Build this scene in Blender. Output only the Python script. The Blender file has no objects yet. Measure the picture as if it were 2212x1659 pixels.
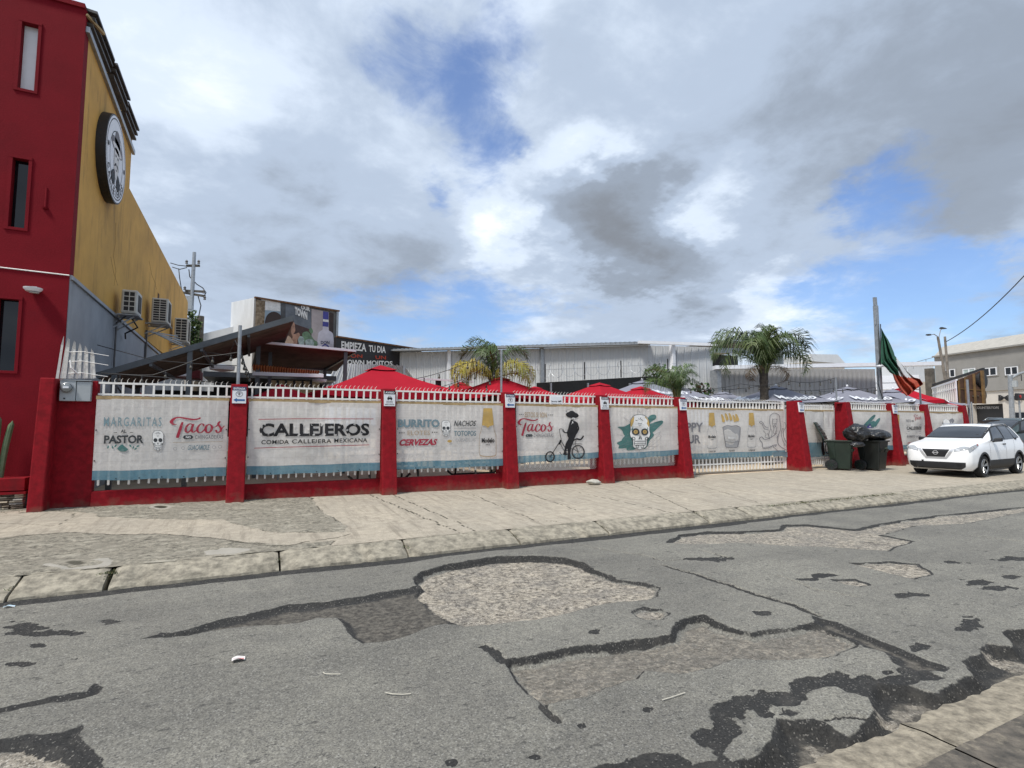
import bpy, bmesh, math, random
import numpy as np
from mathutils import Vector, Matrix, noise as mnoise
from mathutils.geometry import tessellate_polygon
random.seed(7); rng = np.random.RandomState(3)
S = bpy.context.scene; COL = S.collection
# ------------------------------------------------------------ camera
F, CX, CY, EYE = 1150.0, 1106.0, 829.5, 1.55        # pinhole calibration (2212 x 1659 units)
PITCH = math.atan(87.5/F); YAW = math.atan2(2357, 1150)
fw = np.array([math.cos(YAW)*math.cos(PITCH), math.sin(YAW)*math.cos(PITCH), math.sin(PITCH)])
rt = np.array([math.sin(YAW), -math.cos(YAW), 0.0]); up = np.cross(rt, fw)
def ray(x, y): return fw + rt*(x-CX)/F + up*(CY-y)/F
def at(x, y, Y=None, X=None, Z=None):
    d = ray(x, y)
    t = Y/d[1] if Y is not None else (X/d[0] if X is not None else (Z-EYE)/d[2])
    return Vector((d[0]*t, d[1]*t, EYE+d[2]*t))
cam = bpy.data.cameras.new('camera'); cam.sensor_width = 36; cam.lens = 36*F/2212; cam.clip_end = 3000; cam.clip_start = .05
co = bpy.data.objects.new('camera', cam); COL.objects.link(co)
co.location = (0, 0, EYE)
co.rotation_euler = Matrix((rt, up, -fw)).transposed().to_euler()
S.camera = co
# ------------------------------------------------------------ render look
S.view_settings.view_transform = 'Standard'; S.view_settings.look = 'None'
S.view_settings.gamma = 1; S.view_settings.use_curve_mapping = False
S.view_settings.exposure = 0.6
# ------------------------------------------------------------ sky
SUN_EL, SUN_AZ = math.radians(57), math.radians(204)      # azimuth counted from +X towards +Y
W = bpy.data.worlds.new('World'); S.world = W; W.use_nodes = True
nt = W.node_tree; N = nt.nodes; L = nt.links; N.clear()
def wn(t, **k):
    n = N.new(t)
    for a, b in k.items(): setattr(n, a, b)
    return n
def wmath(op, a, b=None, clamp=False):
    n = wn('ShaderNodeMath', operation=op); n.use_clamp = clamp
    for i, v in enumerate((a, b)):
        if v is None: continue
        if isinstance(v, (int, float)): n.inputs[i].default_value = v
        else: L.new(v, n.inputs[i])
    return n.outputs[0]
sky = wn('ShaderNodeTexSky', sky_type='NISHITA', sun_disc=False, sun_elevation=SUN_EL, sun_rotation=math.pi/2-SUN_AZ, air_density=1.3, dust_density=.6, ozone_density=2.0)
tc = wn('ShaderNodeTexCoord'); D = tc.outputs['Generated']
sx = wn('ShaderNodeSeparateXYZ'); L.new(D, sx.inputs[0])
den = wmath('ADD', wmath('MAXIMUM', sx.outputs[2], 0.0), .22)
px_ = wmath('DIVIDE', sx.outputs[0], den); py_ = wmath('DIVIDE', sx.outputs[1], den)
cp = wn('ShaderNodeCombineXYZ'); L.new(px_, cp.inputs[0]); L.new(py_, cp.inputs[1])
def wnoise(scale, detail, rough, off=0, dist=0):
    m = wn('ShaderNodeMapping'); m.inputs['Location'].default_value = (off, off*.7, off*1.3); L.new(cp.outputs[0], m.inputs[0])
    n = wn('ShaderNodeTexNoise'); n.inputs['Scale'].default_value = scale; n.inputs['Detail'].default_value = detail
    n.inputs['Roughness'].default_value = rough; n.inputs['Distortion'].default_value = dist
    L.new(m.outputs[0], n.inputs[0]); return n
nw = wnoise(2.2, 6, .62, 3.1)                         # warps the outlines of the cloud masses
vs = wn('ShaderNodeVectorMath', operation='SUBTRACT'); L.new(nw.outputs['Color'], vs.inputs[0]); vs.inputs[1].default_value = (.5, .5, .5)
vm = wn('ShaderNodeVectorMath', operation='SCALE'); L.new(vs.outputs[0], vm.inputs[0]); vm.inputs['Scale'].default_value = .34
va = wn('ShaderNodeVectorMath', operation='ADD'); L.new(D, va.inputs[0]); L.new(vm.outputs[0], va.inputs[1])
nm = wn('ShaderNodeVectorMath', operation='NORMALIZE'); L.new(va.outputs[0], nm.inputs[0]); WD = nm.outputs[0]
def masses(lst, base):
    acc = base
    for (x, y, r, w) in lst:
        d = Vector(ray(x, y)).normalized()
        v = wn('ShaderNodeVectorMath', operation='DISTANCE'); L.new(WD, v.inputs[0]); v.inputs[1].default_value = d
        mr = wn('ShaderNodeMapRange', interpolation_type='SMOOTHSTEP'); L.new(v.outputs['Value'], mr.inputs[0])
        mr.inputs[1].default_value = r/1150; mr.inputs[2].default_value = 0; mr.inputs[3].default_value = 0; mr.inputs[4].default_value = w
        acc = wmath('ADD', acc, mr.outputs[0])
    return acc
n1 = wnoise(1.7, 8, .58, 0.0, .3); n2 = wnoise(3.4, 9, .6, 9.0, .2); n3 = wnoise(.8, 4, .5, 5.0); n4 = wnoise(5.0, 9, .66, 14.0, .5)
# clear gaps in the cloud deck
gap = masses([(900,150,190,.55),(1000,90,150,.45),(1100,190,150,.8),(1040,300,120,.5),(1110,40,110,.5),(830,170,120,.35),(930,400,75,.75),(1945,440,150,1.0),(1840,480,110,.6),(1990,585,95,.75),
              (1860,600,70,.6),(800,690,170,.9),(960,715,180,.95),(1120,700,170,.75),(1270,690,120,.55),(1420,180,60,.3),(2120,620,120,.5),(1940,760,260,.6),(1800,690,160,.55),(2100,700,200,.5),(1750,560,90,.3),
              (1300,500,220,-1.2),(1250,330,170,-1.1),(400,300,500,-.8),(1800,150,500,-.6)],
             wmath('ADD', wmath('MULTIPLY', wmath('SUBTRACT', n1.outputs[0], .52), 2.4), wmath('MULTIPLY', wmath('SUBTRACT', n4.outputs[0], .5), 1.7)))
gapf = wn('ShaderNodeMapRange', interpolation_type='SMOOTHSTEP'); L.new(gap, gapf.inputs[0]); gapf.inputs[1].default_value = .02; gapf.inputs[2].default_value = 1.15
# grey undersides
dark = masses([(1290,470,230,.58),(1390,520,170,.55),(1530,580,150,.3),(600,600,260,.32),(860,600,220,.28),(2180,300,430,.42),(1900,60,420,.25),(1600,300,300,.12),(2190,700,120,.25),
               (640,350,260,.1),(1240,330,120,-.45),(1330,300,100,-.2),(330,130,260,-.25),(1080,480,110,-.35),(1690,730,170,-.35),(1180,600,160,-.22),(1560,440,90,-.22),(1120,60,90,-.2),(1900,550,130,-.15),(2000,770,90,-.3)],
              wmath('ADD', wmath('MULTIPLY', wmath('SUBTRACT', n2.outputs[0], .5), .95), wmath('MULTIPLY', wmath('SUBTRACT', n3.outputs[0], .5), .5)))
cr = wn('ShaderNodeValToRGB'); cr.color_ramp.interpolation = 'EASE'
e = cr.color_ramp.elements
e[0].position = 0; e[0].color = (1.0, 1.06, 1.12, 1); e[1].position = 1; e[1].color = (.235, .26, .30, 1)
for p, c in ((.20, (.72, .82, .96, 1)), (.42, (.47, .56, .70, 1)), (.66, (.32, .375, .46, 1))):
    q = e.new(p); q.color = c
dk = wn('ShaderNodeMapRange'); L.new(dark, dk.inputs[0]); dk.inputs[1].default_value = -.5; dk.inputs[2].default_value = 1.05
L.new(dk.outputs[0], cr.inputs[0])
bgs = wn('ShaderNodeBackground'); bgs.inputs['Strength'].default_value = .11
tint = wn('ShaderNodeMixRGB', blend_type='MULTIPLY'); tint.inputs[0].default_value = 1; tint.inputs[2].default_value = (.60, .72, .98, 1)
L.new(sky.outputs[0], tint.inputs[1]); L.new(tint.outputs[0], bgs.inputs[0])
bgc = wn('ShaderNodeBackground'); bgc.inputs['Strength'].default_value = .72; L.new(cr.outputs[0], bgc.inputs[0])
mx = wn('ShaderNodeMixShader'); L.new(wmath('MULTIPLY', gapf.outputs[0], .86), mx.inputs[0]); L.new(bgc.outputs[0], mx.inputs[1]); L.new(bgs.outputs[0], mx.inputs[2])
wo = wn('ShaderNodeOutputWorld'); L.new(mx.outputs[0], wo.inputs[0])
sun = bpy.data.lights.new('sun', 'SUN'); sun.energy = 2.6; sun.angle = math.radians(10); sun.color = (1, .95, .87)
so = bpy.data.objects.new('sun', sun); COL.objects.link(so); so.location = (0, 0, 30)
sd = Vector((math.cos(SUN_AZ)*math.cos(SUN_EL), math.sin(SUN_AZ)*math.cos(SUN_EL), math.sin(SUN_EL)))
so.rotation_euler = sd.to_track_quat('Z', 'Y').to_euler()
# ------------------------------------------------------------ materials
def hexc(h): return tuple(((int(h[i:i+2], 16)/255)**2.2) for i in (0, 2, 4))
MATS = {}
def mat(name, col, rough=.7, metal=0, var=.12, vs=3.0, bump=.15, bs=60, col2=None, streak=0, coat=0, spec=.5, stain=None, stainamt=.5, stains=1.2, disp=.004):
    """procedural paint, stone, metal: base colour with two scales of noise, optional stains and streaks, fine bump"""
    if name in MATS: return MATS[name]
    m = bpy.data.materials.new(name); m.use_nodes = True; t = m.node_tree; n = t.nodes; l = t.links
    b = n['Principled BSDF']; b.inputs['Roughness'].default_value = rough; b.inputs['Metallic'].default_value = metal
    b.inputs['Coat Weight'].default_value = coat; b.inputs['Specular IOR Level'].default_value = spec
    tcn = n.new('ShaderNodeTexCoord')
    def nz(s, d=5, sc=(1, 1, 1)):
        mp = n.new('ShaderNodeMapping'); mp.inputs['Scale'].default_value = sc; l.new(tcn.outputs['Object'], mp.inputs[0])
        q = n.new('ShaderNodeTexNoise'); q.inputs['Scale'].default_value = s; q.inputs['Detail'].default_value = d; q.inputs['Roughness'].default_value = .65
        l.new(mp.outputs[0], q.inputs[0]); return q.outputs[0]
    c = col if len(col) == 3 else col[:3]
    c2 = col2 or tuple(max(0, x*(1-2*var)) for x in c)
    ramp = n.new('ShaderNodeMapRange'); ramp.inputs[1].default_value = .35; ramp.inputs[2].default_value = .68; l.new(nz(vs), ramp.inputs[0])
    mi = n.new('ShaderNodeMixRGB'); mi.inputs[1].default_value = (*c, 1); mi.inputs[2].default_value = (*c2, 1); l.new(ramp.outputs[0], mi.inputs[0])
    out = mi.outputs[0]
    if stain:
        r2 = n.new('ShaderNodeMapRange'); r2.inputs[1].default_value = .54; r2.inputs[2].default_value = .72; r2.inputs[4].default_value = stainamt
        l.new(nz(stains, 7, (1, 1, .22 if streak else 1)), r2.inputs[0])
        m2 = n.new('ShaderNodeMixRGB'); l.new(r2.outputs[0], m2.inputs[0]); l.new(out, m2.inputs[1]); m2.inputs[2].default_value = (*stain, 1); out = m2.outputs[0]
    l.new(out, b.inputs['Base Color'])
    if bump:
        bp = n.new('ShaderNodeBump'); bp.inputs['Strength'].default_value = bump; bp.inputs['Distance'].default_value = disp
        l.new(nz(bs, 4), bp.inputs['Height']); l.new(bp.outputs[0], b.inputs['Normal'])
    MATS[name] = m; return m
def glassmat(name, col, rough=.05, spec=.8):
    if name in MATS: return MATS[name]
    return mat(name, col, rough=rough, var=.15, vs=1.5, bump=0, spec=spec, coat=.15)
# ------------------------------------------------------------ mesh helpers
def tag(o, label=None, cat=None, group=None, kind=None):
    if label: o['label'] = label
    if cat: o['category'] = cat
    if group: o['group'] = group
    if kind: o['kind'] = kind
    return o
class MB:
    def __init__(s): s.v = []; s.f = []; s.m = []
    def add(s, vs, fs, mi=0):
        k = len(s.v); s.v += [tuple(v) for v in vs]
        for f in fs: s.f.append([i+k for i in f]); s.m.append(mi)
        return s
    def box(s, x0, x1, y0, y1, z0, z1, mi=0):
        return s.add([(x0,y0,z0),(x1,y0,z0),(x1,y1,z0),(x0,y1,z0),(x0,y0,z1),(x1,y0,z1),(x1,y1,z1),(x0,y1,z1)],
                     [(0,3,2,1),(4,5,6,7),(0,1,5,4),(1,2,6,5),(2,3,7,6),(3,0,4,7)], mi)
    def hexa(s, P, mi=0):                      # eight corners, lower four then upper four
        return s.add(P, [(0,3,2,1),(4,5,6,7),(0,1,5,4),(1,2,6,5),(2,3,7,6),(3,0,4,7)], mi)
    def beam(s, a, b, w, h=None, mi=0, upv=(0,0,1)):
        a = Vector(a); b = Vector(b); h = h or w; d = (b-a).normalized(); u = Vector(upv)
        if abs(d.dot(u)) > .98: u = Vector((1,0,0))
        r = d.cross(u).normalized(); u = r.cross(d).normalized()
        P = [p + r*i*w/2 + u*j*h/2 for p in (a, b) for i, j in ((-1,-1),(1,-1),(1,1),(-1,1))]
        return s.add(P, [(0,1,2,3),(7,6,5,4),(0,4,5,1),(1,5,6,2),(2,6,7,3),(3,7,4,0)], mi)
    def tube(s, pts, r, n=8, mi=0, cap=True):
        pts = [Vector(p) for p in pts]; R = r if isinstance(r, (list, tuple)) else [r]*len(pts)
        k = len(s.v); prev = None
        for i, p in enumerate(pts):
            d = (pts[min(i+1, len(pts)-1)]-pts[max(i-1, 0)]).normalized()
            if prev is None:
                a = Vector((0,0,1)) if abs(d.z) < .9 else Vector((1,0,0)); x = d.cross(a).normalized()
            else: x = (prev - d*prev.dot(d)).normalized()
            prev = x; y = d.cross(x)
            for j in range(n):
                t = 2*math.pi*j/n; s.v.append(tuple(p + (x*math.cos(t)+y*math.sin(t))*R[i]))
        for i in range(len(pts)-1):
            for j in range(n):
                s.f.append([k+i*n+j, k+i*n+(j+1)%n, k+(i+1)*n+(j+1)%n, k+(i+1)*n+j]); s.m.append(mi)
        if cap:
            s.f.append([k+j for j in range(n)][::-1]); s.m.append(mi)
            s.f.append([k+(len(pts)-1)*n+j for j in range(n)]); s.m.append(mi)
        return s
    def lathe(s, prof, c=(0,0,0), n=20, mi=0, axis='z'):
        k = len(s.v); c = Vector(c)
        for (r, z) in prof:
            for j in range(n):
                t = 2*math.pi*j/n; a, b = r*math.cos(t), r*math.sin(t)
                p = {'z': Vector((a, b, z)), 'x': Vector((z, a, b)), 'y': Vector((a, z, b))}[axis]
                s.v.append(tuple(c+p))
        for i in range(len(prof)-1):
            for j in range(n):
                s.f.append([k+i*n+j, k+i*n+(j+1)%n, k+(i+1)*n+(j+1)%n, k+(i+1)*n+j]); s.m.append(mi)
        return s
    def prism(s, poly, d, mi=0):               # 3-D polygon swept by vector d
        n = len(poly); d = Vector(d); P = [Vector(p) for p in poly]; k = len(s.v)
        s.v += [tuple(p) for p in P] + [tuple(p+d) for p in P]
        tri = tessellate_polygon([P])
        for t in tri: s.f.append([k+i for i in t]); s.m.append(mi); s.f.append([k+n+i for i in t][::-1]); s.m.append(mi)
        for i in range(n): s.f.append([k+i, k+(i+1)%n, k+n+(i+1)%n, k+n+i]); s.m.append(mi)
        return s
    def grid(s, fn, nu, nv, mi=0, th=0):
        k = len(s.v)
        for j in range(nv+1):
            for i in range(nu+1): s.v.append(tuple(fn(i/nu, j/nv)))
        for j in range(nv):
            for i in range(nu):
                a = k+j*(nu+1)+i; s.f.append([a, a+1, a+nu+2, a+nu+1]); s.m.append(mi(i/nu, j/nv) if callable(mi) else mi)
        return s
    def mesh(s, name, mats, smooth=False, org=(0,0,0), fix=True):
        me = bpy.data.meshes.new(name); o = Vector(org)
        me.from_pydata([tuple(Vector(v)-o) for v in s.v], [], s.f)
        for m in (mats if isinstance(mats, (list, tuple)) else [mats]): me.materials.append(m)
        me.polygons.foreach_set('material_index', s.m)
        if fix:
            bm = bmesh.new(); bm.from_mesh(me); bmesh.ops.recalc_face_normals(bm, faces=bm.faces); bm.to_mesh(me); bm.free()
        if smooth:
            me.polygons.foreach_set('use_smooth', [True]*len(me.polygons))
            if smooth is not True:
                me.set_sharp_from_angle(angle=math.radians(smooth))
        me.update(); return me
    def build(s, name, mats, parent=None, smooth=False, label=None, cat=None, group=None, kind=None, local=False, bevel=0, fix=True):
        if parent is None and s.v and not local:
            a = np.array(s.v); org = Vector(((a[:,0].min()+a[:,0].max())/2, (a[:,1].min()+a[:,1].max())/2, a[:,2].min()))
        elif parent is not None and not local:
            org = Vector(parent.get('_o', (0,0,0)))
        else: org = Vector((0,0,0))
        me = s.mesh(name, mats, smooth, org, fix)
        o = bpy.data.objects.new(name, me); COL.objects.link(o)
        if parent is not None: o.parent = parent
        elif not local: o.location = org
        if parent is None or local is False:
            pass
        o['_o'] = tuple(org)
        if bevel:
            b = o.modifiers.new('bevel', 'BEVEL'); b.width = bevel; b.segments = 2; b.limit_method = 'ANGLE'
        return tag(o, label, cat, group, kind)
def thing(name, loc, label, cat, group=None, rz=0):
    o = bpy.data.objects.new(name, None); COL.objects.link(o); o.location = loc; o.rotation_euler.z = rz
    o['_o'] = tuple(loc); o.empty_display_size = .2
    return tag(o, label, cat, group)
def copy_tree(o, parent=None):
    c = o.copy(); COL.objects.link(c)
    if parent is not None: c.parent = parent
    for ch in list(o.children): copy_tree(ch, c)
    return c
def inst(name, me, parent, loc, rot=(0,0,0), scale=(1,1,1), label=None):
    """object sharing mesh data; loc in world units (parents here are unrotated)"""
    o = bpy.data.objects.new(name, me); COL.objects.link(o)
    if parent is not None: o.parent = parent; loc = Vector(loc)-Vector(parent.get('_o', (0,0,0)))
    o.location = loc; o.rotation_euler = rot; o.scale = scale
    if label: o['label'] = label
    return o
_tc = {}
def text_polys(s, bold=0.0, space=1.0):
    """built-in font outlines, unit box"""
    key = (s, bold, space)
    if key in _tc: return _tc[key]
    cu = bpy.data.curves.new('t', 'FONT'); cu.body = s; cu.offset = bold; cu.space_character = space; cu.resolution_u = 3
    o = bpy.data.objects.new('t', cu); COL.objects.link(o)
    dg = bpy.context.evaluated_depsgraph_get(); me = o.evaluated_get(dg).to_mesh()
    v = np.array([x.co[:2] for x in me.vertices]); f = [list(p.vertices) for p in me.polygons]
    o.evaluated_get(dg).to_mesh_clear(); bpy.data.objects.remove(o); bpy.data.curves.remove(cu)
    cap = .729 if s.upper() == s or s[0].isupper() else v[:,1].max()
    if 'J' in s:                                # lift letters that hang below the base line
        par = list(range(len(v)))
        def fd(a):
            while par[a] != a: par[a] = par[par[a]]; a = par[a]
            return a
        for p in f:
            for k in p[1:]: par[fd(k)] = fd(p[0])
        g = np.array([fd(k) for k in range(len(v))])
        for r in set(g):
            i_ = g == r
            if v[i_,1].min() < -.05: lo, hi = v[i_,1].min(), v[i_,1].max(); v[i_,1] = (v[i_,1]-lo)*hi/(hi-lo); xm = v[i_,0].max(); v[i_,0] = xm-.03-(xm-v[i_,0])*.78
    v[:,0] = (v[:,0]-v[:,0].min())/(v[:,0].max()-v[:,0].min()); v[:,1] /= max(cap, 1e-6) if v[:,1].max() < .9 else v[:,1].max(); _tc[key] = (v, f); return v, f
def vnoise(x, y, seed=0):
    xi = np.floor(x).astype(np.int64); yi = np.floor(y).astype(np.int64); xf = x-xi; yf = y-yi
    def h(a, b):
        n = (a*374761393 + b*668265263 + seed*982451653) & 0xffffffff
        n = ((n ^ (n >> 13))*1274126177) & 0xffffffff
        return ((n ^ (n >> 16)) & 0xffff)/65535.0
    u = xf*xf*(3-2*xf); v = yf*yf*(3-2*yf)
    return (h(xi, yi)*(1-u)+h(xi+1, yi)*u)*(1-v) + (h(xi, yi+1)*(1-u)+h(xi+1, yi+1)*u)*v
def fbm(x, y, seed=0, oct=4):
    a = .5; s = 0; 
    for i in range(oct): s = s + a*(vnoise(x, y, seed+i)-.5)*2; x = x*2.03; y = y*2.03; a *= .55
    return s
# ============================================================ GROUND
def ground_px(P, Z): return [at(x, y, Z=Z).xy for x, y in P]
def sdist(X, Y, poly):
    """signed distance, positive inside"""
    n = len(poly); best = np.full(X.shape, 1e9); inside = np.zeros(X.shape, bool)
    for i in range(n):
        ax, ay = poly[i]; bx, by = poly[(i+1) % n]; dx, dy = bx-ax, by-ay
        t = np.clip(((X-ax)*dx+(Y-ay)*dy)/(dx*dx+dy*dy+1e-9), 0, 1)
        best = np.minimum(best, np.hypot(X-ax-t*dx, Y-ay-t*dy))
        c = ((ay > Y) != (by > Y)) & (X < (bx-ax)*(Y-ay)/((by-ay) if by != ay else 1e-9)+ax)
        inside ^= c
    return np.where(inside, best, -best)
def ldist(X, Y, line):
    best = np.full(X.shape, 1e9)
    for i in range(len(line)-1):
        ax, ay = line[i]; bx, by = line[i+1]; dx, dy = bx-ax, by-ay
        t = np.clip(((X-ax)*dx+(Y-ay)*dy)/(dx*dx+dy*dy+1e-9), 0, 1)
        best = np.minimum(best, np.hypot(X-ax-t*dx, Y-ay-t*dy))
    return best
def sstep(a, b, x): t = np.clip((x-a)/(b-a), 0, 1); return t*t*(3-2*t)
ZR = -.20
HOLE_A = [(890,1280),(902,1265),(892,1249),(917,1232),(956,1220),(1014,1209),(1072,1201),(1149,1199),(1216,1203),(1263,1214),(1301,1234),(1340,1251),(1402,1259),(1427,1267),(1427,1288),(1402,1294),(1309,1305),(1232,1323),(1158,1338),(1062,1346),(1000,1352),(930,1325)]
CH_A = [(531,1329),(628,1305),(658,1305),(724,1296),(801,1284),(875,1270),(905,1262),(930,1300),(1000,1346),(956,1346),(879,1369),(840,1381),(782,1387),(759,1373),(747,1358),(728,1334),(678,1334),(647,1344),(531,1354),(456,1363),(410,1371),(348,1377),(282,1383),(348,1369),(406,1358),(472,1338)]
HOLE_B = [(1081,1427),(1120,1414),(1170,1406),(1216,1396),(1294,1391),(1363,1383),(1410,1377),(1441,1365),(1460,1346),(1487,1331),(1522,1325),(1545,1338),(1591,1358),(1622,1367),(1689,1358),(1747,1344),(1790,1350),(1859,1392),(1824,1408),(1778,1421),(1670,1429),(1580,1421),(1545,1433),(1518,1445),(1468,1454),(1390,1448),(1383,1462),(1340,1474),(1294,1487),(1263,1508),(1224,1516),(1178,1526),(1131,1489),(1100,1450)]
CH_C = [(1747,1330),(1809,1346),(1863,1369),(1933,1398),(2018,1433),(2057,1445),(2050,1456),(1979,1450),(1941,1437),(1902,1408),(1863,1398),(1810,1368),(1758,1352)]
HOLE_D = [(1361,1323),(1383,1311),(1425,1313),(1448,1323),(1437,1338),(1398,1340),(1371,1333)]
HOLE_E = [(1832,1215),(1913,1211),(1983,1217),(2002,1230),(2020,1240),(1979,1251),(1933,1242),(1875,1226)]
HOLE_F = [(1794,1251),(1844,1249),(1886,1265),(1863,1269),(1825,1261)]
STRIP_G = [(1433,1172),(1468,1155),(1526,1147),(1603,1147),(1680,1143),(1689,1133),(1747,1133),(1844,1143),(1921,1128),(2018,1114),(2115,1104),(2400,1078),(2400,1084),(2211,1106),(2095,1130),(1980,1136),(1905,1156),(1979,1170),(1921,1190),(1747,1180),(1593,1172),(1500,1176)]
HOLE_H = [(-60,1597),(39,1593),(116,1601),(155,1621),(209,1644),(240,1670),(240,1760),(-200,1760)]
CH_H1 = [(-60,1536),(39,1518),(116,1505),(186,1495),(201,1478),(232,1481),(209,1501),(155,1514),(58,1526),(-60,1548)]
CH_H2 = [(-60,1592),(60,1586),(139,1584),(182,1564),(175,1597),(220,1636),(205,1655),(147,1621),(80,1600),(-60,1600)]
GUT_R = [(2300,1352),(2165,1361),(2184,1396),(2134,1389),(2122,1412),(2087,1431),(2103,1458),(2076,1474),(2049,1485),(2018,1497),(1960,1478),(1894,1474),(1875,1497),(1886,1539),(1859,1582),(1825,1590),(1786,1559),(1681,1551),(1670,1597),(1631,1632),(1560,1665),(1540,1720),(1900,1720),(2300,1480)]
WORN = [[(1593,1505),(1631,1489),(1697,1493),(1709,1470),(1805,1447),(1871,1454),(1941,1440),(1979,1446),(2057,1466),(1960,1480),(1894,1476),(1870,1500),(1800,1478),(1755,1480),(1740,1510),(1700,1530),(1740,1545),(1681,1556),(1620,1560),(1590,1600),(1560,1640),(1495,1597),(1506,1570),(1545,1524)],
        [(1286,1655),(1390,1632),(1472,1626),(1500,1645),(1560,1630),(1620,1640),(1520,1700),(1280,1700)]]
SPOTS = [(235,1342,27,6),(60,1352,60,9),(45,1432,27,6),(100,1368,70,7),(165,1421,17,4),(80,1395,20,4),(1285,1365,20,6),(1980,1399,24,7),(2090,1345,32,11),(2110,1255,28,7),(1975,1284,32,6),(1895,1172,40,4),(2190,1205,40,5),(1780,1242,25,4),(1648,1324,22,6),(1540,1208,50,4),(620,1188,0,0),(640,1199,25,3),(345,1370,12,4),(1745,1250,22,4),(2150,1270,40,5),(2060,1215,25,4),(2180,1245,28,4),(970,1646,12,6),(810,1660,9,5),(1150,1700,20,8),(1262,1566,9,5),(1160,1640,22,7),(1400,1535,10,6)]
CRACKS = [([(1425,1219),(1472,1232),(1506,1240),(1537,1253),(1584,1263),(1622,1280),(1670,1293),(1709,1305),(1759,1329)],.006,.035),
          ([(1040,1396),(1062,1405),(1081,1427)],.03,.04),([(1178,1526),(1195,1545),(1213,1555)],.03,.02),
          ([(1222,1171),(1320,1190),(1380,1197)],.008,.01),([(1380,1197),(1440,1212),(1500,1206)],.008,.012),([(1516,1190),(1580,1206)],.01,.02),
          ([(1680,1241),(1750,1270),(1850,1290)],.006,.006),([(2100,1157),(2200,1168)],.01,.01),([(1786,1556),(1830,1548),(1880,1556)],.01,.012)]
# road: dense sheet where the camera stands, coarse beyond
xs = [-4.2]
while xs[-1] < 40: xs.append(xs[-1]+.017*max(1, (xs[-1]-4)/7))
xs = np.array(xs); ys = np.linspace(1.80, 7.16, 310)
XX, YY = np.meshgrid(xs, ys, indexing='ij')
wx = fbm(XX*4, YY*4, 11, 3)*.050 + fbm(XX*16, YY*16, 5, 2)*.008; wy = fbm(XX*4, YY*4, 31, 3)*.050 + fbm(XX*16, YY*16, 15, 2)*.008
PX, PY = XX+wx, YY+wy
dust = np.zeros(XX.shape); depth = np.zeros(XX.shape); base = np.zeros(XX.shape); tar = np.zeros(XX.shape)
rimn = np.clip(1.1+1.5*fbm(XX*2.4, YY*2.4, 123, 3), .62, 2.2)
def lin(s, w=.12): return np.clip(.5+s/w, 0, 1)
def far_frac(poly):
    p = np.array(poly); y0, y1 = p[:,1].min(), p[:,1].max(); return np.clip((YY-y0)/(y1-y0), 0, 1)
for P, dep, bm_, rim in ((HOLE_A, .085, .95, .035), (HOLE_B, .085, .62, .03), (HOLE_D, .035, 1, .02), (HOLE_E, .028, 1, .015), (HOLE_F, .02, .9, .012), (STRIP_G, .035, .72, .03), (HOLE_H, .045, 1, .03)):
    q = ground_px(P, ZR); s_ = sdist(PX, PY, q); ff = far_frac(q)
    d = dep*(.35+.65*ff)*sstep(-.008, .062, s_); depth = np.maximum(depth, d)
    dust = np.maximum(dust, (sstep(.0, .12, s_) if bm_ < .7 else 0)); base = np.maximum(base, bm_*sstep(rim*(.2+.8*ff), rim*(.5+ff)+.06, s_)); tar = np.maximum(tar, np.minimum(lin(s_), lin((rim*(.35+1.1*ff)+.018)*rimn-s_)))  # rim widens at the far lip: black binder plus shadow painted in
for P, dep in ((CH_A, .035), (CH_C, .03), (CH_H1, .03), (CH_H2, .03), (GUT_R, .085)):
    s_ = sdist(PX, PY, ground_px(P, ZR)); depth = np.maximum(depth, dep*sstep(-.01, .075, s_)); tar = np.maximum(tar, lin(s_)); far_ = sdist(PX, PY+.07, ground_px(P, ZR)); dust = np.maximum(dust, sstep(.02, .10, s_)*sstep(.0, .10, far_))
# the gravel-filled part of the channel is paler; far edge left dark as painted shade
for P in WORN:
    s_ = sdist(PX, PY, ground_px(P, ZR)); nn = fbm(XX*6, YY*9, 77, 4)
    k = sstep(-.02, .03, s_+nn*.06)*sstep(-.42, -.30, nn+s_*.8); depth = np.maximum(depth, .012*k); tar = np.maximum(tar, np.minimum(lin(s_+nn*.06), lin((nn+s_*.8+.36)*.35)))
for (x, y, rx, ry) in SPOTS:
    if rx == 0: continue
    c = at(x, y, Z=ZR); a = at(x+rx, y, Z=ZR)-at(x-rx, y, Z=ZR); b = at(x, y-ry, Z=ZR)-at(x, y+ry, Z=ZR)
    M_ = np.linalg.inv(np.array([[a.x/2, b.x/2], [a.y/2, b.y/2]])); u = M_[0,0]*(PX-c.x)+M_[0,1]*(PY-c.y); v = M_[1,0]*(PX-c.x)+M_[1,1]*(PY-c.y)
    k = sstep(1.15, .85, np.hypot(u, v)+fbm(XX*7, YY*11, 3)*1.1); depth = np.maximum(depth, .008*k); tar = np.maximum(tar, k*.8)
for ln, w0, w1 in CRACKS:
    q = ground_px(ln, ZR); d = ldist(PX, PY, q); w = w0+(w1-w0)*np.clip((XX-q[0][0])/(q[-1][0]-q[0][0]+1e-9), 0, 1)
    k = sstep(w+.014, w, d); depth = np.maximum(depth, .02*k); tar = np.maximum(tar, lin(w+.004-d, .06))
# pale spots inside the right gutter, gravel in holes
for (x, y, r) in ((1950,1540,.10),(1925,1560,.09),(1985,1525,.07),(2190,1432,.16),(2160,1428,.10),(1770,1622,.10),(1187,1470,.0),(1245,1640,0)):
    if r == 0: continue
    c = at(x, y, Z=ZR-.05); k = sstep(r*1.3, r*.5, np.hypot(PX-c.x, PY-c.y)+fbm(XX*14, YY*14, 8)*.05); base = np.maximum(base, k*.8)
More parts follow.
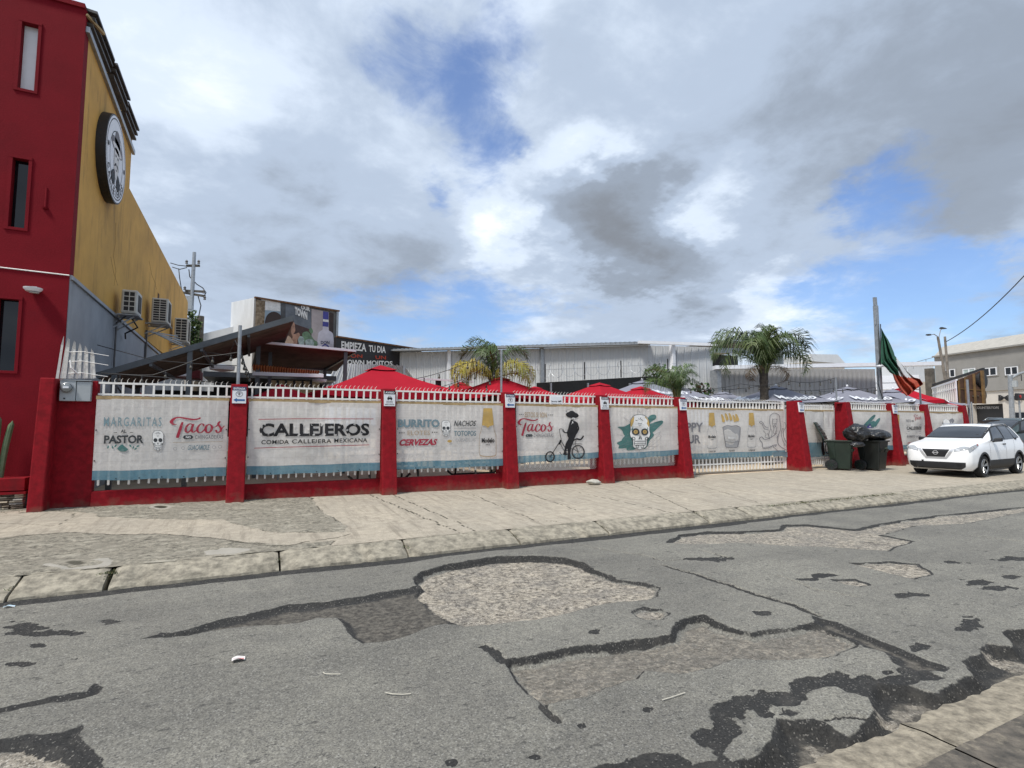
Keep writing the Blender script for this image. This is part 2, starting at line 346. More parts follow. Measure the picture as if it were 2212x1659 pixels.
# gutter against the far kerb: dirt-filled, ragged
gl = 6.84+fbm(XX*1.1, YY*0+2, 41, 4)*.10+np.where(XX > 8, .05, 0)
k = sstep(-.01, .03, YY-gl); depth = np.maximum(depth, .022*k); tar = np.maximum(tar, lin(YY-gl))
micro = fbm(XX*14, YY*14, 9, 1)*.0012+fbm(XX*.7, YY*.7, 21, 3)*.012
rough_ = np.clip(base, 0, 1)*(fbm(XX*10, YY*10, 55, 2)*.012)
ZZ = ZR-depth+micro+rough_+tar*fbm(XX*9, YY*9, 61, 2)*.004
def sheet(name, X_, Y_, Z_, attrs, m, kind='structure', sm=True):
    nx, ny = X_.shape; me = bpy.data.meshes.new(name); V = np.stack([X_, Y_, Z_], -1).reshape(-1, 3).astype(np.float32)
    idx = np.arange(nx*ny).reshape(nx, ny); q = np.stack([idx[:-1,:-1], idx[1:,:-1], idx[1:,1:], idx[:-1,1:]], -1).reshape(-1)
    me.vertices.add(nx*ny); me.vertices.foreach_set('co', V.reshape(-1)); nf = (nx-1)*(ny-1)
    me.loops.add(nf*4); me.loops.foreach_set('vertex_index', q.astype(np.int32)); me.polygons.add(nf)
    me.polygons.foreach_set('loop_start', np.arange(0, nf*4, 4, dtype=np.int32))
    me.update(calc_edges=True); me.polygons.foreach_set('use_smooth', [sm]*nf)
    for k_, a in attrs.items():
        at_ = me.attributes.new(k_, 'FLOAT', 'POINT'); at_.data.foreach_set('value', a.reshape(-1).astype(np.float32))
    me.materials.append(m); o = bpy.data.objects.new(name, me); COL.objects.link(o); o['kind'] = kind; return o
def nodes_of(name):
    m = bpy.data.materials.new(name); m.use_nodes = True; return m, m.node_tree.nodes, m.node_tree.links
def T(n, l, src, scale, detail=6, rough=.65, sc=(1,1,1), kind='ShaderNodeTexNoise'):
    mp = n.new('ShaderNodeMapping'); mp.inputs['Scale'].default_value = sc; l.new(src, mp.inputs[0])
    q = n.new(kind); q.inputs['Scale'].default_value = scale
    if kind == 'ShaderNodeTexNoise': q.inputs['Detail'].default_value = detail; q.inputs['Roughness'].default_value = rough
    l.new(mp.outputs[0], q.inputs[0]); return q.outputs[0]
def MR(n, l, src, a, b, c=0, d=1):
    q = n.new('ShaderNodeMapRange'); l.new(src, q.inputs[0])
    for i, v in enumerate((a, b, c, d)): q.inputs[i+1].default_value = v
    return q.outputs[0]
def MX(n, l, f, a, b, mode='MIX'):
    q = n.new('ShaderNodeMixRGB'); q.blend_type = mode
    for i, v in enumerate((f, a, b)):
        if isinstance(v, (int, float)): q.inputs[i].default_value = v
        elif isinstance(v, tuple): q.inputs[i].default_value = (*v, 1)
        else: l.new(v, q.inputs[i])
    return q.outputs[0]
def MA(n, l, op, a, b):
    q = n.new('ShaderNodeMath'); q.operation = op
    for i, v in enumerate((a, b)):
        if isinstance(v, (int, float)): q.inputs[i].default_value = v
        else: l.new(v, q.inputs[i])
    return q.outputs[0]
def attr(n, name): q = n.new('ShaderNodeAttribute'); q.attribute_name = name; return q.outputs['Fac']
def asphalt():
    m, n, l = nodes_of('worn_asphalt'); b = n['Principled BSDF']; o = n.new('ShaderNodeTexCoord').outputs['Object']
    big = T(n, l, o, .55, 4); mid = T(n, l, o, 6, 6); fine = T(n, l, o, 75, 3, .8); peb = T(n, l, o, 130, kind='ShaderNodeTexVoronoi')
    pq = n.new('ShaderNodeTexVoronoi'); pq.inputs['Scale'].default_value = 120; l.new(o, pq.inputs[0]); pcol = pq.outputs['Color']
    c = MX(n, l, MR(n, l, big, .35, .65), (.160, .153, .136), (.215, .206, .180))
    c = MX(n, l, MR(n, l, mid, .35, .7, 0, .35), c, (.115, .113, .107)); c = MX(n, l, MR(n, l, T(n, l, o, 1.1, 6, .7, (.25, 1.6, 1)), .46, .68, 0, .5), c, (.105, .102, .094)); c = MX(n, l, MR(n, l, T(n, l, o, .9, 5, .6, (.7, .8, 1)), .52, .60, 0, .28), c, (.26, .25, .215))
    c = MX(n, l, MR(n, l, fine, .30, .72), MX(n, l, 1, c, (.50,.50,.50), 'MULTIPLY'), MX(n, l, 1, c, (1.52, 1.52, 1.50), 'MULTIPLY'))
    g2 = T(n, l, o, 28, 4, .8); c = MX(n, l, MR(n, l, g2, .34, .66), MX(n, l, 1, c, (.76,.76,.76), 'MULTIPLY'), MX(n, l, 1, c, (1.20, 1.20, 1.18), 'MULTIPLY'))
    hs = n.new('ShaderNodeSeparateColor'); l.new(pcol, hs.inputs[0])
    c = MX(n, l, MR(n, l, hs.outputs[0], .93, .97, 0, .40), c, (.40, .39, .36)); c = MX(n, l, MR(n, l, hs.outputs[1], .90, .95, 0, .6), c, (.05, .05, .052))
    pit = T(n, l, o, 11, 5, .7, (.6, 1.3, 1)); c = MX(n, l, MR(n, l, pit, .615, .65, 0, .7), c, (.045, .044, .042)); pit2 = T(n, l, o, 34, 3, .6); c = MX(n, l, MR(n, l, pit2, .62, .68, 0, .6), c, (.06, .058, .055))
    # exposed black binder layer, also the colour of the painted lip shadows
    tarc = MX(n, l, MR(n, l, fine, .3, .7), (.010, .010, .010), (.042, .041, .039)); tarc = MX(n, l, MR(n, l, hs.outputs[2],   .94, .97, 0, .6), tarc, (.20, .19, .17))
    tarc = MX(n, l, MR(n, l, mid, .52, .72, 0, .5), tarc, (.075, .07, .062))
    du = MX(n, l, MR(n, l, T(n, l, o, 20, 6, .8), .38, .62), (.035,.031,.027), (.17,.155,.13))
    dm = MR(n, l, MA(n, l, 'ADD', attr(n, 'dust'), MR(n, l, T(n, l, o, 7, 6, .75), .3, .7, -.5, .35)), .3, .9, 0, .85)
    tarc = MX(n, l, dm, tarc, du)
    # exposed pale base course
    bn = T(n, l, o, 17, 7, .8); bl = T(n, l, o, 3.0, 5, .7)
    bc = MX(n, l, MR(n, l, bn, .38, .62), (.045, .038, .031), (.50, .445, .36)); bc = MX(n, l, MR(n, l, bl, .42, .62, 0, .75), bc, MX(n, l, MR(n, l, bn, .36, .66), (.06,.055,.05), (.26,.24,.21)))
    bc = MX(n, l, MR(n, l, hs.outputs[1], .86, .94, 0, .6), bc, (.58, .54, .47))
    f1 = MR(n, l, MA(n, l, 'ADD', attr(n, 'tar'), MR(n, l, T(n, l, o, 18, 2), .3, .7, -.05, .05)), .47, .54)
    f2 = MR(n, l, MA(n, l, 'ADD', attr(n, 'base'), MR(n, l, T(n, l, o, 30, 5), .3, .7, -.4, .4)), .40, .72)
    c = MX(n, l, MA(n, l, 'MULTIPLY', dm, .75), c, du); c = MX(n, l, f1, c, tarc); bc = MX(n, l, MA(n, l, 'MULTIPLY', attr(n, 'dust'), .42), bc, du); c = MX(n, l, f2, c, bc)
    l.new(c, b.inputs['Base Color']); b.inputs['Roughness'].default_value = .88; b.inputs['Specular IOR Level'].default_value = .35
    bp = n.new('ShaderNodeBump'); bp.inputs['Strength'].default_value = .9; bp.inputs['Distance'].default_value = .006
    l.new(MA(n, l, 'ADD', fine, MA(n, l, 'MULTIPLY', MA(n, l, 'MULTIPLY', bn, attr(n, 'base')), 2.2)), bp.inputs['Height'])
    l.new(bp.outputs[0], b.inputs['Normal']); return m
M_ASPH = asphalt()
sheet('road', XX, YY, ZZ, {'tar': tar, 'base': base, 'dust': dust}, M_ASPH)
q = MB()
q.add([(-60,1.80,ZR),(-4.2,1.80,ZR),(-4.2,7.16,ZR),(-60,7.16,ZR)], [(0,1,2,3)]).add([(40,1.80,ZR),(400,1.80,ZR),(400,7.16,ZR),(40,7.16,ZR)], [(0,1,2,3)])
q.build('road', M_ASPH, kind='structure')
# apron: concrete between kerb and fence
def zg(X): return np.clip(.09-.011*(X+3.5), 0, .09)
def concrete(name):
    m, n, l = nodes_of(name); b = n['Principled BSDF']; o = n.new('ShaderNodeTexCoord').outputs['Object']
    big = T(n, l, o, .8, 5); mid = T(n, l, o, 7, 7, .7); fine = T(n, l, o, 60, 4, .75); st = T(n, l, o, 2.2, 8, .75, (.6, 1.8, 1))
    stx = T(n, l, o, 2.6, 6, .7, (3.2, .30, 1))
    c = MX(n, l, MR(n, l, big, .35, .65), (.47, .415, .33), (.38, .342, .28))
    c = MX(n, l, MR(n, l, mid, .36, .66, 0, .75), c, (.27, .24, .195)); c = MX(n, l, MR(n, l, st, .54, .68, 0, .4), c, (.20, .175, .14)); c = MX(n, l, MR(n, l, stx, .50, .66, 0, .6), c, (.20, .175, .14))
    c = MX(n, l, MR(n, l, fine, .3, .7), MX(n, l, 1, c, (.74,.74,.74), 'MULTIPLY'), MX(n, l, 1, c, (1.24, 1.24, 1.24), 'MULTIPLY'))
    rk = T(n, l, o, 14, 7, .85); rc = MX(n, l, MR(n, l, rk, .36, .64), (.032, .031, .025), (.42, .385, .31))
    gr = T(n, l, o, 2.2, 4); rc = MX(n, l, MR(n, l, T(n, l, o, 4.5, 6, .75, (.6,1.6,1)), .52, .62, 0, .7), rc, (.43,.40,.33)); rc = MX(n, l, MR(n, l, gr, .42, .66, 0, .6), rc, (.24, .22, .18))
    f = MR(n, l, MA(n, l, 'ADD', attr(n, 'rough'), MR(n, l, mid, .3, .7, -.35, .35)), .35, .62)
    c = MX(n, l, f, c, rc)
    c = MX(n, l, MR(n, l, attr(n, 'pale'), .3, .7), c, MX(n, l, MR(n, l, mid, .35, .7), (.40, .375, .325), (.33, .31, .27)))
    c = MX(n, l, MR(n, l, attr(n, 'crack'), .2, .8), c, (.045, .042, .03))
    l.new(c, b.inputs['Base Color']); b.inputs['Roughness'].default_value = .9; b.inputs['Specular IOR Level'].default_value = .25
    bp = n.new('ShaderNodeBump'); bp.inputs['Strength'].default_value = .8; bp.inputs['Distance'].default_value = .008
    l.new(MA(n, l, 'ADD', fine, MA(n, l, 'MULTIPLY', MA(n, l, 'MULTIPLY', rk, f), 2.5)), bp.inputs['Height']); l.new(bp.outputs[0], b.inputs['Normal']); return m
M_CONC = concrete('old_concrete')
xa = [-6.0]
while xa[-1] < 46: xa.append(xa[-1]+.032*max(1, (xa[-1]-4)/8))
xa = np.array(xa); ya = np.linspace(7.52, 12.2, 150); AX, AY = np.meshgrid(xa, ya, indexing='ij')
QX = AX+fbm(AX*4, AY*4, 71, 4)*.07; QY = AY+fbm(AX*4, AY*4, 72, 4)*.07
rough = np.zeros(AX.shape); pale = np.zeros(AX.shape); crack = np.zeros(AX.shape)
for P in ([(40,1120),(131,1101),(200,1094),(495,1085),(619,1078),(666,1075),(701,1106),(747,1133),(736,1145),(580,1145),(541,1137),(483,1124),(213,1124),(193,1116),(135,1114)],
          [(-300,1168),(0,1162),(135,1151),(348,1151),(464,1157),(522,1166),(619,1170),(720,1160),(700,1176),(619,1188),(387,1207),(232,1222),(0,1240),(-300,1260)],
          [(-200,1100),(60,1104),(100,1108),(0,1118),(-200,1120)]):
    sd_ = sdist(QX, QY, ground_px(P, 0)); rough = np.maximum(rough, sstep(-.05, .06, sd_)); crack = np.maximum(crack, .75*sstep(.028, .008, np.abs(sd_))*sstep(-.15, .15, fbm(QX*1.7, QY*1.7, 210, 3)))
for P in ([(440,1186),(480,1177),(540,1176),(537,1182),(499,1190),(445,1190)],):
    pale = np.maximum(pale, sstep(-.02, .02, sdist(QX, QY, ground_px(P, 0))))
def ring(x, y, rx, ry, w):
    c = at(x, y, Z=0); a = at(x+rx, y, Z=0)-at(x-rx, y, Z=0); b = at(x, y-ry, Z=0)-at(x, y+ry, Z=0)
    M_ = np.linalg.inv(np.array([[a.x/2, b.x/2], [a.y/2, b.y/2]])); u = M_[0,0]*(QX-c.x)+M_[0,1]*(QY-c.y); v = M_[1,0]*(QX-c.x)+M_[1,1]*(QY-c.y)
    return np.hypot(u, v)
r_ = ring(345, 1103, 24, 5, 0); pale = np.maximum(pale, sstep(1.0, .9, r_)*sstep(.6, .7, r_)); crack = np.maximum(crack, sstep(.62, .5, r_))
r_ = ring(165, 1206, 75, 13, 0); pale = np.maximum(pale, sstep(1.0, .9, r_)*sstep(.6, .72, r_+np.where(QY > at(165,1203,Z=0).y, -.3, 0))); crack = np.maximum(crack, .7*sstep(.35, .2, r_))
zA = np.interp(AY, [7.52, 8.2, 11.6, 12.2], [-.055, -.035, 0, 0])+zg(AX)*sstep(8.5, 12, AY)
for ln, w in (([(790,1068),(1000,1145)], .010), ([(845,1070),(1040,1143)], .008), ([(1350,1040),(1500,1100)], .008), ([(1000,1061),(1160,1120)], .006), ([(1490,1042),(1680,1092)], .006), ([(1130,1063),(1255,1100)], .006), ([(1250,1063),(1490,1108)], .006),
              ([(-20,1168),(60,1158),(135,1151),(250,1152),(348,1150),(470,1158),(525,1168),(560,1171),(619,1170),(745,1152),(757,1147)], .012), ([(-50,1137),(80,1139),(120,1141),(150,1130),(165,1118),(100,1112),(20,1112)], .006),
              ([(1850,1060),(1905,1068),(2000,1062)], .008), ([(1560,1090),(1640,1084),(1700,1080)], .0), ([(1180,1118),(1250,1122)], .0)):
    q_ = ground_px(ln, 0); crack = np.maximum(crack, sstep(w*.6+.012, w*.6, ldist(QX, QY, q_)))
# straight saw-cut joints towards the fence
for jx in (2.35, 2.72, 8.1, 13.6, 20.4): crack = np.maximum(crack, .35*sstep(.018, .006, np.abs(AX-jx+fbm(AX*0, AY*2, 4)*.02)))
zA = zA+fbm(AX*.6, AY*.6, 91, 3)*.010+rough*fbm(AX*9, AY*9, 92, 4)*.012-crack*.008+pale*.004
sheet('apron_pavement', AX, AY, zA, {'rough': rough, 'pale': pale, 'crack': crack}, M_CONC)
q = MB(); q.add([(-60,7.52,-.05),(-6,7.52,-.05),(-6,12.2,.09),(-60,12.2,.09)], [(0,1,2,3)]); q.add([(46,7.52,-.055),(400,7.52,-.055),(400,12.2,0),(46,12.2,0)], [(0,1,2,3)])
q.build('apron_pavement', M_CONC, kind='structure')
# yard behind the fence and ground to the horizon
M_YARD = mat('yard_concrete', (.62, .51, .37), rough=.9, var=.15, vs=.9, bump=.3, stain=(.25, .21, .16), stainamt=.5)
xs2 = np.linspace(-3.2, 60, 40); ys2 = np.array([12.2, 14, 20, 60]); X2, Y2 = np.meshgrid(xs2, ys2, indexing='ij')
sheet('yard_ground', X2, Y2, zg(X2), {}, M_YARD)
M_FAR = mat('far_ground', (.16, .15, .12), rough=.95, var=.2, vs=.05, bump=.1)
MB().add([(-900,-900,-.45),(1200,-900,-.45),(1200,1200,-.45),(-900,1200,-.45)], [(0,1,2,3)]).build('ground', M_FAR, kind='structure')
MB().add([(60,12.2,-.003),(400,12.2,-.003),(400,60,-.003),(60,60,-.003)], [(0,1,2,3)]).build('side_lot', M_YARD, kind='structure')
# far kerb: sloped slabs with open joints
kerb = thing('far_kerb', (0, 7.3, ZR), None, None); kerb['kind'] = 'structure'
M_KERB = mat('kerb_concrete', (.365, .33, .26), rough=.92, var=.32, vs=9, bump=.9, bs=45, stain=(.12, .11, .085), stainamt=.7, stains=8, disp=.01)
jx = sorted([at(x, y, Z=-.12).x for x, y in ((20,1275),(225,1255),(605,1215),(885,1188),(1125,1163),(1325,1145),(1545,1122),(1640,1112),(1790,1098),(1960,1083),(2120,1068))])
jx = [jx[0]-3.4, jx[0]-1.7] + jx + [jx[-1]+1.8*i for i in range(1, 14)]
for i in range(len(jx)-1):
    a, b = jx[i]+.012, jx[i+1]-.012
    if i == 3: a += .03
    nx_ = max(6, int((b-a)/.06)); q = MB()
    prof = [(7.565,-.052),(7.50,-.060),(7.38,-.092),(7.24,-.135),(7.165,-.158),(7.13,-.185),(7.12,-.28)]
    def kf(u, v, a=a, b=b, i=i):
        x = a+(b-a)*u; k = v*(len(prof)-1); j = min(int(k), len(prof)-2); t = k-j
        y = prof[j][0]*(1-t)+prof[j+1][0]*t; z = prof[j][1]*(1-t)+prof[j+1][1]*t
        edge = min(u, 1-u)*(b-a); e_ = max(0, .05-edge)
        nn = mnoise.noise((x*3, y*4, i*1.0)); n2_ = mnoise.noise((x*14, y*14, 3)); ch = max(0, mnoise.noise((x*3.3, 5, 1))-.25); z_drop = ch*.10*(v > .25)*(v < .9)
        y -= .02*nn*(1 if v > .5 else 0) + n2_*.008*(v > .5); z += .008*nn+.006*n2_-e_*.35-z_drop; y += z_drop*.6*(v > .5)
        if x < 0: y += .03*mnoise.noise((x*2.1, 7, 0))*(v > .4)
        return (x, y, z)
    q.grid(kf, nx_, 12); k_ = len(q.v)
    n_ = nx_+1                                    # close the two ends down
    for side in (0, nx_):
        idx = [j*n_+side for j in range(13)]; s0 = len(q.v); vv = q.v[side]; q.v.append((vv[0], 7.56, -.28)); q.f.append(idx+[s0]); q.m.append(0)
    q.build('kerb_slab', M_KERB, kerb, smooth=40)
MB().add([(-10,7.05,-.265),(44,7.05,-.265),(44,7.6,-.265),(-10,7.6,-.265)], [(0,1,2,3)]).build('kerb_bed', mat('soil', (.05,.045,.03), rough=.95, var=.3, vs=20, bump=.8), kerb)
# near kerb and walk, bottom right
nk = thing('near_kerb', (0, 1.5, ZR), None, None); nk['kind'] = 'structure'
M_NK = mat('near_kerb_concrete', (.36, .315, .24), rough=.92, var=.3, vs=14, bump=1, bs=50, stain=(.09,.075,.055), stainamt=.75, stains=9, disp=.012)
M_NW = mat('near_walk_concrete', (.15, .13, .105), rough=.92, var=.3, vs=12, bump=1, bs=60, col2=(.055,.05,.043), stain=(.36,.31,.23), stainamt=.7, stains=9, disp=.012)
for (a, b) in ((-8,-2.0),(-2.0,1.0),(1.0,3.36),(3.375,5.9),(5.92,9),(9.02,13),(13.02,30)):
    q = MB()
    def nf_(u, v, a=a, b=b):
        x = a+(b-a)*u; y = 1.90-.30*v if v < .85 else 1.645-(v-.85)*.3; z = [-.30, -.165, -.135, -.13, -.128][int(round(v*4))] if False else (-.29 if v == 0 else -.150+.02*min(1, v*2))
        n2_ = mnoise.noise((x*9, y*9, 2)); n3_ = mnoise.noise((x*2, 1, 5))
        if v < .4: y += .03*n2_+.025*n3_
        return (x, y, z+.006*n2_)
    q.grid(nf_, max(8, int((b-a)/.05)), 8); q.build('kerb_slab', M_NK, nk, smooth=50)
M_NS = mat('near_slab_concrete', (.42, .36, .28), rough=.92, var=.2, vs=8, bump=.9, bs=60, stain=(.16,.14,.11), stainamt=.5, stains=5)
for (a, b) in ((-8,.6),(.61,3.33),(3.345,5.9),(5.91,12),(12.01,30)):
    q = MB(); q.grid(lambda u, v, a=a, b=b: (a+(b-a)*u, 1.60-.36*v, -.128+.008*mnoise.noise(((a+(b-a)*u)*6, v*3, 1))), max(8, int((b-a)/.08)), 6); q.build('walk_strip', M_NW, nk, smooth=True)
    q = MB(); q.grid(lambda u, v, a=a, b=b: (a+(b-a)*u, 1.228-3.5*v, -.118+.006*mnoise.noise(((a+(b-a)*u)*4, v*9, 1))), max(8, int((b-a)/.1)), 12); q.build('walk_slab', M_NS, nk, smooth=True)
M_VERGE = mat('verge_soil', (.12,.10,.07), rough=.95, var=.3, vs=2)
MB().add([(-60,-40,-.13),(60,-40,-.13),(60,-2.3,-.13),(-60,-2.3,-.13)], [(0,1,2,3)]).build('near_verge', M_VERGE, kind='structure')
# ============================================================ FENCE
RED = (.30, .006, .012); WHITE = (.78, .77, .74)
M_RED = mat('red_masonry_paint', (.25, .006, .013), rough=.75, spec=.18, var=.20, vs=9, bump=.5, bs=70, stain=(.13,.010,.013), stainamt=.6, stains=2.5, streak=1)
def foot_dirt(m, z0, z1, col):
    n, l = m.node_tree.nodes, m.node_tree.links; b = n['Principled BSDF']; src = b.inputs['Base Color'].links[0].from_socket
    g = n.new('ShaderNodeNewGeometry'); sp = n.new('ShaderNodeSeparateXYZ'); l.new(g.outputs['Position'], sp.inputs[0]); nz_ = n.new('ShaderNodeTexNoise'); nz_.inputs['Scale'].default_value = 7; nz_.inputs['Detail'].default_value = 6; l.new(g.outputs['Position'], nz_.inputs[0])
    a_ = n.new('ShaderNodeMath'); a_.operation = 'MULTIPLY_ADD'; l.new(nz_.outputs[0], a_.inputs[0]); a_.inputs[1].default_value = .45; l.new(sp.outputs[2], a_.inputs[2])
    r = n.new('ShaderNodeMapRange'); l.new(a_.outputs[0], r.inputs[0]); r.inputs[1].default_value = z1; r.inputs[2].default_value = z0; r.inputs[4].default_value = .75
    x = n.new('ShaderNodeMixRGB'); l.new(r.outputs[0], x.inputs[0]); l.new(src, x.inputs[1]); x.inputs[2].default_value = (*col, 1); l.new(x.outputs[0], b.inputs['Base Color'])
foot_dirt(M_RED, .18, .42, (.15,.085,.06))
M_REDB = mat('red_wall_paint', (.175, .005, .012), rough=.8, spec=.15, var=.08, vs=1.5, bump=.6, bs=45, stain=(.10,.006,.012), stainamt=.35, stains=1.0, disp=.008)
M_WHITE = mat('white_metal_paint', (.80, .79, .76), rough=.45, var=.05, vs=6, bump=.05, stain=(.42,.34,.25), stainamt=.25, stains=9)
M_WOOD = mat('raw_timber', (.42, .30, .15), rough=.8, var=.2, vs=5, bump=.4, stain=(.16,.10,.05), stainamt=.6, stains=7)
M_GALV = mat('galvanised_steel', (.36, .38, .40), rough=.42, metal=.55, var=.15, vs=8, bump=.05)
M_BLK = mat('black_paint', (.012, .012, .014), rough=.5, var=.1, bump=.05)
M_SIGNW = mat('sign_white', (.72, .74, .78), rough=.4, var=.04, bump=0)
M_NAVY = mat('print_navy', (.03, .05, .12), rough=.6, var=.1, bump=0); M_BLUEP = mat('print_blue', (.03, .12, .32), rough=.6, var=.1, bump=0)
YF = 12.02
PIL = [-.24, 2.75, 5.74, 8.59, 11.40, 16.66, 19.28, 22.08, 24.33, 27.25]
PDESC = ['between the margaritas banner and the large black-lettered banner','left of the burrito banner, with a notice headed AVISO','in front of the thin galvanised pole, right of the bottle banner','right of the mariachi banner, with a stone at its foot','left end of the long sliding gate','right end of the long sliding gate','behind the open lidded bin','right of the bins, holding a small arrow notice','behind the windscreen of the white car','last one, half hidden by the white car roof']
PW = .30
for i, x in enumerate(PIL):
    g = float(zg(x))-.06; q = MB(); w0, w1 = PW/2, PW/2+.012
    yt, yb = 11.93, 11.66
    q.hexa([(x-w1,yb,g),(x+w1,yb,g),(x+w1,12.40,g),(x-w1,12.40,g),(x-w0,yt,2.355),(x+w0,yt,2.355),(x+w0,12.33,2.355),(x-w0,12.33,2.355)])
    if i in (6,): q.box(x-w0-.16, x-w0+.01, 12.02, 12.22, 2.28, 2.352)
    q.build('fence_pillar', M_RED, label='red painted concrete pillar with flared foot, '+PDESC[i], cat='pillar', group='red pillars of the street fence', bevel=.018)
    # broken concrete and wire stubs on top
bar_cache = {}
def bar_mesh(z0, z1, w=.034):
    k = (round(z0,3), round(z1,3), w)
    if k not in bar_cache:
        q = MB(); h = w/2; q.box(-h, h, -h, h, z0+.012, z1).hexa([(-h*.5,-h*.5,z0),(h*.5,-h*.5,z0),(h*.5,h*.5,z0),(-h*.5,h*.5,z0),(-h,-h,z0+.012),(h,-h,z0+.012),(h,h,z0+.012),(-h,h,z0+.012)])
        bar_cache[k] = q.mesh('bar', M_WHITE)
    return bar_cache[k]
def fence_bay(x0, x1, n, label, wall=True, zb=.44, yf=YF, mesh=False, spikes=True):
    t = thing('fence_section', ((x0+x1)/2, 12.1, float(zg((x0+x1)/2))), label, 'fence', 'white barred bays of the street fence')
    if wall:
        g0, g1 = float(zg(x0))-.08, float(zg(x1))-.08; q = MB()
        q.hexa([(x0,11.99,g0),(x1,11.99,g1),(x1,12.24,g1),(x0,12.24,g0),(x0,12.02,.345),(x1,12.02,.345),(x1,12.2,.345),(x0,12.2,.345)])
        q.build('low_wall', M_RED, t, bevel=.012)
    y = 12.11
    for z in (2.315, 2.105): MB().box(x0, x1, y-.02, y+.02, z-.018, z+.018).build('rail', M_WHITE, t)
    if not wall: MB().box(x0, x1, y-.02, y+.02, .22, .25).build('rail', M_WHITE, t)
    MB().box(x0, x1, y-.018, y+.018, .78, .81).build('rail', M_WHITE, t)
    me = bar_mesh(zb, 2.30)
    for k in range(n):
        x = x0+(x1-x0)*(k+.5)/n; o = inst('bar', me, t, (x+random.uniform(-.004,.004), y, random.uniform(-.006,.006)), (0, random.uniform(-.004,.004), 0))
    if spikes:
        q = MB()
        for k in range(int(n*1.6)):
            x = x0+(x1-x0)*(k+.5)/(n*1.6); a = random.uniform(-.01,.01)
            q.tube([(x,y,2.33),(x+a,y-.01,2.37),(x+a+.03,y-.045,2.41)], [.007,.006,.002], 5)
        q.build('spikes', M_WHITE, t, kind='stuff')
    if mesh:
        q = MB(); zz0, zz1 = .36, .72; dx = .062; dz = .034; nx_ = int((x1-x0)/dx); nz_ = int((zz1-zz0)/dz)
        for r in range(nz_):
            for c in range(nx_):
                cx = x0+c*dx+(dx/2 if r % 2 else 0); cz = zz0+r*dz
                for s_ in (-1, 1):
                    ax, bx = cx, cx+s_*dx/2
                    q.add([(ax,y-.045,cz-.006),(bx,y-.045,cz+dz-.006),(bx,y-.045,cz+dz+.008),(ax,y-.045,cz+.008)], [(0,1,2,3)])
        q.build('wire_mesh', M_WHITE, t, kind='stuff', fix=False)
    return t
BX = [-2.55]+[p for p in PIL]
E_ = lambda i: (BX[i]+(.15 if i else 0), BX[i+1]-.15)
fence_bay(*E_(0), 14, 'leftmost fence bay, white bars over a low red wall beside the meter panel')
fence_bay(*E_(1), 18, 'white barred fence bay carrying the banner with the large black letters')
fence_bay(*E_(2), 18, 'white barred fence bay carrying the burrito and nachos banner')
fence_bay(*E_(3), 17, 'fence bay with diamond mesh at its foot carrying the mariachi banner', mesh=True)
fence_bay(*E_(4), 17, 'fence bay with diamond mesh at its foot carrying the big skull banner', mesh=True)
fence_bay(*E_(7), 18, 'fence bay behind the bins with a torn teal and white banner', zb=.5)
fence_bay(*E_(8), 16, 'fence bay between the bins and the white car with a menu banner', zb=.5)
fence_bay(*E_(9), 18, 'farthest fence bay behind the white car', zb=.5)
# sliding gate
t = thing('sliding_gate', (14.0, 12.42, 0), 'long white sliding gate of vertical bars standing on a ground track', 'gate')
gx0, gx1 = 11.5, 16.46
for z, h in ((2.28,.022),(2.06,.02),(.30,.02),(.80,.02)): MB().box(gx0, gx1, 12.40, 12.44, z-h, z+h).build('rail', M_WHITE, t)
for x in (gx1+.0,): MB().box(x-.03, x+.04, 12.385, 12.455, .06, 2.34).build('end_post', M_WHITE, t, bevel=.005)
me = bar_mesh(.07, 2.27)
for k in range(32): inst('bar', me, t, (gx0+.08+(gx1-gx0-.16)*k/31, 12.42, random.uniform(-.005,.005)))
q = MB()
for k in range(62): x = gx0+.06+k*.0795; q.tube([(x,12.42,2.30),(x-.005,12.40,2.34),(x+.035,12.36,2.385)], [.007,.006,.002], 5)
q.build('spikes', M_WHITE, t, kind='stuff')
q = MB(); q.lathe([(0,-.02),(.05,-.02),(.05,.02),(0,.02)], (12.3,12.42,.055), 14, axis='y').lathe([(0,-.02),(.05,-.02),(.05,.02),(0,.02)], (15.8,12.42,.055), 14, axis='y'); q.build('wheels', M_GALV, t)
MB().box(11.4,16.6,12.405,12.435,-.02,.018).build('gate_track', mat('rusty_steel',(.12,.07,.045),rough=.8,var=.3,vs=8), label='rusty steel track under the sliding gate', cat='track')
# pedestrian gate
t = thing('pedestrian_gate', (18.0, 12.35, 0), 'narrow white framed gate right of the sliding gate, behind the bin lid', 'gate')
for x in (16.98, 17.30, 17.42, 18.42, 19.05): MB().box(x-.028, x+.028, 12.32, 12.38, .06, 2.24 if x != 17.42 else 2.05).build('frame_post', M_WHITE, t)
for z in (2.22, 2.04, .34): MB().box(16.95, 19.10, 12.33, 12.37, z-.02, z+.02).build('rail', M_WHITE, t)
me = bar_mesh(.12, 2.22)
for k in range(14): inst('bar', me, t, (17.55+k*.112, 12.345, 0))
MB().box(17.31, 17.41, 12.315, 12.345, 1.22, 1.36).build('lock_box', M_WHITE, t)
q = MB()
for k in range(26): x = 17.0+k*.08; q.tube([(x,12.35,2.24),(x+.02,12.32,2.30)], [.006,.002], 5)
q.build('spikes', M_WHITE, t, kind='stuff')
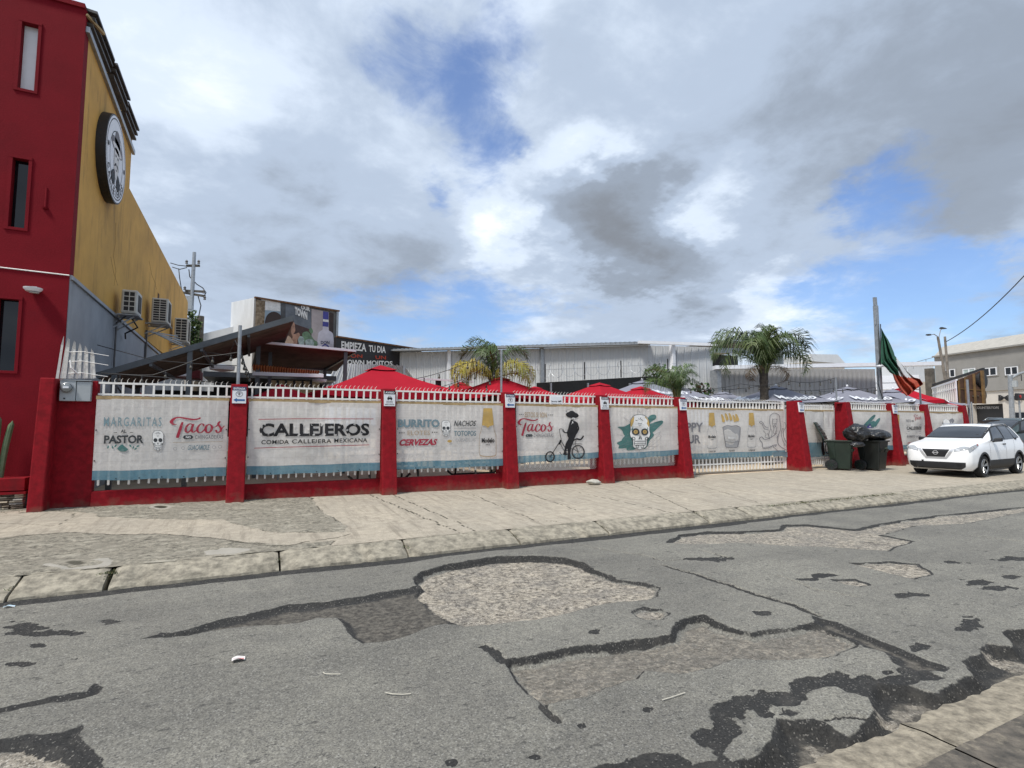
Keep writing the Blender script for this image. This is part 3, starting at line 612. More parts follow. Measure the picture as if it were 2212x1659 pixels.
# meter wall and left end pillar
t = thing('meter_wall', (-2.8, 12.2, .09), 'short dark red wall panel between the leaning end pillar and the first banner', 'wall')
MB().box(-3.13, -2.555, 12.06, 12.26, -.0, 2.345).build('wall_panel', M_RED, t, bevel=.01)
g = .02; q = MB(); q.hexa([(-3.34,11.66,g),(-3.12,11.66,g),(-3.12,12.40,g),(-3.34,12.40,g),(-3.31,11.80,2.36),(-3.10,11.80,2.36),(-3.12,12.35,2.36),(-3.31,12.35,2.36)])
q.build('end_pillar', M_RED, label='wide leaning red pillar at the left end of the fence beside the meter', cat='pillar', bevel=.02)
# chipped white paint marks and debris on the tops
# electricity meter
M_GBOX = mat('grey_enamel', (.36, .39, .41), rough=.4, var=.08, vs=5, bump=.05, stain=(.22,.2,.18), stainamt=.3)
a = at(132, 822, Y=12.0); b = at(196, 867, Y=12.0)
t = thing('meter_box', ((a.x+b.x)/2, 12.0, b.z), 'grey electricity meter box with a round glass dial on the red wall panel', 'electric meter')
mx_, mz = b.x-a.x, a.z-b.z; cx = a.x+mx_*.52
MB().box(a.x, cx-.004, 11.95, 12.06, b.z, a.z).build('meter_cabinet', M_GBOX, t, bevel=.006)
MB().box(cx+.004, b.x, 11.96, 12.06, b.z, a.z-.012).build('cabinet_door', M_GBOX, t, bevel=.006)
MB().box(a.x-.006, b.x+.006, 11.94, 12.06, a.z+.002, a.z+.014).build('drip_cap', M_GBOX, t)
mc = ((a.x+cx)/2-.01, 11.95, b.z+mz*.64)
MB().lathe([(0,0),(.118*.78,0),(.118*.78,-.03),(.085,-.034),(.085,-.02)], mc, 28, axis='y').build('meter_ring', M_GALV, t, smooth=35)
MB().lathe([(.080,-.015),(.078,-.075),(.066,-.095),(0,-.10)], mc, 24, axis='y').build('glass_dome', glassmat('meter_glass', (.20,.22,.23)), t, smooth=True)
MB().box(mc[0]-.035, mc[0]+.045, 11.84, 11.848, mc[2]-.012, mc[2]+.022).build('dial_plate', M_SIGNW, t)
MB().box(a.x+.06, a.x+.085, 11.943, 11.951, b.z+.03, b.z+.055).build('seal', M_BLK, t)
# ---------------------------------------------------------------- flat print on cloth
def ribbon(q, pts, w, fn, mi=0, n=6, closed=False):
    """pts in drawing units; w width(s); Catmull-Rom"""
    P = [np.array(p, float) for p in pts]
    if len(P) > 2:
        R = []; Wd = []
        for i in range(len(P)-1):
            p0, p1, p2, p3 = P[max(i-1,0)], P[i], P[i+1], P[min(i+2,len(P)-1)]
            for k in range(n):
                t_ = k/n; R.append(.5*((2*p1)+(-p0+p2)*t_+(2*p0-5*p1+4*p2-p3)*t_*t_+(-p0+3*p1-3*p2+p3)*t_**3)); 
                if isinstance(w, (list, tuple)): Wd.append(w[i]*(1-t_)+w[i+1]*t_)
                else: Wd.append(w)
        R.append(P[-1]); Wd.append(w[-1] if isinstance(w, (list, tuple)) else w)
    else: R = P; Wd = list(w) if isinstance(w, (list, tuple)) else [w]*2
    k = len(q.v)
    for i, p in enumerate(R):
        d = R[min(i+1,len(R)-1)]-R[max(i-1,0)]; d = d/(np.hypot(*d)+1e-9); nrm = np.array((-d[1], d[0]))*Wd[i]/2
        q.v.append(fn(*(p+nrm))); q.v.append(fn(*(p-nrm)))
    for i in range(len(R)-1): q.f.append([k+2*i, k+2*i+1, k+2*i+3, k+2*i+2]); q.m.append(mi)
def blob(q, pts, fn, mi=0, smooth=True, n=4):
    P = [np.array(p, float) for p in pts]
    if smooth:
        R = []; m_ = len(P)
        for i in range(m_):
            p0, p1, p2, p3 = P[i-1], P[i], P[(i+1)%m_], P[(i+2)%m_]
            for k in range(n):
                t_ = k/n; R.append(.5*((2*p1)+(-p0+p2)*t_+(2*p0-5*p1+4*p2-p3)*t_*t_+(-p0+3*p1-3*p2+p3)*t_**3))
    else: R = P
    tri = tessellate_polygon([[Vector((p[0], p[1], 0)) for p in R]]); k = len(q.v)
    for p in R: q.v.append(fn(*p))
    for t_ in tri: q.f.append([k+i for i in t_]); q.m.append(mi)
def ell(q, cx, cy, rx, ry, fn, mi=0, n=22, rot=0):
    c, s_ = math.cos(rot), math.sin(rot)
    blob(q, [(cx+rx*math.cos(2*math.pi*i/n)*c-ry*math.sin(2*math.pi*i/n)*s_, cy+rx*math.cos(2*math.pi*i/n)*s_+ry*math.sin(2*math.pi*i/n)*c) for i in range(n)], fn, mi, smooth=False)
def ring2(q, cx, cy, rx, ry, w, fn, mi=0, n=28):
    ribbon(q, [(cx+rx*math.cos(2*math.pi*i/n), cy+ry*math.sin(2*math.pi*i/n)) for i in range(n+1)], w, fn, mi, n=1)
ZT = {'2': (.3414,0,566.3), '3': (.2934,442.4,619.4), '4': (.2507,796.3,690.1), '5': (.1813,1106,796.3), '6': (.2133,1327.2,690.1), '7': (.2667,1681.1,601.7), '8': (.26,353.9,513.2),
      'c': (.14,1902.3,867.1), 'b': (.14,1681.1,867.1), 'm': (.2133,0,778.6), 'r': (.1814,1840.4,690.1), 'g': (.168,1468.8,814.0), 't': (.5,0,0), 's': (.3414,0,0), 'n': (.1544,203.5,814.0), '1': (1,0,0)}
def zz(k, x, y): s_, a_, b_ = ZT[k]; return a_+s_*x, b_+s_*y
def fade(name, c, a=.12): return mat('print_'+name, c, rough=.8, var=a, vs=7, bump=0, stain=tuple(x*.4+.3 for x in c), stainamt=.45, stains=14)
P_TEAL = fade('faded_teal', (.20,.30,.34)); P_DK = fade('charcoal', (.030,.036,.042)); P_GREY = fade('grey', (.20,.20,.22)); P_REDP = fade('crimson', (.34,.018,.045)); P_GOLD = fade('gold', (.50,.33,.10))
P_GRN = fade('agave_green', (.06,.17,.16)); P_PALE = fade('bone', (.76,.76,.75)); P_LT = fade('light_grey', (.36,.36,.37)); P_BLK = mat('print_black', (.012,.012,.015), rough=.8, var=.3, vs=10, bump=0)
P_TEAL2 = fade('slate_teal', (.16,.24,.28)); P_SAND = fade('sand', (.42,.32,.22)); P_VIO = fade('violet', (.05,.04,.20))
def cloth_mat():
    m, n, l = nodes_of('banner_vinyl'); n.clear(); out = n.new('ShaderNodeOutputMaterial'); o = n.new('ShaderNodeTexCoord').outputs['Object']
    br = n.new('ShaderNodeTexBrick'); br.inputs['Scale'].default_value = 1; br.inputs['Mortar Size'].default_value = .006; br.inputs['Brick Width'].default_value = .42; br.inputs['Row Height'].default_value = .165; br.inputs['Mortar Smooth'].default_value = .6
    mp = n.new('ShaderNodeMapping'); mp.inputs['Rotation'].default_value = (math.pi/2, 0, 0); l.new(o, mp.inputs[0]); l.new(mp.outputs[0], br.inputs[0])
    c = MX(n, l, MR(n, l, T(n, l, o, 3, 6), .35, .7), (.84,.82,.795), (.76,.74,.715)); c = MX(n, l, MR(n, l, T(n, l, o, 11, 6, .75), .45, .7, 0, .5), c, (.56,.545,.52))
    c = MX(n, l, MA(n, l, 'MULTIPLY', br.outputs['Fac'], .38), c, (.54,.52,.50))
    d = n.new('ShaderNodeBsdfDiffuse'); tr = n.new('ShaderNodeBsdfTranslucent'); tp = n.new('ShaderNodeBsdfTransparent'); l.new(c, d.inputs[0]); l.new(c, tr.inputs[0])
    bp = n.new('ShaderNodeBump'); bp.inputs['Strength'].default_value = .55; bp.inputs['Distance'].default_value = .02; l.new(T(n, l, o, 5.5, 5, .6, (1,1,1)), bp.inputs['Height']); l.new(bp.outputs[0], d.inputs['Normal'])
    m1 = n.new('ShaderNodeMixShader'); m1.inputs[0].default_value = .38; l.new(d.outputs[0], m1.inputs[1]); l.new(tr.outputs[0], m1.inputs[2])
    m2 = n.new('ShaderNodeMixShader'); m2.inputs[0].default_value = .12; l.new(m1.outputs[0], m2.inputs[1]); l.new(tp.outputs[0], m2.inputs[2]); l.new(m2.outputs[0], out.inputs[0]); return m
def band_mat():
    m, n, l = nodes_of('banner_blue_band'); n.clear(); out = n.new('ShaderNodeOutputMaterial'); o = n.new('ShaderNodeTexCoord').outputs['Object']
    c = MX(n, l, MR(n, l, T(n, l, o, 4, 6), .35, .7), (.14,.29,.38), (.21,.35,.41)); c = MX(n, l, MR(n, l, T(n, l, o, 20, 6, .75), .5, .7, 0, .5), c, (.12,.18,.21))
    d = n.new('ShaderNodeBsdfDiffuse'); tr = n.new('ShaderNodeBsdfTranslucent'); tp = n.new('ShaderNodeBsdfTransparent'); l.new(c, d.inputs[0]); l.new(c, tr.inputs[0])
    m1 = n.new('ShaderNodeMixShader'); m1.inputs[0].default_value = .3; l.new(d.outputs[0], m1.inputs[1]); l.new(tr.outputs[0], m1.inputs[2])
    m2 = n.new('ShaderNodeMixShader'); m2.inputs[0].default_value = .13; l.new(m1.outputs[0], m2.inputs[1]); l.new(tp.outputs[0], m2.inputs[2]); l.new(m2.outputs[0], out.inputs[0]); return m
M_CLOTH = cloth_mat(); M_BAND = band_mat()
class Banner:
    def __init__(s, x0, x1, label, z1=2.02, z0=.55, yb=11.93, fold=1.0, seed=0, band=.17, sag=.03, group='printed banners tied to the street fence', lift=0):
        s.x0, s.x1, s.z0, s.z1, s.yb, s.fold, s.seed, s.sag, s.lift = x0, x1, z0, z1, yb, fold, seed, sag, lift
        s.t = thing('banner', ((x0+x1)/2, yb, z0), label, 'banner', group)
        q = MB(); nv = 26; bandv = band/(z1-z0)
        vs_ = list(np.linspace(0, bandv, 5))+list(np.linspace(bandv, 1, nv))[1:]
        nu = 54; k = 0
        for v in vs_:
            for i in range(nu+1): q.v.append(s.pt(x0+(x1-x0)*i/nu, z0+(z1-z0)*v, 0, v))
        for j in range(len(vs_)-1):
            for i in range(nu):
                a = j*(nu+1)+i; q.f.append([a, a+1, a+nu+2, a+nu+1]); q.m.append(1 if j < 4 else 0)
        q.build('cloth', [M_CLOTH, M_BAND], s.t, smooth=True, fix=False)
        MB().box(x0-.01, x1+.01, yb+.0, yb+.06, z1-.012, z1+.05).build('batten', M_WOOD, s.t)
        g = MB(); 
        for zz_ in (z0+.35, z0+.9):
            for x in (x0+.02, x1-.02): p = s.pt(x, zz_, .006); g.lathe([(0,-.004),(.012,-.004),(.012,.004),(0,.004)], p, 8, axis='y')
        for k in range(1, 6): p = s.pt(x0+(x1-x0)*k/6, z0+.03, .006); g.lathe([(0,-.004),(.010,-.004),(.010,.004),(0,.004)], p, 8, axis='y')
        g.build('eyelets', M_BLK, s.t)
        s.off = .013
    def wr(s, x, z):
        u = (x-s.x0)/(s.x1-s.x0); v = (z-s.z0)/(s.z1-s.z0); a = 0
        for (cu, cv, du, dv, am) in ((0,1,.75,-.8,1),(1,1,-.7,-.75,1),(.25,1,.2,-1,.5),(.7,1,-.25,-1,.5),(0,0,.6,.5,.5),(1,0,-.6,.5,.6)):
            px, pv = u-cu, v-cv; ln = math.hypot(du, dv); along = (px*du+pv*dv)/ln; across = (px*dv-pv*du)/ln
            if along > 0: a += am*math.exp(-(across*9/(1+along))**2)*math.exp(-along*1.2)*math.sin(min(1, along*2.2)*math.pi/2)
        n_ = mnoise.noise((x*1.6, z*1.2, s.seed)); n2_ = mnoise.noise((x*4.3+z*2, z*3, s.seed+7))
        return s.fold*1.6*(.020*a+.014*n_+.006*n2_)
    def pt(s, x, z, off, v=None):
        u = (x-s.x0)/(s.x1-s.x0); vv = (z-s.z0)/(s.z1-s.z0)
        dz = s.sag*(math.sin(u*math.pi*5+s.seed)*.25-.35*math.sin(math.pi*u))*(1-min(1, vv*3)) + s.lift*u*max(0, 1-vv*2.5) if vv < .4 else 0
        return (x, s.yb-s.wr(x, z)-off, z+dz)
    def fn(s, key, off=None):
        off = s.off if off is None else off
        def f(x, y):
            p = at(*zz(key, x, y), Y=s.yb); return s.pt(p.x, p.z, off)
        return f
    def text(s, txt, key, x0, yb0, x1, yt1, m, bold=0.02, shear=0, name='lettering', space=1.0, off=None, arc=0):
        """box given by lower-left and upper-right corners in picture units"""
        a = at(*zz(key, x0, yb0), Y=s.yb); b = at(*zz(key, x1, yt1), Y=s.yb); v, f = text_polys(txt, bold, space); q = MB(); w, h = b.x-a.x, b.z-a.z
        off = s.off if off is None else off
        for (u, k) in v: q.v.append(s.pt(a.x+w*(u*(1-abs(shear))+shear*k), a.z+h*(k+arc*4*u*(1-u)), off))
        q.f = [list(x) for x in f]; q.m = [0]*len(q.f); return q.build(name, m, s.t, fix=False)
    def draw(s, name, mats, fnc): q = MB(); fnc(q); return q.build(name, mats, s.t, fix=False)
def tacos(B, key, x0, y0, x1, y1, m, name='lettering'):
    """brush script word in a unit box drawn by hand"""
    f0 = B.fn(key)
    def f(u, v): return f0(x0+(x1-x0)*u, y0+(y1-y0)*v)
    def d(q):
        T_ = lambda pts, w: ribbon(q, pts, w, f)
        T_([(.10,.36),(.03,.34),(.00,.22),(.06,.06),(.16,.02),(.30,.08),(.42,.12),(.52,.08),(.54,.02)], [.02,.05,.07,.06,.06,.075,.07,.05,.03])
        T_([(.21,.24),(.185,.42),(.155,.66),(.12,.92),(.115,1.0)], [.035,.055,.06,.062,.04])
        T_([(.40,.38),(.35,.32),(.285,.46),(.27,.66),(.31,.74),(.37,.60),(.405,.36)], [.02,.035,.045,.045,.04,.03,.03])
        T_([(.415,.33),(.385,.56),(.40,.73),(.46,.66),(.50,.55)], [.045,.045,.035,.03,.02])
        T_([(.61,.44),(.60,.34),(.55,.34),(.495,.52),(.50,.71),(.56,.74),(.625,.60),(.65,.5)], [.03,.04,.03,.045,.045,.035,.03,.02])
        T_([(.72,.34),(.665,.42),(.645,.62),(.685,.75),(.745,.66),(.765,.46),(.72,.34)], [.03,.045,.05,.04,.045,.045,.03])
        T_([(.76,.48),(.84,.46),(.90,.28),(.915,.20)], [.02,.025,.03,.035])
        T_([(.90,.24),(.885,.36),(.93,.52),(.925,.68),(.865,.74),(.84,.62)], [.04,.045,.045,.045,.04,.04])
        T_([(.92,.66),(.97,.50),(1.0,.42)], [.03,.022,.015])
    return B.draw(name, m, d)
def skull(B, key, cx, cy, s_, face, line, eye, gold=None, name='skull_print'):
    """sugar skull, s_ = half height in drawing units"""
    f0 = B.fn(key); f1 = B.fn(key, B.off+.002); f2 = B.fn(key, B.off+.004); f3 = B.fn(key, B.off+.006)
    A = lambda g: (lambda u, v: g(cx+u*s_, cy+v*s_))
    outl = [(0,-1),(.3,-.95),(.5,-.75),(.56,-.45),(.53,-.12),(.56,.08),(.5,.3),(.4,.36),(.39,.62),(.36,.85),(.18,.96),(0,1),(-.18,.96),(-.36,.85),(-.39,.62),(-.4,.36),(-.5,.3),(-.56,.08),(-.53,-.12),(-.56,-.45),(-.5,-.75),(-.3,-.95)]
    q = MB(); blob(q, outl, A(f0)); q.build(name, face, B.t, fix=False)
    q = MB(); g = A(f1); ribbon(q, outl+[outl[0]], .025, g)
    for sx_ in (-1, 1):
        ell(q, sx_*.25, -.02, .20, .20, g); ribbon(q, [(sx_*.40,.50),(sx_*.47,.38),(sx_*.40,.28),(sx_*.28,.34),(sx_*.30,.46),(sx_*.37,.42)], .035, g)
        ribbon(q, [(sx_*.04,.82),(sx_*.16,.74),(sx_*.20,.88),(sx_*.10,.92),(sx_*.09,.84)], .03, g)
        blob(q, [(sx_*.02,.16),(sx_*.09,.42),(sx_*.02,.38)], g, smooth=False)
        for k in range(3): ell(q, sx_*(.05+.07*k), -.78+.055*k, .016, .075, g, rot=sx_*(.5+.35*k))
    ribbon(q, [(-.30,.52),(.30,.52)], .03, g); ribbon(q, [(-.30,.66),(.30,.66)], .022, g); ribbon(q, [(-.28,.76),(.28,.76)], .03, g); ribbon(q, [(-.30,.52),(-.31,.66),(-.28,.76)], .025, g); ribbon(q, [(.30,.52),(.31,.66),(.28,.76)], .025, g)
    ribbon(q, [(-.12,-.52),(0,-.48),(.12,-.52)], .02, g); ribbon(q, [(-.1,-.42),(0,-.38),(.1,-.42)], .015, g)
    q.build('skull_lines', line, B.t, fix=False)
    if gold:
        q = MB(); g = A(f2)
        for sx_ in (-1, 1):
            for k in range(8): ell(q, sx_*.25+.075*math.cos(k*math.pi/4), -.02+.075*math.sin(k*math.pi/4), .048, .034, g, rot=k*math.pi/4, n=10)
            blob(q, [(sx_*.33,-.90),(sx_*.52,-.66),(sx_*.54,-.42),(sx_*.50,-.30),(sx_*.44,-.42),(sx_*.38,-.55),(sx_*.34,-.7)], A(f1))
        q.build('skull_petals', gold, B.t, fix=False, kind='stuff')
        q = MB()
        for sx_ in (-1, 1): ell(q, sx_*.25, -.02, .03, .03, A(f3), n=10)
        q.build('skull_centres', line, B.t, fix=False)
def dots(B, key, pts, r, m): B.draw('dots', m, lambda q: [ell(q, x, y, r, r, B.fn(key), n=10) for x, y in pts])
def line(B, key, pts, w, m, name='rule_line'): return B.draw(name, m, lambda q: ribbon(q, pts, w, B.fn(key)))
def bottle(B, key, x0, y0, x1, y1, big=True):
    f0 = B.fn(key); A = lambda g: (lambda u, v: g(x0+(x1-x0)*u, y0+(y1-y0)*v))
    B.draw('bottle_foil', P_GOLD, lambda q: blob(q, [(.24,0),(.76,0),(.78,.10),(.85,.35),(.62,.37),(.5,.41),(.38,.37),(.15,.35),(.22,.10)], A(f0), smooth=False))
    out = [(.16,.36),(.10,.47),(.02,.56),(0,.70),(0,.92),(.08,.98),(.5,1.0),(.92,.98),(1,.92),(1,.70),(.98,.56),(.90,.47),(.84,.36)]
    B.draw('bottle_outline', P_LT if not big else P_SAND, lambda q: ribbon(q, out, .022*(x1-x0)/(x1-x0), A(f0)) )
# --- 1
B = Banner(-2.53, -.42, 'banner with MARGARITAS, AL PASTOR and Tacos lettering at the left end of the fence', seed=1, fold=.55)
B.text('MARGARITAS', '2', 657, 1038, 1025, 980, P_TEAL, .010, space=1.35)
B.text('AL', '2', 764, 1080, 802, 1058, P_DK, .02); B.text('PASTOR', '2', 658, 1146, 912, 1094, P_DK, .035)
line(B, '2', [(720,1078),(742,1078)], 3, P_DK); line(B, '2', [(822,1077),(845,1077)], 3, P_DK)
def taco_d(q):
    f = B.fn('2'); blob(q, [(745,1182),(752,1168),(772,1153),(790,1165),(810,1183),(795,1196),(765,1197)], f)
    for x, y, r in ((685,1170,.3),(714,1172,-.4),(732,1162,.6),(826,1162,-.6),(845,1172,.3),(874,1164,1.2),(860,1180,1.0)): ell(q, x, y, 5, 10, f, n=10, rot=r)
B.draw('taco_print', P_GRN, taco_d)
skull(B, '2', 1001, 1127, 63, P_PALE, P_DK, P_DK)
tacos(B, '2', 1086, 980, 1420, 1112, P_REDP)
B.draw('lozenge', P_DK, lambda q: blob(q, [(1157,1107),(1168,1096),(1214,1095),(1226,1106),(1214,1118),(1168,1119)], B.fn('2'), smooth=False))
B.text('NO', '2', 1177, 1113, 1208, 1100, P_PALE, .03, off=.016)
B.text('CHINGADERAS', '2', 1234, 1118, 1412, 1092, P_GREY, .015, space=1.2); line(B, '2', [(1095,1140),(1410,1134)], 2.2, P_SAND)
B.text('GUACAMOLE', '2', 1187, 1188, 1328, 1154, P_TEAL2, .02, shear=.03)
B.draw('icons', P_LT, lambda q: [ring2(q, x, y, 11, 9, 2.5, B.fn('2')) for x, y in ((1110,1180),(1160,1176),(1355,1171),(1392,1168))])
# --- 2
B = Banner(-.06, 2.57, 'large banner with CALLEJEROS in cracked black capitals between two red rules', seed=2, fold=1.5)
line(B, '3', [(395,977),(700,972),(1240,973)], 4.5, P_REDP); line(B, '3', [(365,1188),(700,1177),(1212,1164)], 4.5, P_REDP)
B.text('CALLEJEROS', '3', 400, 1098, 1212, 1006, P_BLK, .035, space=1.0)
[B.draw('paint_chip', M_CLOTH, lambda q: blob(q, [(cx+random.uniform(6,16)*math.cos(a_)*.8, cy+random.uniform(4,15)*math.sin(a_)) for a_ in np.linspace(0, 5.6, 7)], B.fn('3', .014))) for cx, cy in [(418,1030),(415,1085),(440,1010),(470,1092),(535,1075),(545,1020),(585,1088),(600,1015),(660,1030),(690,1090),(725,1015),(760,1050),(790,1012),(800,1090),(860,1015),(880,1085),(930,1030),(960,1093),(1000,1010),(1045,1055),(1060,1090),(1100,1012),(1150,1085),(1180,1020)]]
for w_, xa, xb, yl in (('COMIDA',416,618,1159),('CALLEJERA',640,930,1153),('MEXICANA',950,1197,1147)): B.text(w_, '3', xa, yl, xb, yl-34, P_BLK, .012, space=1.08)
# --- 3
B = Banner(2.94, 5.57, 'banner with BURRITO, ELOTES, CERVEZAS, NACHOS and a tall beer bottle', seed=3, fold=.8)
B.text('BURRITO', '4', 250, 926, 606, 862, P_TEAL2, .045); B.text('ELOTES', '4', 333, 997, 525, 955, P_SAND, .005, space=1.1); B.text('CERVEZAS', '4', 256, 1085, 592, 1028, P_REDP, .045, shear=.05)
dots(B, '4', [(268,977),(286,977),(304,977),(546,972),(565,972),(583,972)], 5, P_DK)
skull(B, '4', 661, 937, 68, P_PALE, P_DK, P_DK)
B.text('NACHOS', '4', 728, 918, 926, 870, P_DK, .015, shear=.06); line(B, '4', [(730,938),(925,936)], 2.5, P_GREY)
B.text('TOTOPOS', '4', 730, 1003, 922, 958, P_TEAL2, .02); B.text('QUESADILLAS', '4', 745, 1052, 918, 1022, P_LT, .0)
B.draw('lime_print', P_GOLD, lambda q: (ell(q, 692, 1048, 19, 12, B.fn('4'))))
bottle(B, '4', 951, 765, 1096, 1180); B.text('Modelo', '4', 972, 1060, 1082, 1020, P_BLK, .035); B.text('ESPECIAL', '4', 1010, 1084, 1045, 1074, P_DK, .02)
# --- 4
B = Banner(5.93, 8.40, 'banner with a mariachi in a sombrero riding a small bicycle', seed=4, fold=1.1, z0=.60, lift=.06)
B.text('ESTOS SI SON', '4', 1340, 842, 1530, 800, P_SAND, .02, space=1.05); dots(B, '4', [(1298,819),(1312,819),(1326,819),(1548,823),(1563,823),(1578,823)], 4.5, P_DK)
tacos(B, '4', 1290, 853, 1582, 1002, P_REDP)
B.draw('lozenge', P_DK, lambda q: blob(q, [(1350,1000),(1358,989),(1402,988),(1413,1000),(1402,1012),(1358,1013)], B.fn('4'), smooth=False)); B.text('NO', '4', 1364, 1007, 1398, 993, P_PALE, .03, off=.016)
B.text('CHINGADERAS', '4', 1420, 1014, 1580, 980, P_GREY, .015, space=1.2)
def mariachi(q):
    f = B.fn('5'); rb = lambda p, w: ribbon(q, p, w, f)
    ell(q, 710, 553, 76, 37, f, rot=.10); blob(q, [(672,540),(680,512),(705,502),(735,512),(748,540)], f)
    rb([(652,520),(640,505),(655,490),(690,482),(715,478)], [5,3,2,2,1])
    blob(q, [(700,605),(722,618),(760,635),(777,660),(770,700),(782,745),(755,790),(740,822),(690,835),(655,820),(640,760),(655,715),(668,665),(684,625)], f)
    rb([(676,690),(660,735),(640,762),(605,757),(585,735)], [22,18,14,11,9]); rb([(765,650),(785,715),(770,745),(745,750)], [20,18,14,10])
    rb([(572,845),(560,800),(548,740),(556,718),(590,725),(612,758)], [6,6,5,6,6,7])
    blob(q, [(668,820),(735,815),(725,870),(700,930),(690,1000),(688,1060),(700,1082),(660,1098),(655,1070),(658,1000),(650,960),(636,1000),(650,1038),(600,1030),(612,1000),(628,900),(650,850)], f)
    rb([(548,905),(570,850)], 24); rb([(550,880),(505,960),(470,1020),(447,1052)], 8); rb([(575,870),(620,940),(640,985)], 7); rb([(560,895),(600,960),(625,1000)], 5)
    rb([(720,862),(760,838),(800,845),(822,838),(850,800)], [10,18,22,20,16]); rb([(672,908),(760,900),(832,903)], 7); rb([(760,850),(745,905),(780,1002)], 5); rb([(640,990),(700,960),(780,1002)], 5)
    rb([(640,970),(655,1030),(700,1060)], 5); rb([(560,1000),(585,1030)], 6)
    for cx, cy, r in ((445,1052,57),(780,1003,79)):
        ring2(q, cx, cy, r*.93, r*1.06, 12, f); ring2(q, cx, cy, r*.80, r*.9, 3, f)
        for k in range(9):
            a_ = k*2*math.pi/9+.3; rb([(cx, cy), (cx+r*.9*math.cos(a_), cy+r*1.02*math.sin(a_))], 2.2)
    rb([(420,1112),(470,1114)], 6); rb([(740,1082),(860,1078)], 6)
B.draw('mariachi_print', P_BLK, mariachi)
def mface(q):
    f = B.fn('5', .014); blob(q, [(706,548),(738,545),(750,570),(742,592),(722,605),(708,590),(700,568)], f); ell(q, 712, 640, 7, 14, f); ell(q, 694, 690, 7, 10, f); ribbon(q, [(686,720),(700,650)], 3, f)
B.draw('face_print', P_PALE, mface)
B.draw('moustache', P_BLK, lambda q: (ribbon(q, [(704,590),(718,576),(734,590)], [3,9,3], B.fn('5', .017)), ell(q, 722, 600, 8, 6, B.fn('5', .017), n=10)))
# --- 5
B = Banner(8.78, 11.22, 'banner with a big white sugar skull on green agave leaves', seed=5, fold=1.25, z0=.60, lift=.07)
def leaves(q):
    f = B.fn('5', .008)
    for P in ([(1250,695),(1330,688),(1400,655),(1430,700),(1430,830),(1400,850),(1330,790),(1300,730)], [(1245,885),(1300,855),(1410,790),(1440,860),(1430,930),(1330,950),(1262,950),(1268,915)],
              [(1355,955),(1400,920),(1500,900),(1470,960),(1380,978)], [(1590,620),(1640,560),(1690,548),(1708,566),(1700,600),(1640,640),(1600,700)], [(1600,690),(1660,650),(1770,618),(1785,650),(1720,710),(1650,770),(1600,800)],
              [(1590,780),(1660,770),(1670,800),(1620,860),(1600,930),(1560,960),(1570,860)], [(1300,860),(1340,800),(1420,760),(1430,850),(1390,890)]): blob(q, P, f)
B.draw('agave_leaves', P_GRN, leaves)
def veins(q):
    f = B.fn('5', .011)
    for P in ([(1262,700),(1340,710),(1420,740)],[(1262,930),(1340,890),(1430,860)],[(1300,940),(1380,900),(1440,880)],[(1620,700),(1700,665),(1770,640)],[(1610,640),(1650,600),(1690,570)],[(1310,830),(1370,815),(1430,790)]): ribbon(q, P, 2.5, f)
    for P in ([(1400,650),(1350,600),(1320,585),(1360,630)],[(1480,560),(1500,480),(1530,560)],[(1590,850),(1680,790),(1760,752),(1690,840),(1600,930)],[(1600,900),(1700,820),(1770,805),(1700,880),(1600,960)],[(1600,930),(1700,935),(1740,900)],[(1570,965),(1650,968),(1690,940)],[(1300,980),(1350,960)],[(1270,790),(1320,800)]): ribbon(q, P, 2.2, f)
B.draw('leaf_lines', P_GREY, veins)
skull(B, '5', 1510, 757, 208, P_PALE, P_DK, P_DK, P_GOLD)
# --- 6 happy hour on the sliding gate
B = Banner(11.0, 16.40, 'long banner with bottles, an ice bucket and a lion on the sliding gate', seed=6, fold=.9, z0=.50, yb=12.37, sag=.04)
B.text('HAPPY', '6', 575, 1135, 887, 1043, P_GREY, .03); B.text('HOUR', '6', 590, 1256, 862, 1166, P_GREY, .03)
for x0 in (929, 1335): bottle(B, '6', x0, 945, x0+(98 if x0 < 1000 else 90), 1305 if x0 < 1000 else 1295, big=False)
B.text('Modelo', '6', 941, 1200, 1016, 1170, P_DK, .03); B.text('Modelo', '6', 1343, 1193, 1412, 1165, P_DK, .03)
B.text('US$3.50', '6', 945, 1341, 1016, 1325, P_DK, .02); B.text('US$3.50', '6', 1350, 1329, 1416, 1311, P_DK, .02); B.text('BUCKET', '6', 1158, 1336, 1212, 1318, P_DK, .02)
B.text('ESP', '6', 966, 1222, 992, 1213, P_DK, .02); B.text('ESP', '6', 1368, 1216, 1392, 1206, P_DK, .02)
B.draw('bucket_print', P_LT, lambda q: (blob(q, [(1085,1088),(1262,1090),(1240,1292),(1120,1290)], B.fn('6'), smooth=False)))
B.draw('bucket_outline', P_GREY, lambda q: (ribbon(q, [(1085,1088),(1100,1200),(1120,1288)], 6, B.fn('6', .012)), ribbon(q, [(1262,1090),(1255,1200),(1240,1290)], 8, B.fn('6', .012)), ribbon(q, [(1120,1290),(1180,1300),(1240,1292)], 6, B.fn('6', .012)), ribbon(q, [(1088,1092),(1130,1075),(1180,1080),(1225,1076),(1260,1092)], 8, B.fn('6', .012)), ribbon(q, [(1105,1235),(1180,1244),(1250,1236)], 4, B.fn('6', .012))))
B.text('Modelo', '6', 1135, 1212, 1215, 1178, P_PALE, .02, off=.014)
B.draw('bottle_tops', P_GOLD, lambda q: [blob(q, [(x,y),(x+18,y+8),(x+34,y+66+d),(x+10,y+78+d),(x+4,y+40)], B.fn('6')) for x, y, d in ((1078,962,0),(1118,952,-8),(1156,950,-6),(1222,958,-5),(1195,968,-8))])
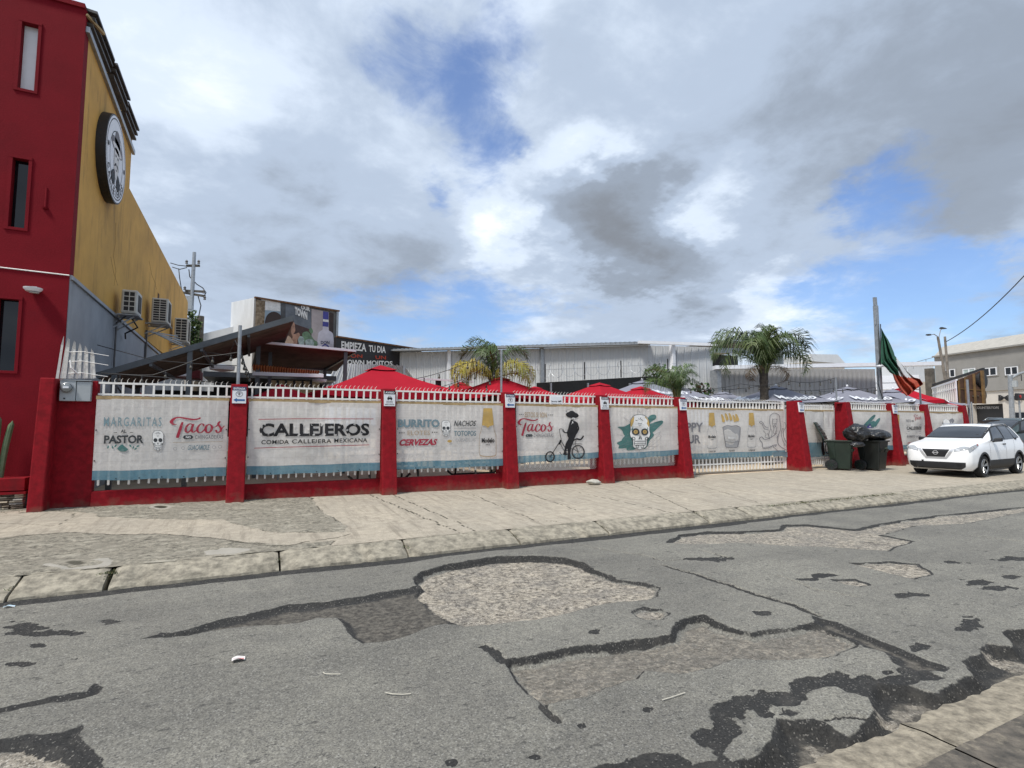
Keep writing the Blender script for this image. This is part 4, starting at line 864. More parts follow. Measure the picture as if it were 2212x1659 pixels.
def lion(q):
    f = B.fn('6'); rb = lambda p, w=5: ribbon(q, p, w, f)
    rb([(1570,975),(1610,948),(1660,972),(1672,1040),(1682,1090),(1668,1150),(1640,1200)]); rb([(1570,975),(1563,1040),(1575,1100),(1558,1160),(1565,1210)]); rb([(1592,1000),(1596,1060),(1612,1100),(1632,1058),(1642,1005)], 4)
    rb([(1600,1012),(1612,1008)]); rb([(1626,1010),(1640,1014)]); rb([(1606,1050),(1616,1062),(1626,1050)], 6); rb([(1598,1085),(1614,1076),(1630,1086)], 6); rb([(1612,1100),(1602,1140),(1618,1160),(1630,1130)], 4)
    rb([(1558,1120),(1510,1105),(1490,1060),(1462,1046),(1475,1030),(1500,1050),(1520,1085),(1556,1100)]); rb([(1500,1125),(1530,1160),(1520,1190),(1555,1200)], 4)
    rb([(1640,1150),(1580,1195),(1520,1215),(1490,1190),(1466,1205),(1480,1235),(1492,1250),(1500,1300),(1560,1298),(1600,1275),(1640,1270)], 7); rb([(1660,1160),(1650,1240),(1680,1290),(1760,1335)], 6)
    rb([(1600,1290),(1660,1340),(1700,1360)], 5); rb([(1540,1150),(1560,1180),(1570,1215)], 4); rb([(1585,1110),(1590,1160),(1580,1190)], 4); rb([(1640,1090),(1636,1140),(1620,1170)], 4)
    rb([(1720,1040),(1735,1080),(1712,1140),(1720,1210),(1760,1280),(1780,1310)], 5); rb([(1700,1100),(1690,1160),(1705,1230),(1740,1290)], 4); rb([(1770,1180),(1740,1230),(1765,1270)], 4)
    for k in range(6): rb([(1508+k*22,1290-k*3),(1514+k*22,1305-k*3),(1522+k*22,1290-k*3)], 4)
B.draw('lion_print', P_GREY, lion)
B.draw('rock_print', P_TEAL2, lambda q: blob(q, [(1600,1352),(1660,1345),(1780,1340),(1785,1372),(1740,1392),(1660,1385),(1610,1392)], B.fn('6', .014)))
# --- 7 on the pedestrian gate
B = Banner(17.45, 18.40, 'narrow banner with part of a bicycle rider print on the pedestrian gate', seed=7, fold=.9, z0=.42, yb=12.30, band=.5)
def rider2(q):
    f = B.fn('b'); rb = lambda p, w: ribbon(q, p, w, f)
    blob(q, [(655,470),(720,490),(720,560),(690,640),(712,800),(680,830),(660,760),(650,700),(668,600),(650,520)], f); rb([(590,430),(640,450),(650,470)], 8); rb([(585,660),(600,590),(640,640),(670,680)], 5)
    ring2(q, 770, 720, 52, 92, 12, f)
    for k in range(7): a_ = k*.9; rb([(770,720),(770+50*math.cos(a_),720+88*math.sin(a_))], 3)
B.draw('rider_print', P_BLK, rider2)
B2 = Banner(18.44, 19.02, 'pale blank cloth strip with vertical folds beside the pillar behind the bins', seed=17, fold=1.6, z0=.42, yb=12.30, band=.17)
# --- 8
B = Banner(19.46, 21.9, 'banner with teal agave leaves behind the black rubbish bags', seed=8, fold=1.5, z0=.6)
B.draw('agave_leaves', P_GRN, lambda q: [blob(q, P, B.fn('b')) for P in ([(1290,365),(1400,260),(1468,207),(1490,230),(1400,330),(1300,420)],[(1450,350),(1530,262),(1552,280),(1480,390)],[(1400,330),(1470,300),(1460,390),(1420,400)])])
B.draw('violet_print', P_VIO, lambda q: blob(q, [(1295,375),(1380,320),(1440,350),(1440,400),(1310,410)], B.fn('b', .013)))
# --- 9
B = Banner(22.26, 24.15, 'banner with a small menu and CALLEJEROS headline behind the bonnet of the white car', seed=9, fold=1.5, z0=.6)
B.text('CALLEJEROS', 'c', 380, 435, 622, 386, P_DK, .03); line(B, 'c', [(375,366),(620,362)], 4, P_DK); line(B, 'c', [(390,462),(620,460)], 6, P_GREY); line(B, 'c', [(375,496),(620,492)], 4, P_GREY)
B.text('NO', 'c', 462, 312, 492, 290, P_DK, .05); B.text('PASTOR', 'c', 375, 318, 450, 278, P_GREY, .02); tacos(B, 'c', 500, 205, 612, 300, P_REDP); B.text('BURRITO', 'c', 385, 556, 500, 522, P_GREY, .03); B.text('NACHOS', 'c', 520, 556, 615, 522, P_GREY, .02)
B.draw('bottle_foil', P_GOLD, lambda q: blob(q, [(238,205),(270,205),(282,380),(262,380)], B.fn('c'), smooth=False)); B.text('CERVEZAS', 'c', 395, 660, 520, 625, P_REDP, .03)
# --- 10
B = Banner(24.52, 27.05, 'banner with a small skull and grey leaves just above the white car roof', seed=10, fold=1.6, z0=.6)
skull(B, 'c', 990, 360, 85, P_PALE, P_DK, P_DK); B.draw('grey_leaves', P_GREY, lambda q: [blob(q, P, B.fn('c', .007)) for P in ([(1040,290),(1085,262),(1112,290),(1090,330),(1040,340)],[(930,350),(950,300),(960,340)])])
# ---------------------------------------------------------------- notices on pillars
def txt_on(parent, txt, x0, x1, z0, z1, y, m, bold=.02, name='lettering'):
    v, f = text_polys(txt, bold, 1.0); q = MB(); q.v = [(x0+(x1-x0)*u, y, z0+(z1-z0)*k) for u, k in v]; q.f = [list(a_) for a_ in f]; q.m = [0]*len(q.f); return q.build(name, m, parent, fix=False)
def notice(i, kind, label):
    x = PIL[i]; z1 = 2.30; w, h = .25, .33 if kind == 'arrow' else .34
    xa_, xb_ = x-.12, x+.125
    y = 11.865; t = thing('pillar_notice', (x, y, z1-h), label, 'sign', 'small notices fixed to the red pillars')
    MB().box(xa_, xb_, y-.006, y+.06, z1-h, z1).build('plate', M_SIGNW, t)
    MB().box(xa_, xb_, y-.009, y-.0062, z1-.075, z1).build('header', M_NAVY if kind == 'arrow' else M_BLK, t)
    txt_on(t, 'ENTRADA' if kind == 'arrow' else 'AVISO', xa_+.02, xb_-.02, z1-.058, z1-.018, y-.0105, M_SIGNW, .03)
    fn = lambda a_, b_: (a_, y-.0085, b_)
    q = MB(); cx_ = (xa_+xb_)/2
    if kind == 'arrow':
        ring2(q, cx_, z1-.145, .060, .052, .009, fn); ell(q, cx_, z1-.15, .018, .026, fn); ribbon(q, [(cx_-.04,z1-.13),(cx_,z1-.118),(cx_+.04,z1-.13)], .012, fn); q.build('emblem', P_GREY, t, fix=False)
        q = MB(); q.add([fn(xa_+.02,z1-.265),fn(xa_+.085,z1-.225),fn(xa_+.085,z1-.248),fn(xb_-.02,z1-.248),fn(xb_-.02,z1-.284),fn(xa_+.085,z1-.284),fn(xa_+.085,z1-.306)], [(0,1,2,5,6),(2,3,4,5)]); q.build('arrow', M_BLUEP, t, fix=False)
    else:
        blob(q, [(cx_-.055,z1-.19),(cx_-.055,z1-.155),(cx_-.035,z1-.145),(cx_-.025,z1-.115),(cx_+.025,z1-.115),(cx_+.035,z1-.145),(cx_+.055,z1-.155),(cx_+.055,z1-.19)], fn, smooth=False)
        for s_ in (-1,1): ell(q, cx_+s_*.036, z1-.195, .014, .014, fn, n=10)
        q.build('car_symbol', M_BLK, t, fix=False)
        q = MB(); blob(q, [(cx_-.022,z1-.145),(cx_+.022,z1-.145),(cx_+.016,z1-.125),(cx_-.016,z1-.125)], lambda a_, b_: (a_, y-.0105, b_), smooth=False); q.build('car_window', M_SIGNW, t, fix=False)
        txt_on(t, 'PROHIBIDO', xa_+.05, xb_-.05, z1-.245, z1-.228, y-.0085, M_BLK, .02); txt_on(t, 'ESTACIONAR', xa_+.05, xb_-.05, z1-.275, z1-.258, y-.0085, M_BLK, .02); txt_on(t, 'FRENTE AL PORTON', xa_+.02, xb_-.02, z1-.315, z1-.293, y-.0085, M_BLK, .03)
notice(0, 'arrow', 'ENTRADA notice with a blue arrow on the pillar right of the margaritas banner')
notice(1, 'aviso', 'AVISO notice with a car symbol on the pillar left of the burrito banner')
notice(2, 'arrow', 'ENTRADA arrow notice on the pillar below the thin galvanised pole')
notice(3, 'aviso', 'AVISO notice with a car symbol on the pillar between mariachi and skull banners')
notice(4, 'arrow', 'arrow notice on the pillar at the left end of the sliding gate')
notice(5, 'arrow', 'arrow notice on the pillar beside the pedestrian gate')
notice(7, 'arrow', 'small arrow notice on the pillar between the bins and the white car')
a = at(1188, 855, Y=11.98); b = at(1215, 878, Y=11.98)
t = thing('security_sign', (a.x, 11.98, b.z), 'white rounded camera warning plate on the rail above the mariachi banner', 'sign')
MB().box(a.x, b.x, 11.955, 11.975, b.z, a.z).build('plate', M_SIGNW, t, bevel=.02)
w = b.x-a.x; txt_on(t, 'Security', a.x+.06*w, a.x+.55*w, b.z+.11, b.z+.15, 11.953, M_BLK, .02); txt_on(t, 'Cameras in Use', a.x+.08*w, a.x+.92*w, b.z+.04, b.z+.08, 11.953, M_BLK, .02)
MB().box(a.x+.62*w, a.x+.76*w, 11.951, 11.954, b.z+.115, b.z+.145).box(a.x+.78*w, a.x+.86*w, 11.951, 11.954, b.z+.12, b.z+.155).build('camera_symbol', M_BLK, t)
# loose stone by the pillar foot
q = MB(); bm = bmesh.new(); bmesh.ops.create_icosphere(bm, subdivisions=3, radius=.5)
for v in bm.verts: n_ = 1+.35*mnoise.noise(v.co*2.2); v.co = Vector((v.co.x*.42, v.co.y*.2, v.co.z*.14))*n_
q.add([v.co+at(1283,1041,Z=.07) for v in bm.verts], [[v.index for v in f.verts] for f in bm.faces]); bm.free()
q.build('stone', mat('pale_stone', (.50,.48,.42), rough=.9, var=.2, vs=12, bump=.6), smooth=40, label='pale flat stone lying at the foot of the fence by the mariachi banner', cat='stone')
# ============================================================ LEFT BUILDING
M_YEL = mat('ochre_wall_paint', (.62, .35, .075), rough=.8, var=.14, vs=.7, bump=.5, bs=30, stain=(.16,.09,.025), stainamt=.65, stains=2.4, streak=1, disp=.008)
M_GWALL = mat('blue_grey_wall_paint', (.30, .325, .36), rough=.8, var=.12, vs=1.0, bump=.4, bs=40, stain=(.17,.185,.20), stainamt=.4, stains=1.5, streak=1)
M_SHEET = mat('weathered_zinc', (.11, .105, .105), rough=.55, metal=.3, var=.25, vs=3, bump=.15)
M_WIN = glassmat('dark_window_glass', (.006,.007,.009), spec=.4)
M_FROST = mat('white_window_panel', (.80,.82,.84), rough=.35, var=.04, vs=4, bump=.1)
XW = -3.2; YW = 12.6
bl = thing('corner_building', (-7, 20, 0), 'tall building with crimson street front and ochre side wall at the left edge', 'building')
# street front with three window openings: real recesses
wins = []
for (x0, x1, za, zb) in ((-4.14,-3.90,7.83,9.14),(-4.13,-3.90,5.17,6.48),(-4.19,-3.90,2.52,3.83)): wins.append((x0, x1, za, zb))
q = MB(); TOP = 9.72
def wall_with_holes(q, x0, x1, z0, z1, y0, y1, holes):
    xs_ = sorted({x0, x1, *[h[0] for h in holes], *[h[1] for h in holes]}); zs_ = sorted({z0, z1, *[h[2] for h in holes], *[h[3] for h in holes]})
    for a_, b_ in zip(xs_, xs_[1:]):
        run = None
        for c_, d_ in zip(zs_, zs_[1:]):
            hole = any(h[0]-1e-6 <= a_ and b_ <= h[1]+1e-6 and h[2]-1e-6 <= c_ and d_ <= h[3]+1e-6 for h in holes)
            if not hole: q.box(a_, b_, y0, y1, c_, d_)
wall_with_holes(q, -12, XW, -.3, TOP, YW, YW+.25, wins)
q.build('street_wall', M_REDB, bl)
def roofz(x): return TOP
for i, (x0, x1, za, zb) in enumerate(wins):
    f = MB(); f.box(x0-.05, x1+.05, YW-.025, YW+.0, zb, zb+.05).box(x0-.06, x0, YW-.022, YW+.0, za-.05, zb).box(x1, x1+.05, YW-.02, YW+.0, za-.05, zb).box(x0, x1, YW-.02, YW, za-.05, za)
    fo = f.build('window', M_REDB, bl); fo['_o'] = bl['_o']
    MB().box(x0, x1, YW+.12, YW+.14, za, zb).build('pane', M_FROST if i == 0 else M_WIN, fo)
MB().tube([(-6, YW-.01, 4.44), (XW+.0, YW-.012, 4.37)], .012, 6).build('cable', M_WHITE, bl)
MB().box(-12, XW-.02, YW-.04, YW+.3, TOP, TOP+.09).build('parapet_cap', M_REDB, bl)
MB().lathe([(.0,0),(.02,0),(.02,-.40),(.0,-.41)], (-3.62, YW-.0, 6.0), 10).build('downpipe', M_REDB, bl, smooth=40)
MB().lathe([(0,0),(.04,.01),(.05,.035),(0,.05)], (-3.62, YW-.01, 5.58), 10).build('pipe_cup', M_REDB, bl, smooth=40)
# side wall: ochre above, blue-grey below, stepped roofline
q = MB(); Yb = 31.9; q.prism([(XW,YW+.25,4.33),(XW,Yb,4.33),(XW,Yb,7.96),(XW,17.15,7.96),(XW,17.15,9.72),(XW,YW+.25,9.72)], (-.25,0,0)); q.build('side_wall', M_YEL, bl)
q = MB(); q.prism([(XW+.012,YW+.02,-.2),(XW+.012,Yb+.05,-.2),(XW+.012,Yb+.05,4.02),(XW+.012,24,4.10),(XW+.012,YW+.02,4.30)], (-.2,0,0)); q.build('lower_wall', M_GWALL, bl)
MB().hexa([(XW-.0,YW+.02,4.30),(XW+.055,YW+.02,4.30),(XW+.055,Yb,4.02),(XW,Yb,4.02),(XW-.0,YW+.02,4.385),(XW+.04,YW+.02,4.385),(XW+.04,Yb,4.11),(XW,Yb,4.11)]).build('ledge', M_GWALL, bl)
MB().box(-12, XW-.26, YW+.26, 30, 7.2, 7.3).box(-12, XW-.26, YW+.26, 17.1, 9.3, 9.4).build('roof_slab', M_SHEET, bl)
MB().box(-12, XW-.0, Yb, Yb+.2, -.2, 7.9).build('back_wall', M_YEL, bl)
MB().box(XW-.26, XW+.004, 17.13, 17.16, 7.96, 9.7).build('gable_return', M_YEL, bl)
# ochre wall: small hole and cracks
MB().box(XW-.02, XW+.006, 22.6, 22.95, 5.95, 6.3).build('wall_hole', mat('dark_rust', (.09,.03,.01), rough=.9), bl)
def crack_tube(pts, w): return MB().tube([(XW-.001, y, z) for y, z in pts], w*.45, 4)
for pts in ([(15.9,6.55),(16.0,6.1),(15.85,5.7),(16.2,5.4),(16.1,5.0)], [(15.6,5.6),(16.0,5.3),(16.5,5.1)], [(20.6,6.9),(21.2,6.6),(21.9,6.5),(22.3,6.35)]): crack_tube(pts, .011).build('wall_crack', mat('crack_dark', (.16,.09,.025), rough=.9), bl)
# roof sheets hanging over the edge: corrugated panels + fascia
def corr(q, p0, p1, p2, n, amp, th=.004, mi=0):
    """corrugated sheet: p0->p1 across the waves, p0->p2 along them"""
    p0, p1, p2 = map(Vector, (p0, p1, p2)); nrm = (p1-p0).cross(p2-p0).normalized(); m_ = n*4
    prof = [0, .15, 1, .15]
    for s_ in (0,):
        k = len(q.v)
        for i in range(m_+1):
            a_ = p0+(p1-p0)*i/m_+nrm*amp*prof[i % 4]; q.v.append(tuple(a_)); q.v.append(tuple(a_+(p2-p0)))
        for i in range(m_): q.f.append([k+2*i, k+2*i+2, k+2*i+3, k+2*i+1]); q.m.append(mi)
    return q
q = MB(); corr(q, (XW-.35,13.0,9.78), (XW-.35,14.6,9.80), (XW+.17,13.0,9.66), 9, .03); q.build('roof_sheet', M_SHEET, bl, fix=False)
for (y0, y1, z, o_) in ((12.66,14.2,9.80,.16),(14.25,15.7,9.74,.20),(15.72,17.1,9.66,.17)):
    q = MB(); 
    for r in range(3): q.hexa([(XW-.3,y0+.03*r,z-.16*r-.04),(XW+o_-.03*r,y0+.03*r,z-.14*r-.07),(XW+o_-.03*r,y1,z-.14*r-.09),(XW-.3,y1,z-.16*r-.05),(XW-.3,y0,z-.16*r+.02),(XW+o_-.03*r,y0,z-.14*r-.02),(XW+o_-.03*r,y1,z-.14*r-.04),(XW-.3,y1,z-.16*r+.02)])
    q.build('roof_sheet', M_SHEET, bl)
MB().beam((XW+.03,12.63,9.34),(XW+.03,17.3,9.02),.07,.12).build('fascia', M_GALV, bl)
MB().beam((XW+.0,12.6,9.62),(XW+.22,12.95,9.52),.05,.05).build('bracket', M_WOOD, bl)
# floodlight
t = thing('wall_light', (-3.68, YW, 4.0), 'small white half-round wall lamp on the crimson front', 'wall lamp')
MB().lathe([(.0,.0),(.10,.01),(.135,.05),(.14,.075),(.0,.08)], (-3.68,YW-.13,3.97), 18).build('shade', M_SIGNW, t, smooth=40)
MB().box(-3.72,-3.64,YW-.10,YW,3.99,4.08).build('mount', M_SIGNW, t); MB().lathe([(0,-.02),(.07,-.015),(.075,.0),(0,.002)], (-3.66,YW-.13,3.965), 14).build('lens', glassmat('lamp_glass', (.5,.5,.48)), t, smooth=True)
# round sign: centre from the picture, standing 0.45 m off the wall
c = Vector((XW, 14.42, 7.62)); R_ = .98; D_ = .36
D_=.18; _c = at(252,348,X=XW+D_); c = Vector((XW,14.72,_c.z)); R_ = .99
t = thing('round_sign', (XW, c.y, c.z-R_), 'big round black-rimmed sign with a sombrero emblem high on the ochre wall', 'sign')
MB().lathe([(0,.0),(R_,.0),(R_,D_),(R_-.03,D_),(R_-.03,D_-.01),(0,D_-.01)], c, 56, axis='x').build('drum', M_BLK, t, smooth=35)
fS = lambda off: (lambda u, v: (XW+D_+off, c.y+u*R_, c.z+v*R_))
q = MB(); ell(q, 0, 0, .965, .965, fS(.004), n=56); q.build('face', M_SIGNW, t, fix=False)
q = MB(); ring2(q, 0, 0, .90, .90, .022, fS(.007), n=56); ring2(q, 0, 0, .63, .63, .022, fS(.007), n=56); q.build('rings', P_DK, t, fix=False)
q = MB(); g = fS(.008)
def arc_text(word, r, a0, a1, h, flip=False):
    tot = MB(); n_ = len(word)
    for i, ch in enumerate(word):
        a_ = math.radians(a0+(a1-a0)*(i+.5)/n_); v, f = text_polys(ch, .03, 1.0); w_ = abs(math.radians(a1-a0))*r/n_*.68; k = len(tot.v)
        if ch in 'IJ': w_ *= .5
        for (u, k_) in v:
            du = (u-.5)*w_; rr = r+(k_*h if not flip else -k_*h+h); aa = a_+(-du/r if not flip else du/r); tot.v.append(g(rr*math.cos(aa), rr*math.sin(aa)))
        for x in f: tot.f.append([k+i_ for i_ in x]); tot.m.append(0)
    return tot
arc_text('CALLEJEROS', .68, 205, 335, .17, True).build('lettering', P_DK, t, fix=False)
q = MB(); ell(q, 0, .30, .56, .17, g, rot=.0); blob(q, [(-.24,.34),(-.18,.60),(0,.68),(.18,.60),(.24,.34)], g); q.build('sombrero_print', P_GREY, t, fix=False)
q = MB(); g2 = fS(.011); ell(q, 0, .24, .44, .085, g2); blob(q, [(-.2,.22),(.2,.22),(.24,-.1),(.12,-.42),(-.12,-.42),(-.24,-.1)], g2); q.build('face_print', P_PALE, t, fix=False)
q = MB(); g3 = fS(.014)
for s_ in (-1, 1): ell(q, s_*.10, .06, .05, .03, g3); ribbon(q, [(s_*.02,-.12),(s_*.12,-.15),(s_*.2,-.22)], [.05,.06,.01], g3); blob(q, [(s_*.15,-.3),(s_*.4,-.42),(s_*.38,-.6),(s_*.1,-.62)], g3); ell(q, s_*.78, .05, .05, .06, g3)
ribbon(q, [(-.05,-.25),(.05,-.25)], .03, g3); q.build('features', P_DK, t, fix=False)
# air conditioners
M_AC = mat('ac_enamel', (.58,.57,.53), rough=.5, var=.08, vs=5, bump=.03, stain=(.33,.30,.25), stainamt=.4)
def ac(y, z, w, h, d, label, cols, rows):
    t = thing('air_conditioner', (XW+.06, y, z), label, 'air conditioner', 'outdoor units on the ochre wall')
    x0, x1 = XW+.16, XW+.16+d; q = MB(); q.box(x0, x1, y, y+w, z, z+h); q.build('housing', M_AC, t, bevel=.03)
    # coil guard on the end facing the street, fan grille on the face
    MB().box(x0+.05, x1-.05, y-.004, y+.0, z+.05, z+h-.06).build('coil', M_BLK, t)
    for c_ in range(cols+1): MB().box(x0+.05+(d-.1)*c_/cols-.009, x0+.05+(d-.1)*c_/cols+.009, y-.016, y-.005, z+.04, z+h-.05).build('guard_bar', M_AC, t)
    for r_ in range(rows+1): MB().box(x0+.04, x1-.04, y-.014, y-.003, z+.045+(h-.1)*r_/rows, z+.065+(h-.1)*r_/rows).build('guard_bar', M_AC, t)
    q = MB()
    for k in range(9): q.box(x1+.001, x1+.012, y+.10+(w*.62)*k/9, y+.10+(w*.62)*k/9+.03, z+.08, z+h-.10)
    q.build('grille_slots', M_BLK, t, kind='stuff')
    for yy in (y+.08, y+w-.12): MB().beam((XW,yy,z-.04),(x1+.05,yy,z-.04),.04,.04).build('bracket', M_GALV, t); MB().beam((XW,yy,z-.38),(x1-.05,yy,z-.06),.03,.03).build('bracket', M_GALV, t)
    MB().box(x0-.06, x1+.04, y-.03, y+w+.02, z-.05, z-.02).build('shelf', M_GALV, t)
    return t
ac(16.1, 4.34, .62, .60, .34, 'first wall-hung air conditioner from the street, with a coarse grid end', 2, 4)
ac(20.4, 4.86, .80, .80, .46, 'second wall-hung air conditioner from the street', 2, 9)
ac(26.0, 5.02, .95, 1.0, .50, 'third and farthest wall-hung air conditioner', 2, 8)
q = MB(); q.tube([(XW+.25,16.3,4.32),(XW+.2,16.3,4.25),(XW+.06,16.28,4.1),(XW+.06,16.25,3.2),(XW+.08,16.2,2.6),(XW+.3,16.1,2.3)], .022, 6); q.build('conduit', M_SHEET, label='grey conduit looping down from the first air conditioner', cat='conduit')
q = MB(); q.tube([(XW+.3,16.6,4.32),(XW+.42,16.8,4.1),(XW+.12,17.0,3.95),(XW+.08,17.3,3.85)], .02, 6); q.build('hose', M_BLK, label='black drain hose hanging under the first air conditioner', cat='hose')
MB().box(XW+.02,XW+.07,20.5,20.6,2.6,4.6).build('wall_strut', M_SHEET, label='dark upright strut below the second air conditioner', cat='strut')
for k in range(4): MB().beam((XW+.02,20.9+.5*k,4.62+.05*k),(XW+.8,21.5+.6*k,4.60-.04*k),.035,.035).build('steel_arm', M_GALV, label=['topmost','second','third','lowest'][k]+' of the steel arms jutting from the wall below the second air conditioner', cat='bracket', group='steel arms on the ochre wall')
# planter with stone base
t = thing('planter', (-4.3, 12.2, .05), 'long crimson planter box on a base of thin stacked stones', 'planter')
MB().box(-9, -3.52, 12.18, 12.62, .40, .62).build('trough', M_RED, t, bevel=.01)
MB().box(-9, -3.50, 12.16, 12.62, .345, .385).build('lip', M_RED, t)
MB().box(-9, -3.50, 12.30, 12.62, -.05, .35).build('core', M_BLK, t)
MB().box(-9,-3.53,12.22,12.58,.6,.615).build('soil', mat('soil', (.05,.045,.03), rough=.95, var=.3, vs=20, bump=.8), t)
M_ST = [mat('stacked_stone_%s' % k, c_, rough=.9, var=.2, vs=14, bump=.5) for k, c_ in (('cream',(.52,.45,.34)),('grey',(.33,.31,.28)),('brown',(.24,.19,.14)))]
smes = []
for k in range(9):
    q = MB(); w_, h_ = .5, .5; rr = random.Random(k)
    q.hexa([(-.5+rr.uniform(0,.1),-.5,-.5+rr.uniform(0,.15)),(.5-rr.uniform(0,.1),-.5+rr.uniform(0,.3),-.5+rr.uniform(0,.15)),(.5,.5,-.5),(-.5,.5,-.5),(-.5+rr.uniform(0,.12),-.42,.5-rr.uniform(0,.25)),(.5-rr.uniform(0,.12),-.42+rr.uniform(0,.2),.5-rr.uniform(0,.25)),(.5,.5,.5),(-.5,.5,.5)])
    smes.append(q.mesh('stone', M_ST[k % 3]))
z = .02
for r in range(9):
    x = -3.53
    while x > -4.75:
        w_ = random.uniform(.09, .24); h_ = .034
        inst('stone', random.choice(smes), t, (x-w_/2, 12.25+random.uniform(-.02,.03), z+h_/2), (0,0,random.uniform(-.06,.06)), (w_*.97, .14, h_*random.uniform(.75,.98))); x -= w_
    z += .0365
# cacti
M_CAC = mat('cactus_skin', (.075,.13,.06), rough=.6, var=.25, vs=8, bump=.2, col2=(.14,.19,.11))
def cactus(x, y, z0, h, r, lean, label):
    q = MB(); n = 28; pr = []
    for i in range(15):
        t_ = i/14; rr = r*(.72+.35*math.sin(t_*2.6))*(1 if t_ < .9 else math.sqrt(max(0, 1-((t_-.9)/.1)**2))*.98+.02); pr.append((rr, t_*h))
    k = len(q.v)
    for rr, z_ in pr:
        for j in range(n):
            a_ = 2*math.pi*j/n; e_ = rr*(1 if j % 4 == 0 else (.93 if j % 2 else .84)); q.v.append((x+lean*z_*z_/h+e_*math.cos(a_), y+e_*math.sin(a_), z0+z_))
    for i in range(len(pr)-1):
        for j in range(n): q.f.append([k+i*n+j, k+i*n+(j+1)%n, k+(i+1)*n+(j+1)%n, k+(i+1)*n+j]); q.m.append(0)
    return q.build('cactus', M_CAC, smooth=60, label=label, cat='cactus', group='column cacti in the planter')
a = at(14, 1008, Y=12.38); cactus(-4.02, 12.38, .6, 1.12, .052, .02, 'taller column cactus in the planter, left one'); cactus(-3.92, 12.42, .6, 1.02, .045, .10, 'shorter leaning column cactus in the planter, right one')
# white picket guard on the wall top
t = thing('picket_guard', (-2.95, 12.9, 2.3), 'white pointed pickets fanned out above the meter wall', 'fence')
pk = MB(); pk.hexa([(-.022,-.012,0),(.022,-.012,0),(.022,.012,0),(-.022,.012,0),(-.016,-.01,.8),(.016,-.01,.8),(.016,.01,.8),(-.016,.01,.8)]); pk.hexa([(-.016,-.01,.8),(.016,-.01,.8),(.016,.01,.8),(-.016,.01,.8),(.006,-.05,1),(.012,-.05,1),(.012,-.045,1),(.006,-.045,1)])
pkm = pk.mesh('picket', mat('chalky_white_paint', (.68,.67,.63), rough=.7, var=.15, vs=9, stain=(.3,.26,.2), stainamt=.4, stains=12))
for k in range(11):
    a = at(124+8.0*k, 812, Y=12.52); top = at(137+6.4*k+(3 if k % 2 else 0), 727+(k*3.0), Y=12.52); zb_ = a.z-.05; h_ = top.z-zb_
    inst('picket', pkm, t, (a.x, 12.52+.02*(k % 2), zb_), (0, math.atan2(top.x-a.x, h_), random.uniform(-.2,.2)), (1.0, 1, h_))
q = MB()
for z_ in (2.5, 2.72, 2.9): q.tube([(-3.1,12.49,z_),(-2.9,12.48,z_+.02),(-2.5,12.49,z_-.04)], .006, 5)
q.tube([(-3.08,12.48,2.75),(-3.05,12.44,2.6),(-2.95,12.48,2.5)], .012, 5); q.build('tie_wires', M_WHITE, t, kind='stuff')
# ============================================================ UTILITY POLES LEFT
M_WIRE = mat('cable_black', (.02,.02,.022), rough=.6, bump=0)
M_TIMB = mat('weathered_pole_timber', (.13,.115,.095), rough=.9, var=.25, vs=4, bump=.5)
def P(x, y, Y): return at(x, y, Y=Y)
Yp = 42
t = thing('utility_pole', tuple(P(420,900,Yp)), 'grey concrete power pole with crossarms beyond the ochre wall', 'utility pole')
b_ = P(416,905,Yp); tp = P(420,545,Yp); MB().tube([(tp.x-.1,Yp,-.3),(tp.x,Yp,tp.z)], [.22,.11], 10).build('pole', M_GALV, t)
for (xa_, ya_, xb_, yb_) in ((402,574,432,574),(396,632,444,640),(400,628,440,630)):
    MB().beam(P(xa_,ya_,Yp), P(xb_,yb_,Yp), .14, .14).build('crossarm', M_TIMB, t)
for (x, y) in ((403,570),(429,570),(399,627),(440,634),(442,648),(410,660)): MB().lathe([(0,0),(.09,.02),(.06,.12),(.1,.18),(0,.3)], P(x,y,Yp-.1), 8).build('insulator', M_SHEET, t)
for (x, y, w, h) in ((409,640,.35,.9),(411,660,.3,.6)): p_ = P(x,y,Yp-.3); MB().box(p_.x-w/2,p_.x+w/2,p_.y-w/2,p_.y+w/2,p_.z-h,p_.z).build('transformer', M_GBOX, t)
def wire(pts, r, label, cat='cable', group=None, Y=None): 
    return MB().tube([P(x, y, Y) for x, y in pts], r, 5).build('power_line', M_WIRE, smooth=True, label=label, cat=cat, group=group)
wire([(368,568),(385,573),(403,575)], .03, 'upper power line from the ochre wall to the pole top', Y=Yp)
wire([(372,577),(388,582),(404,578)], .03, 'lower power line from the ochre wall to the pole top', Y=Yp)
wire([(408,582),(410,598),(425,614),(438,622),(445,632),(440,642)], .035, 'drooping jumper cable right of the power pole', Y=Yp)
wire([(428,640),(434,660),(428,690),(418,705)], .035, 'cable hanging down right beside the power pole', Y=Yp)
wire([(386,580),(388,600),(392,625),(400,640),(412,700)], .03, 'thin cable falling left of the power pole', Y=Yp)
t = thing('timber_post', tuple(P(430,760,34)), 'short dark timber post right of the power pole', 'post')
a = P(433,683,34); MB().tube([(a.x,34,-.2),(a.x,34,a.z)], .19, 12).build('post', M_TIMB, t, smooth=40)
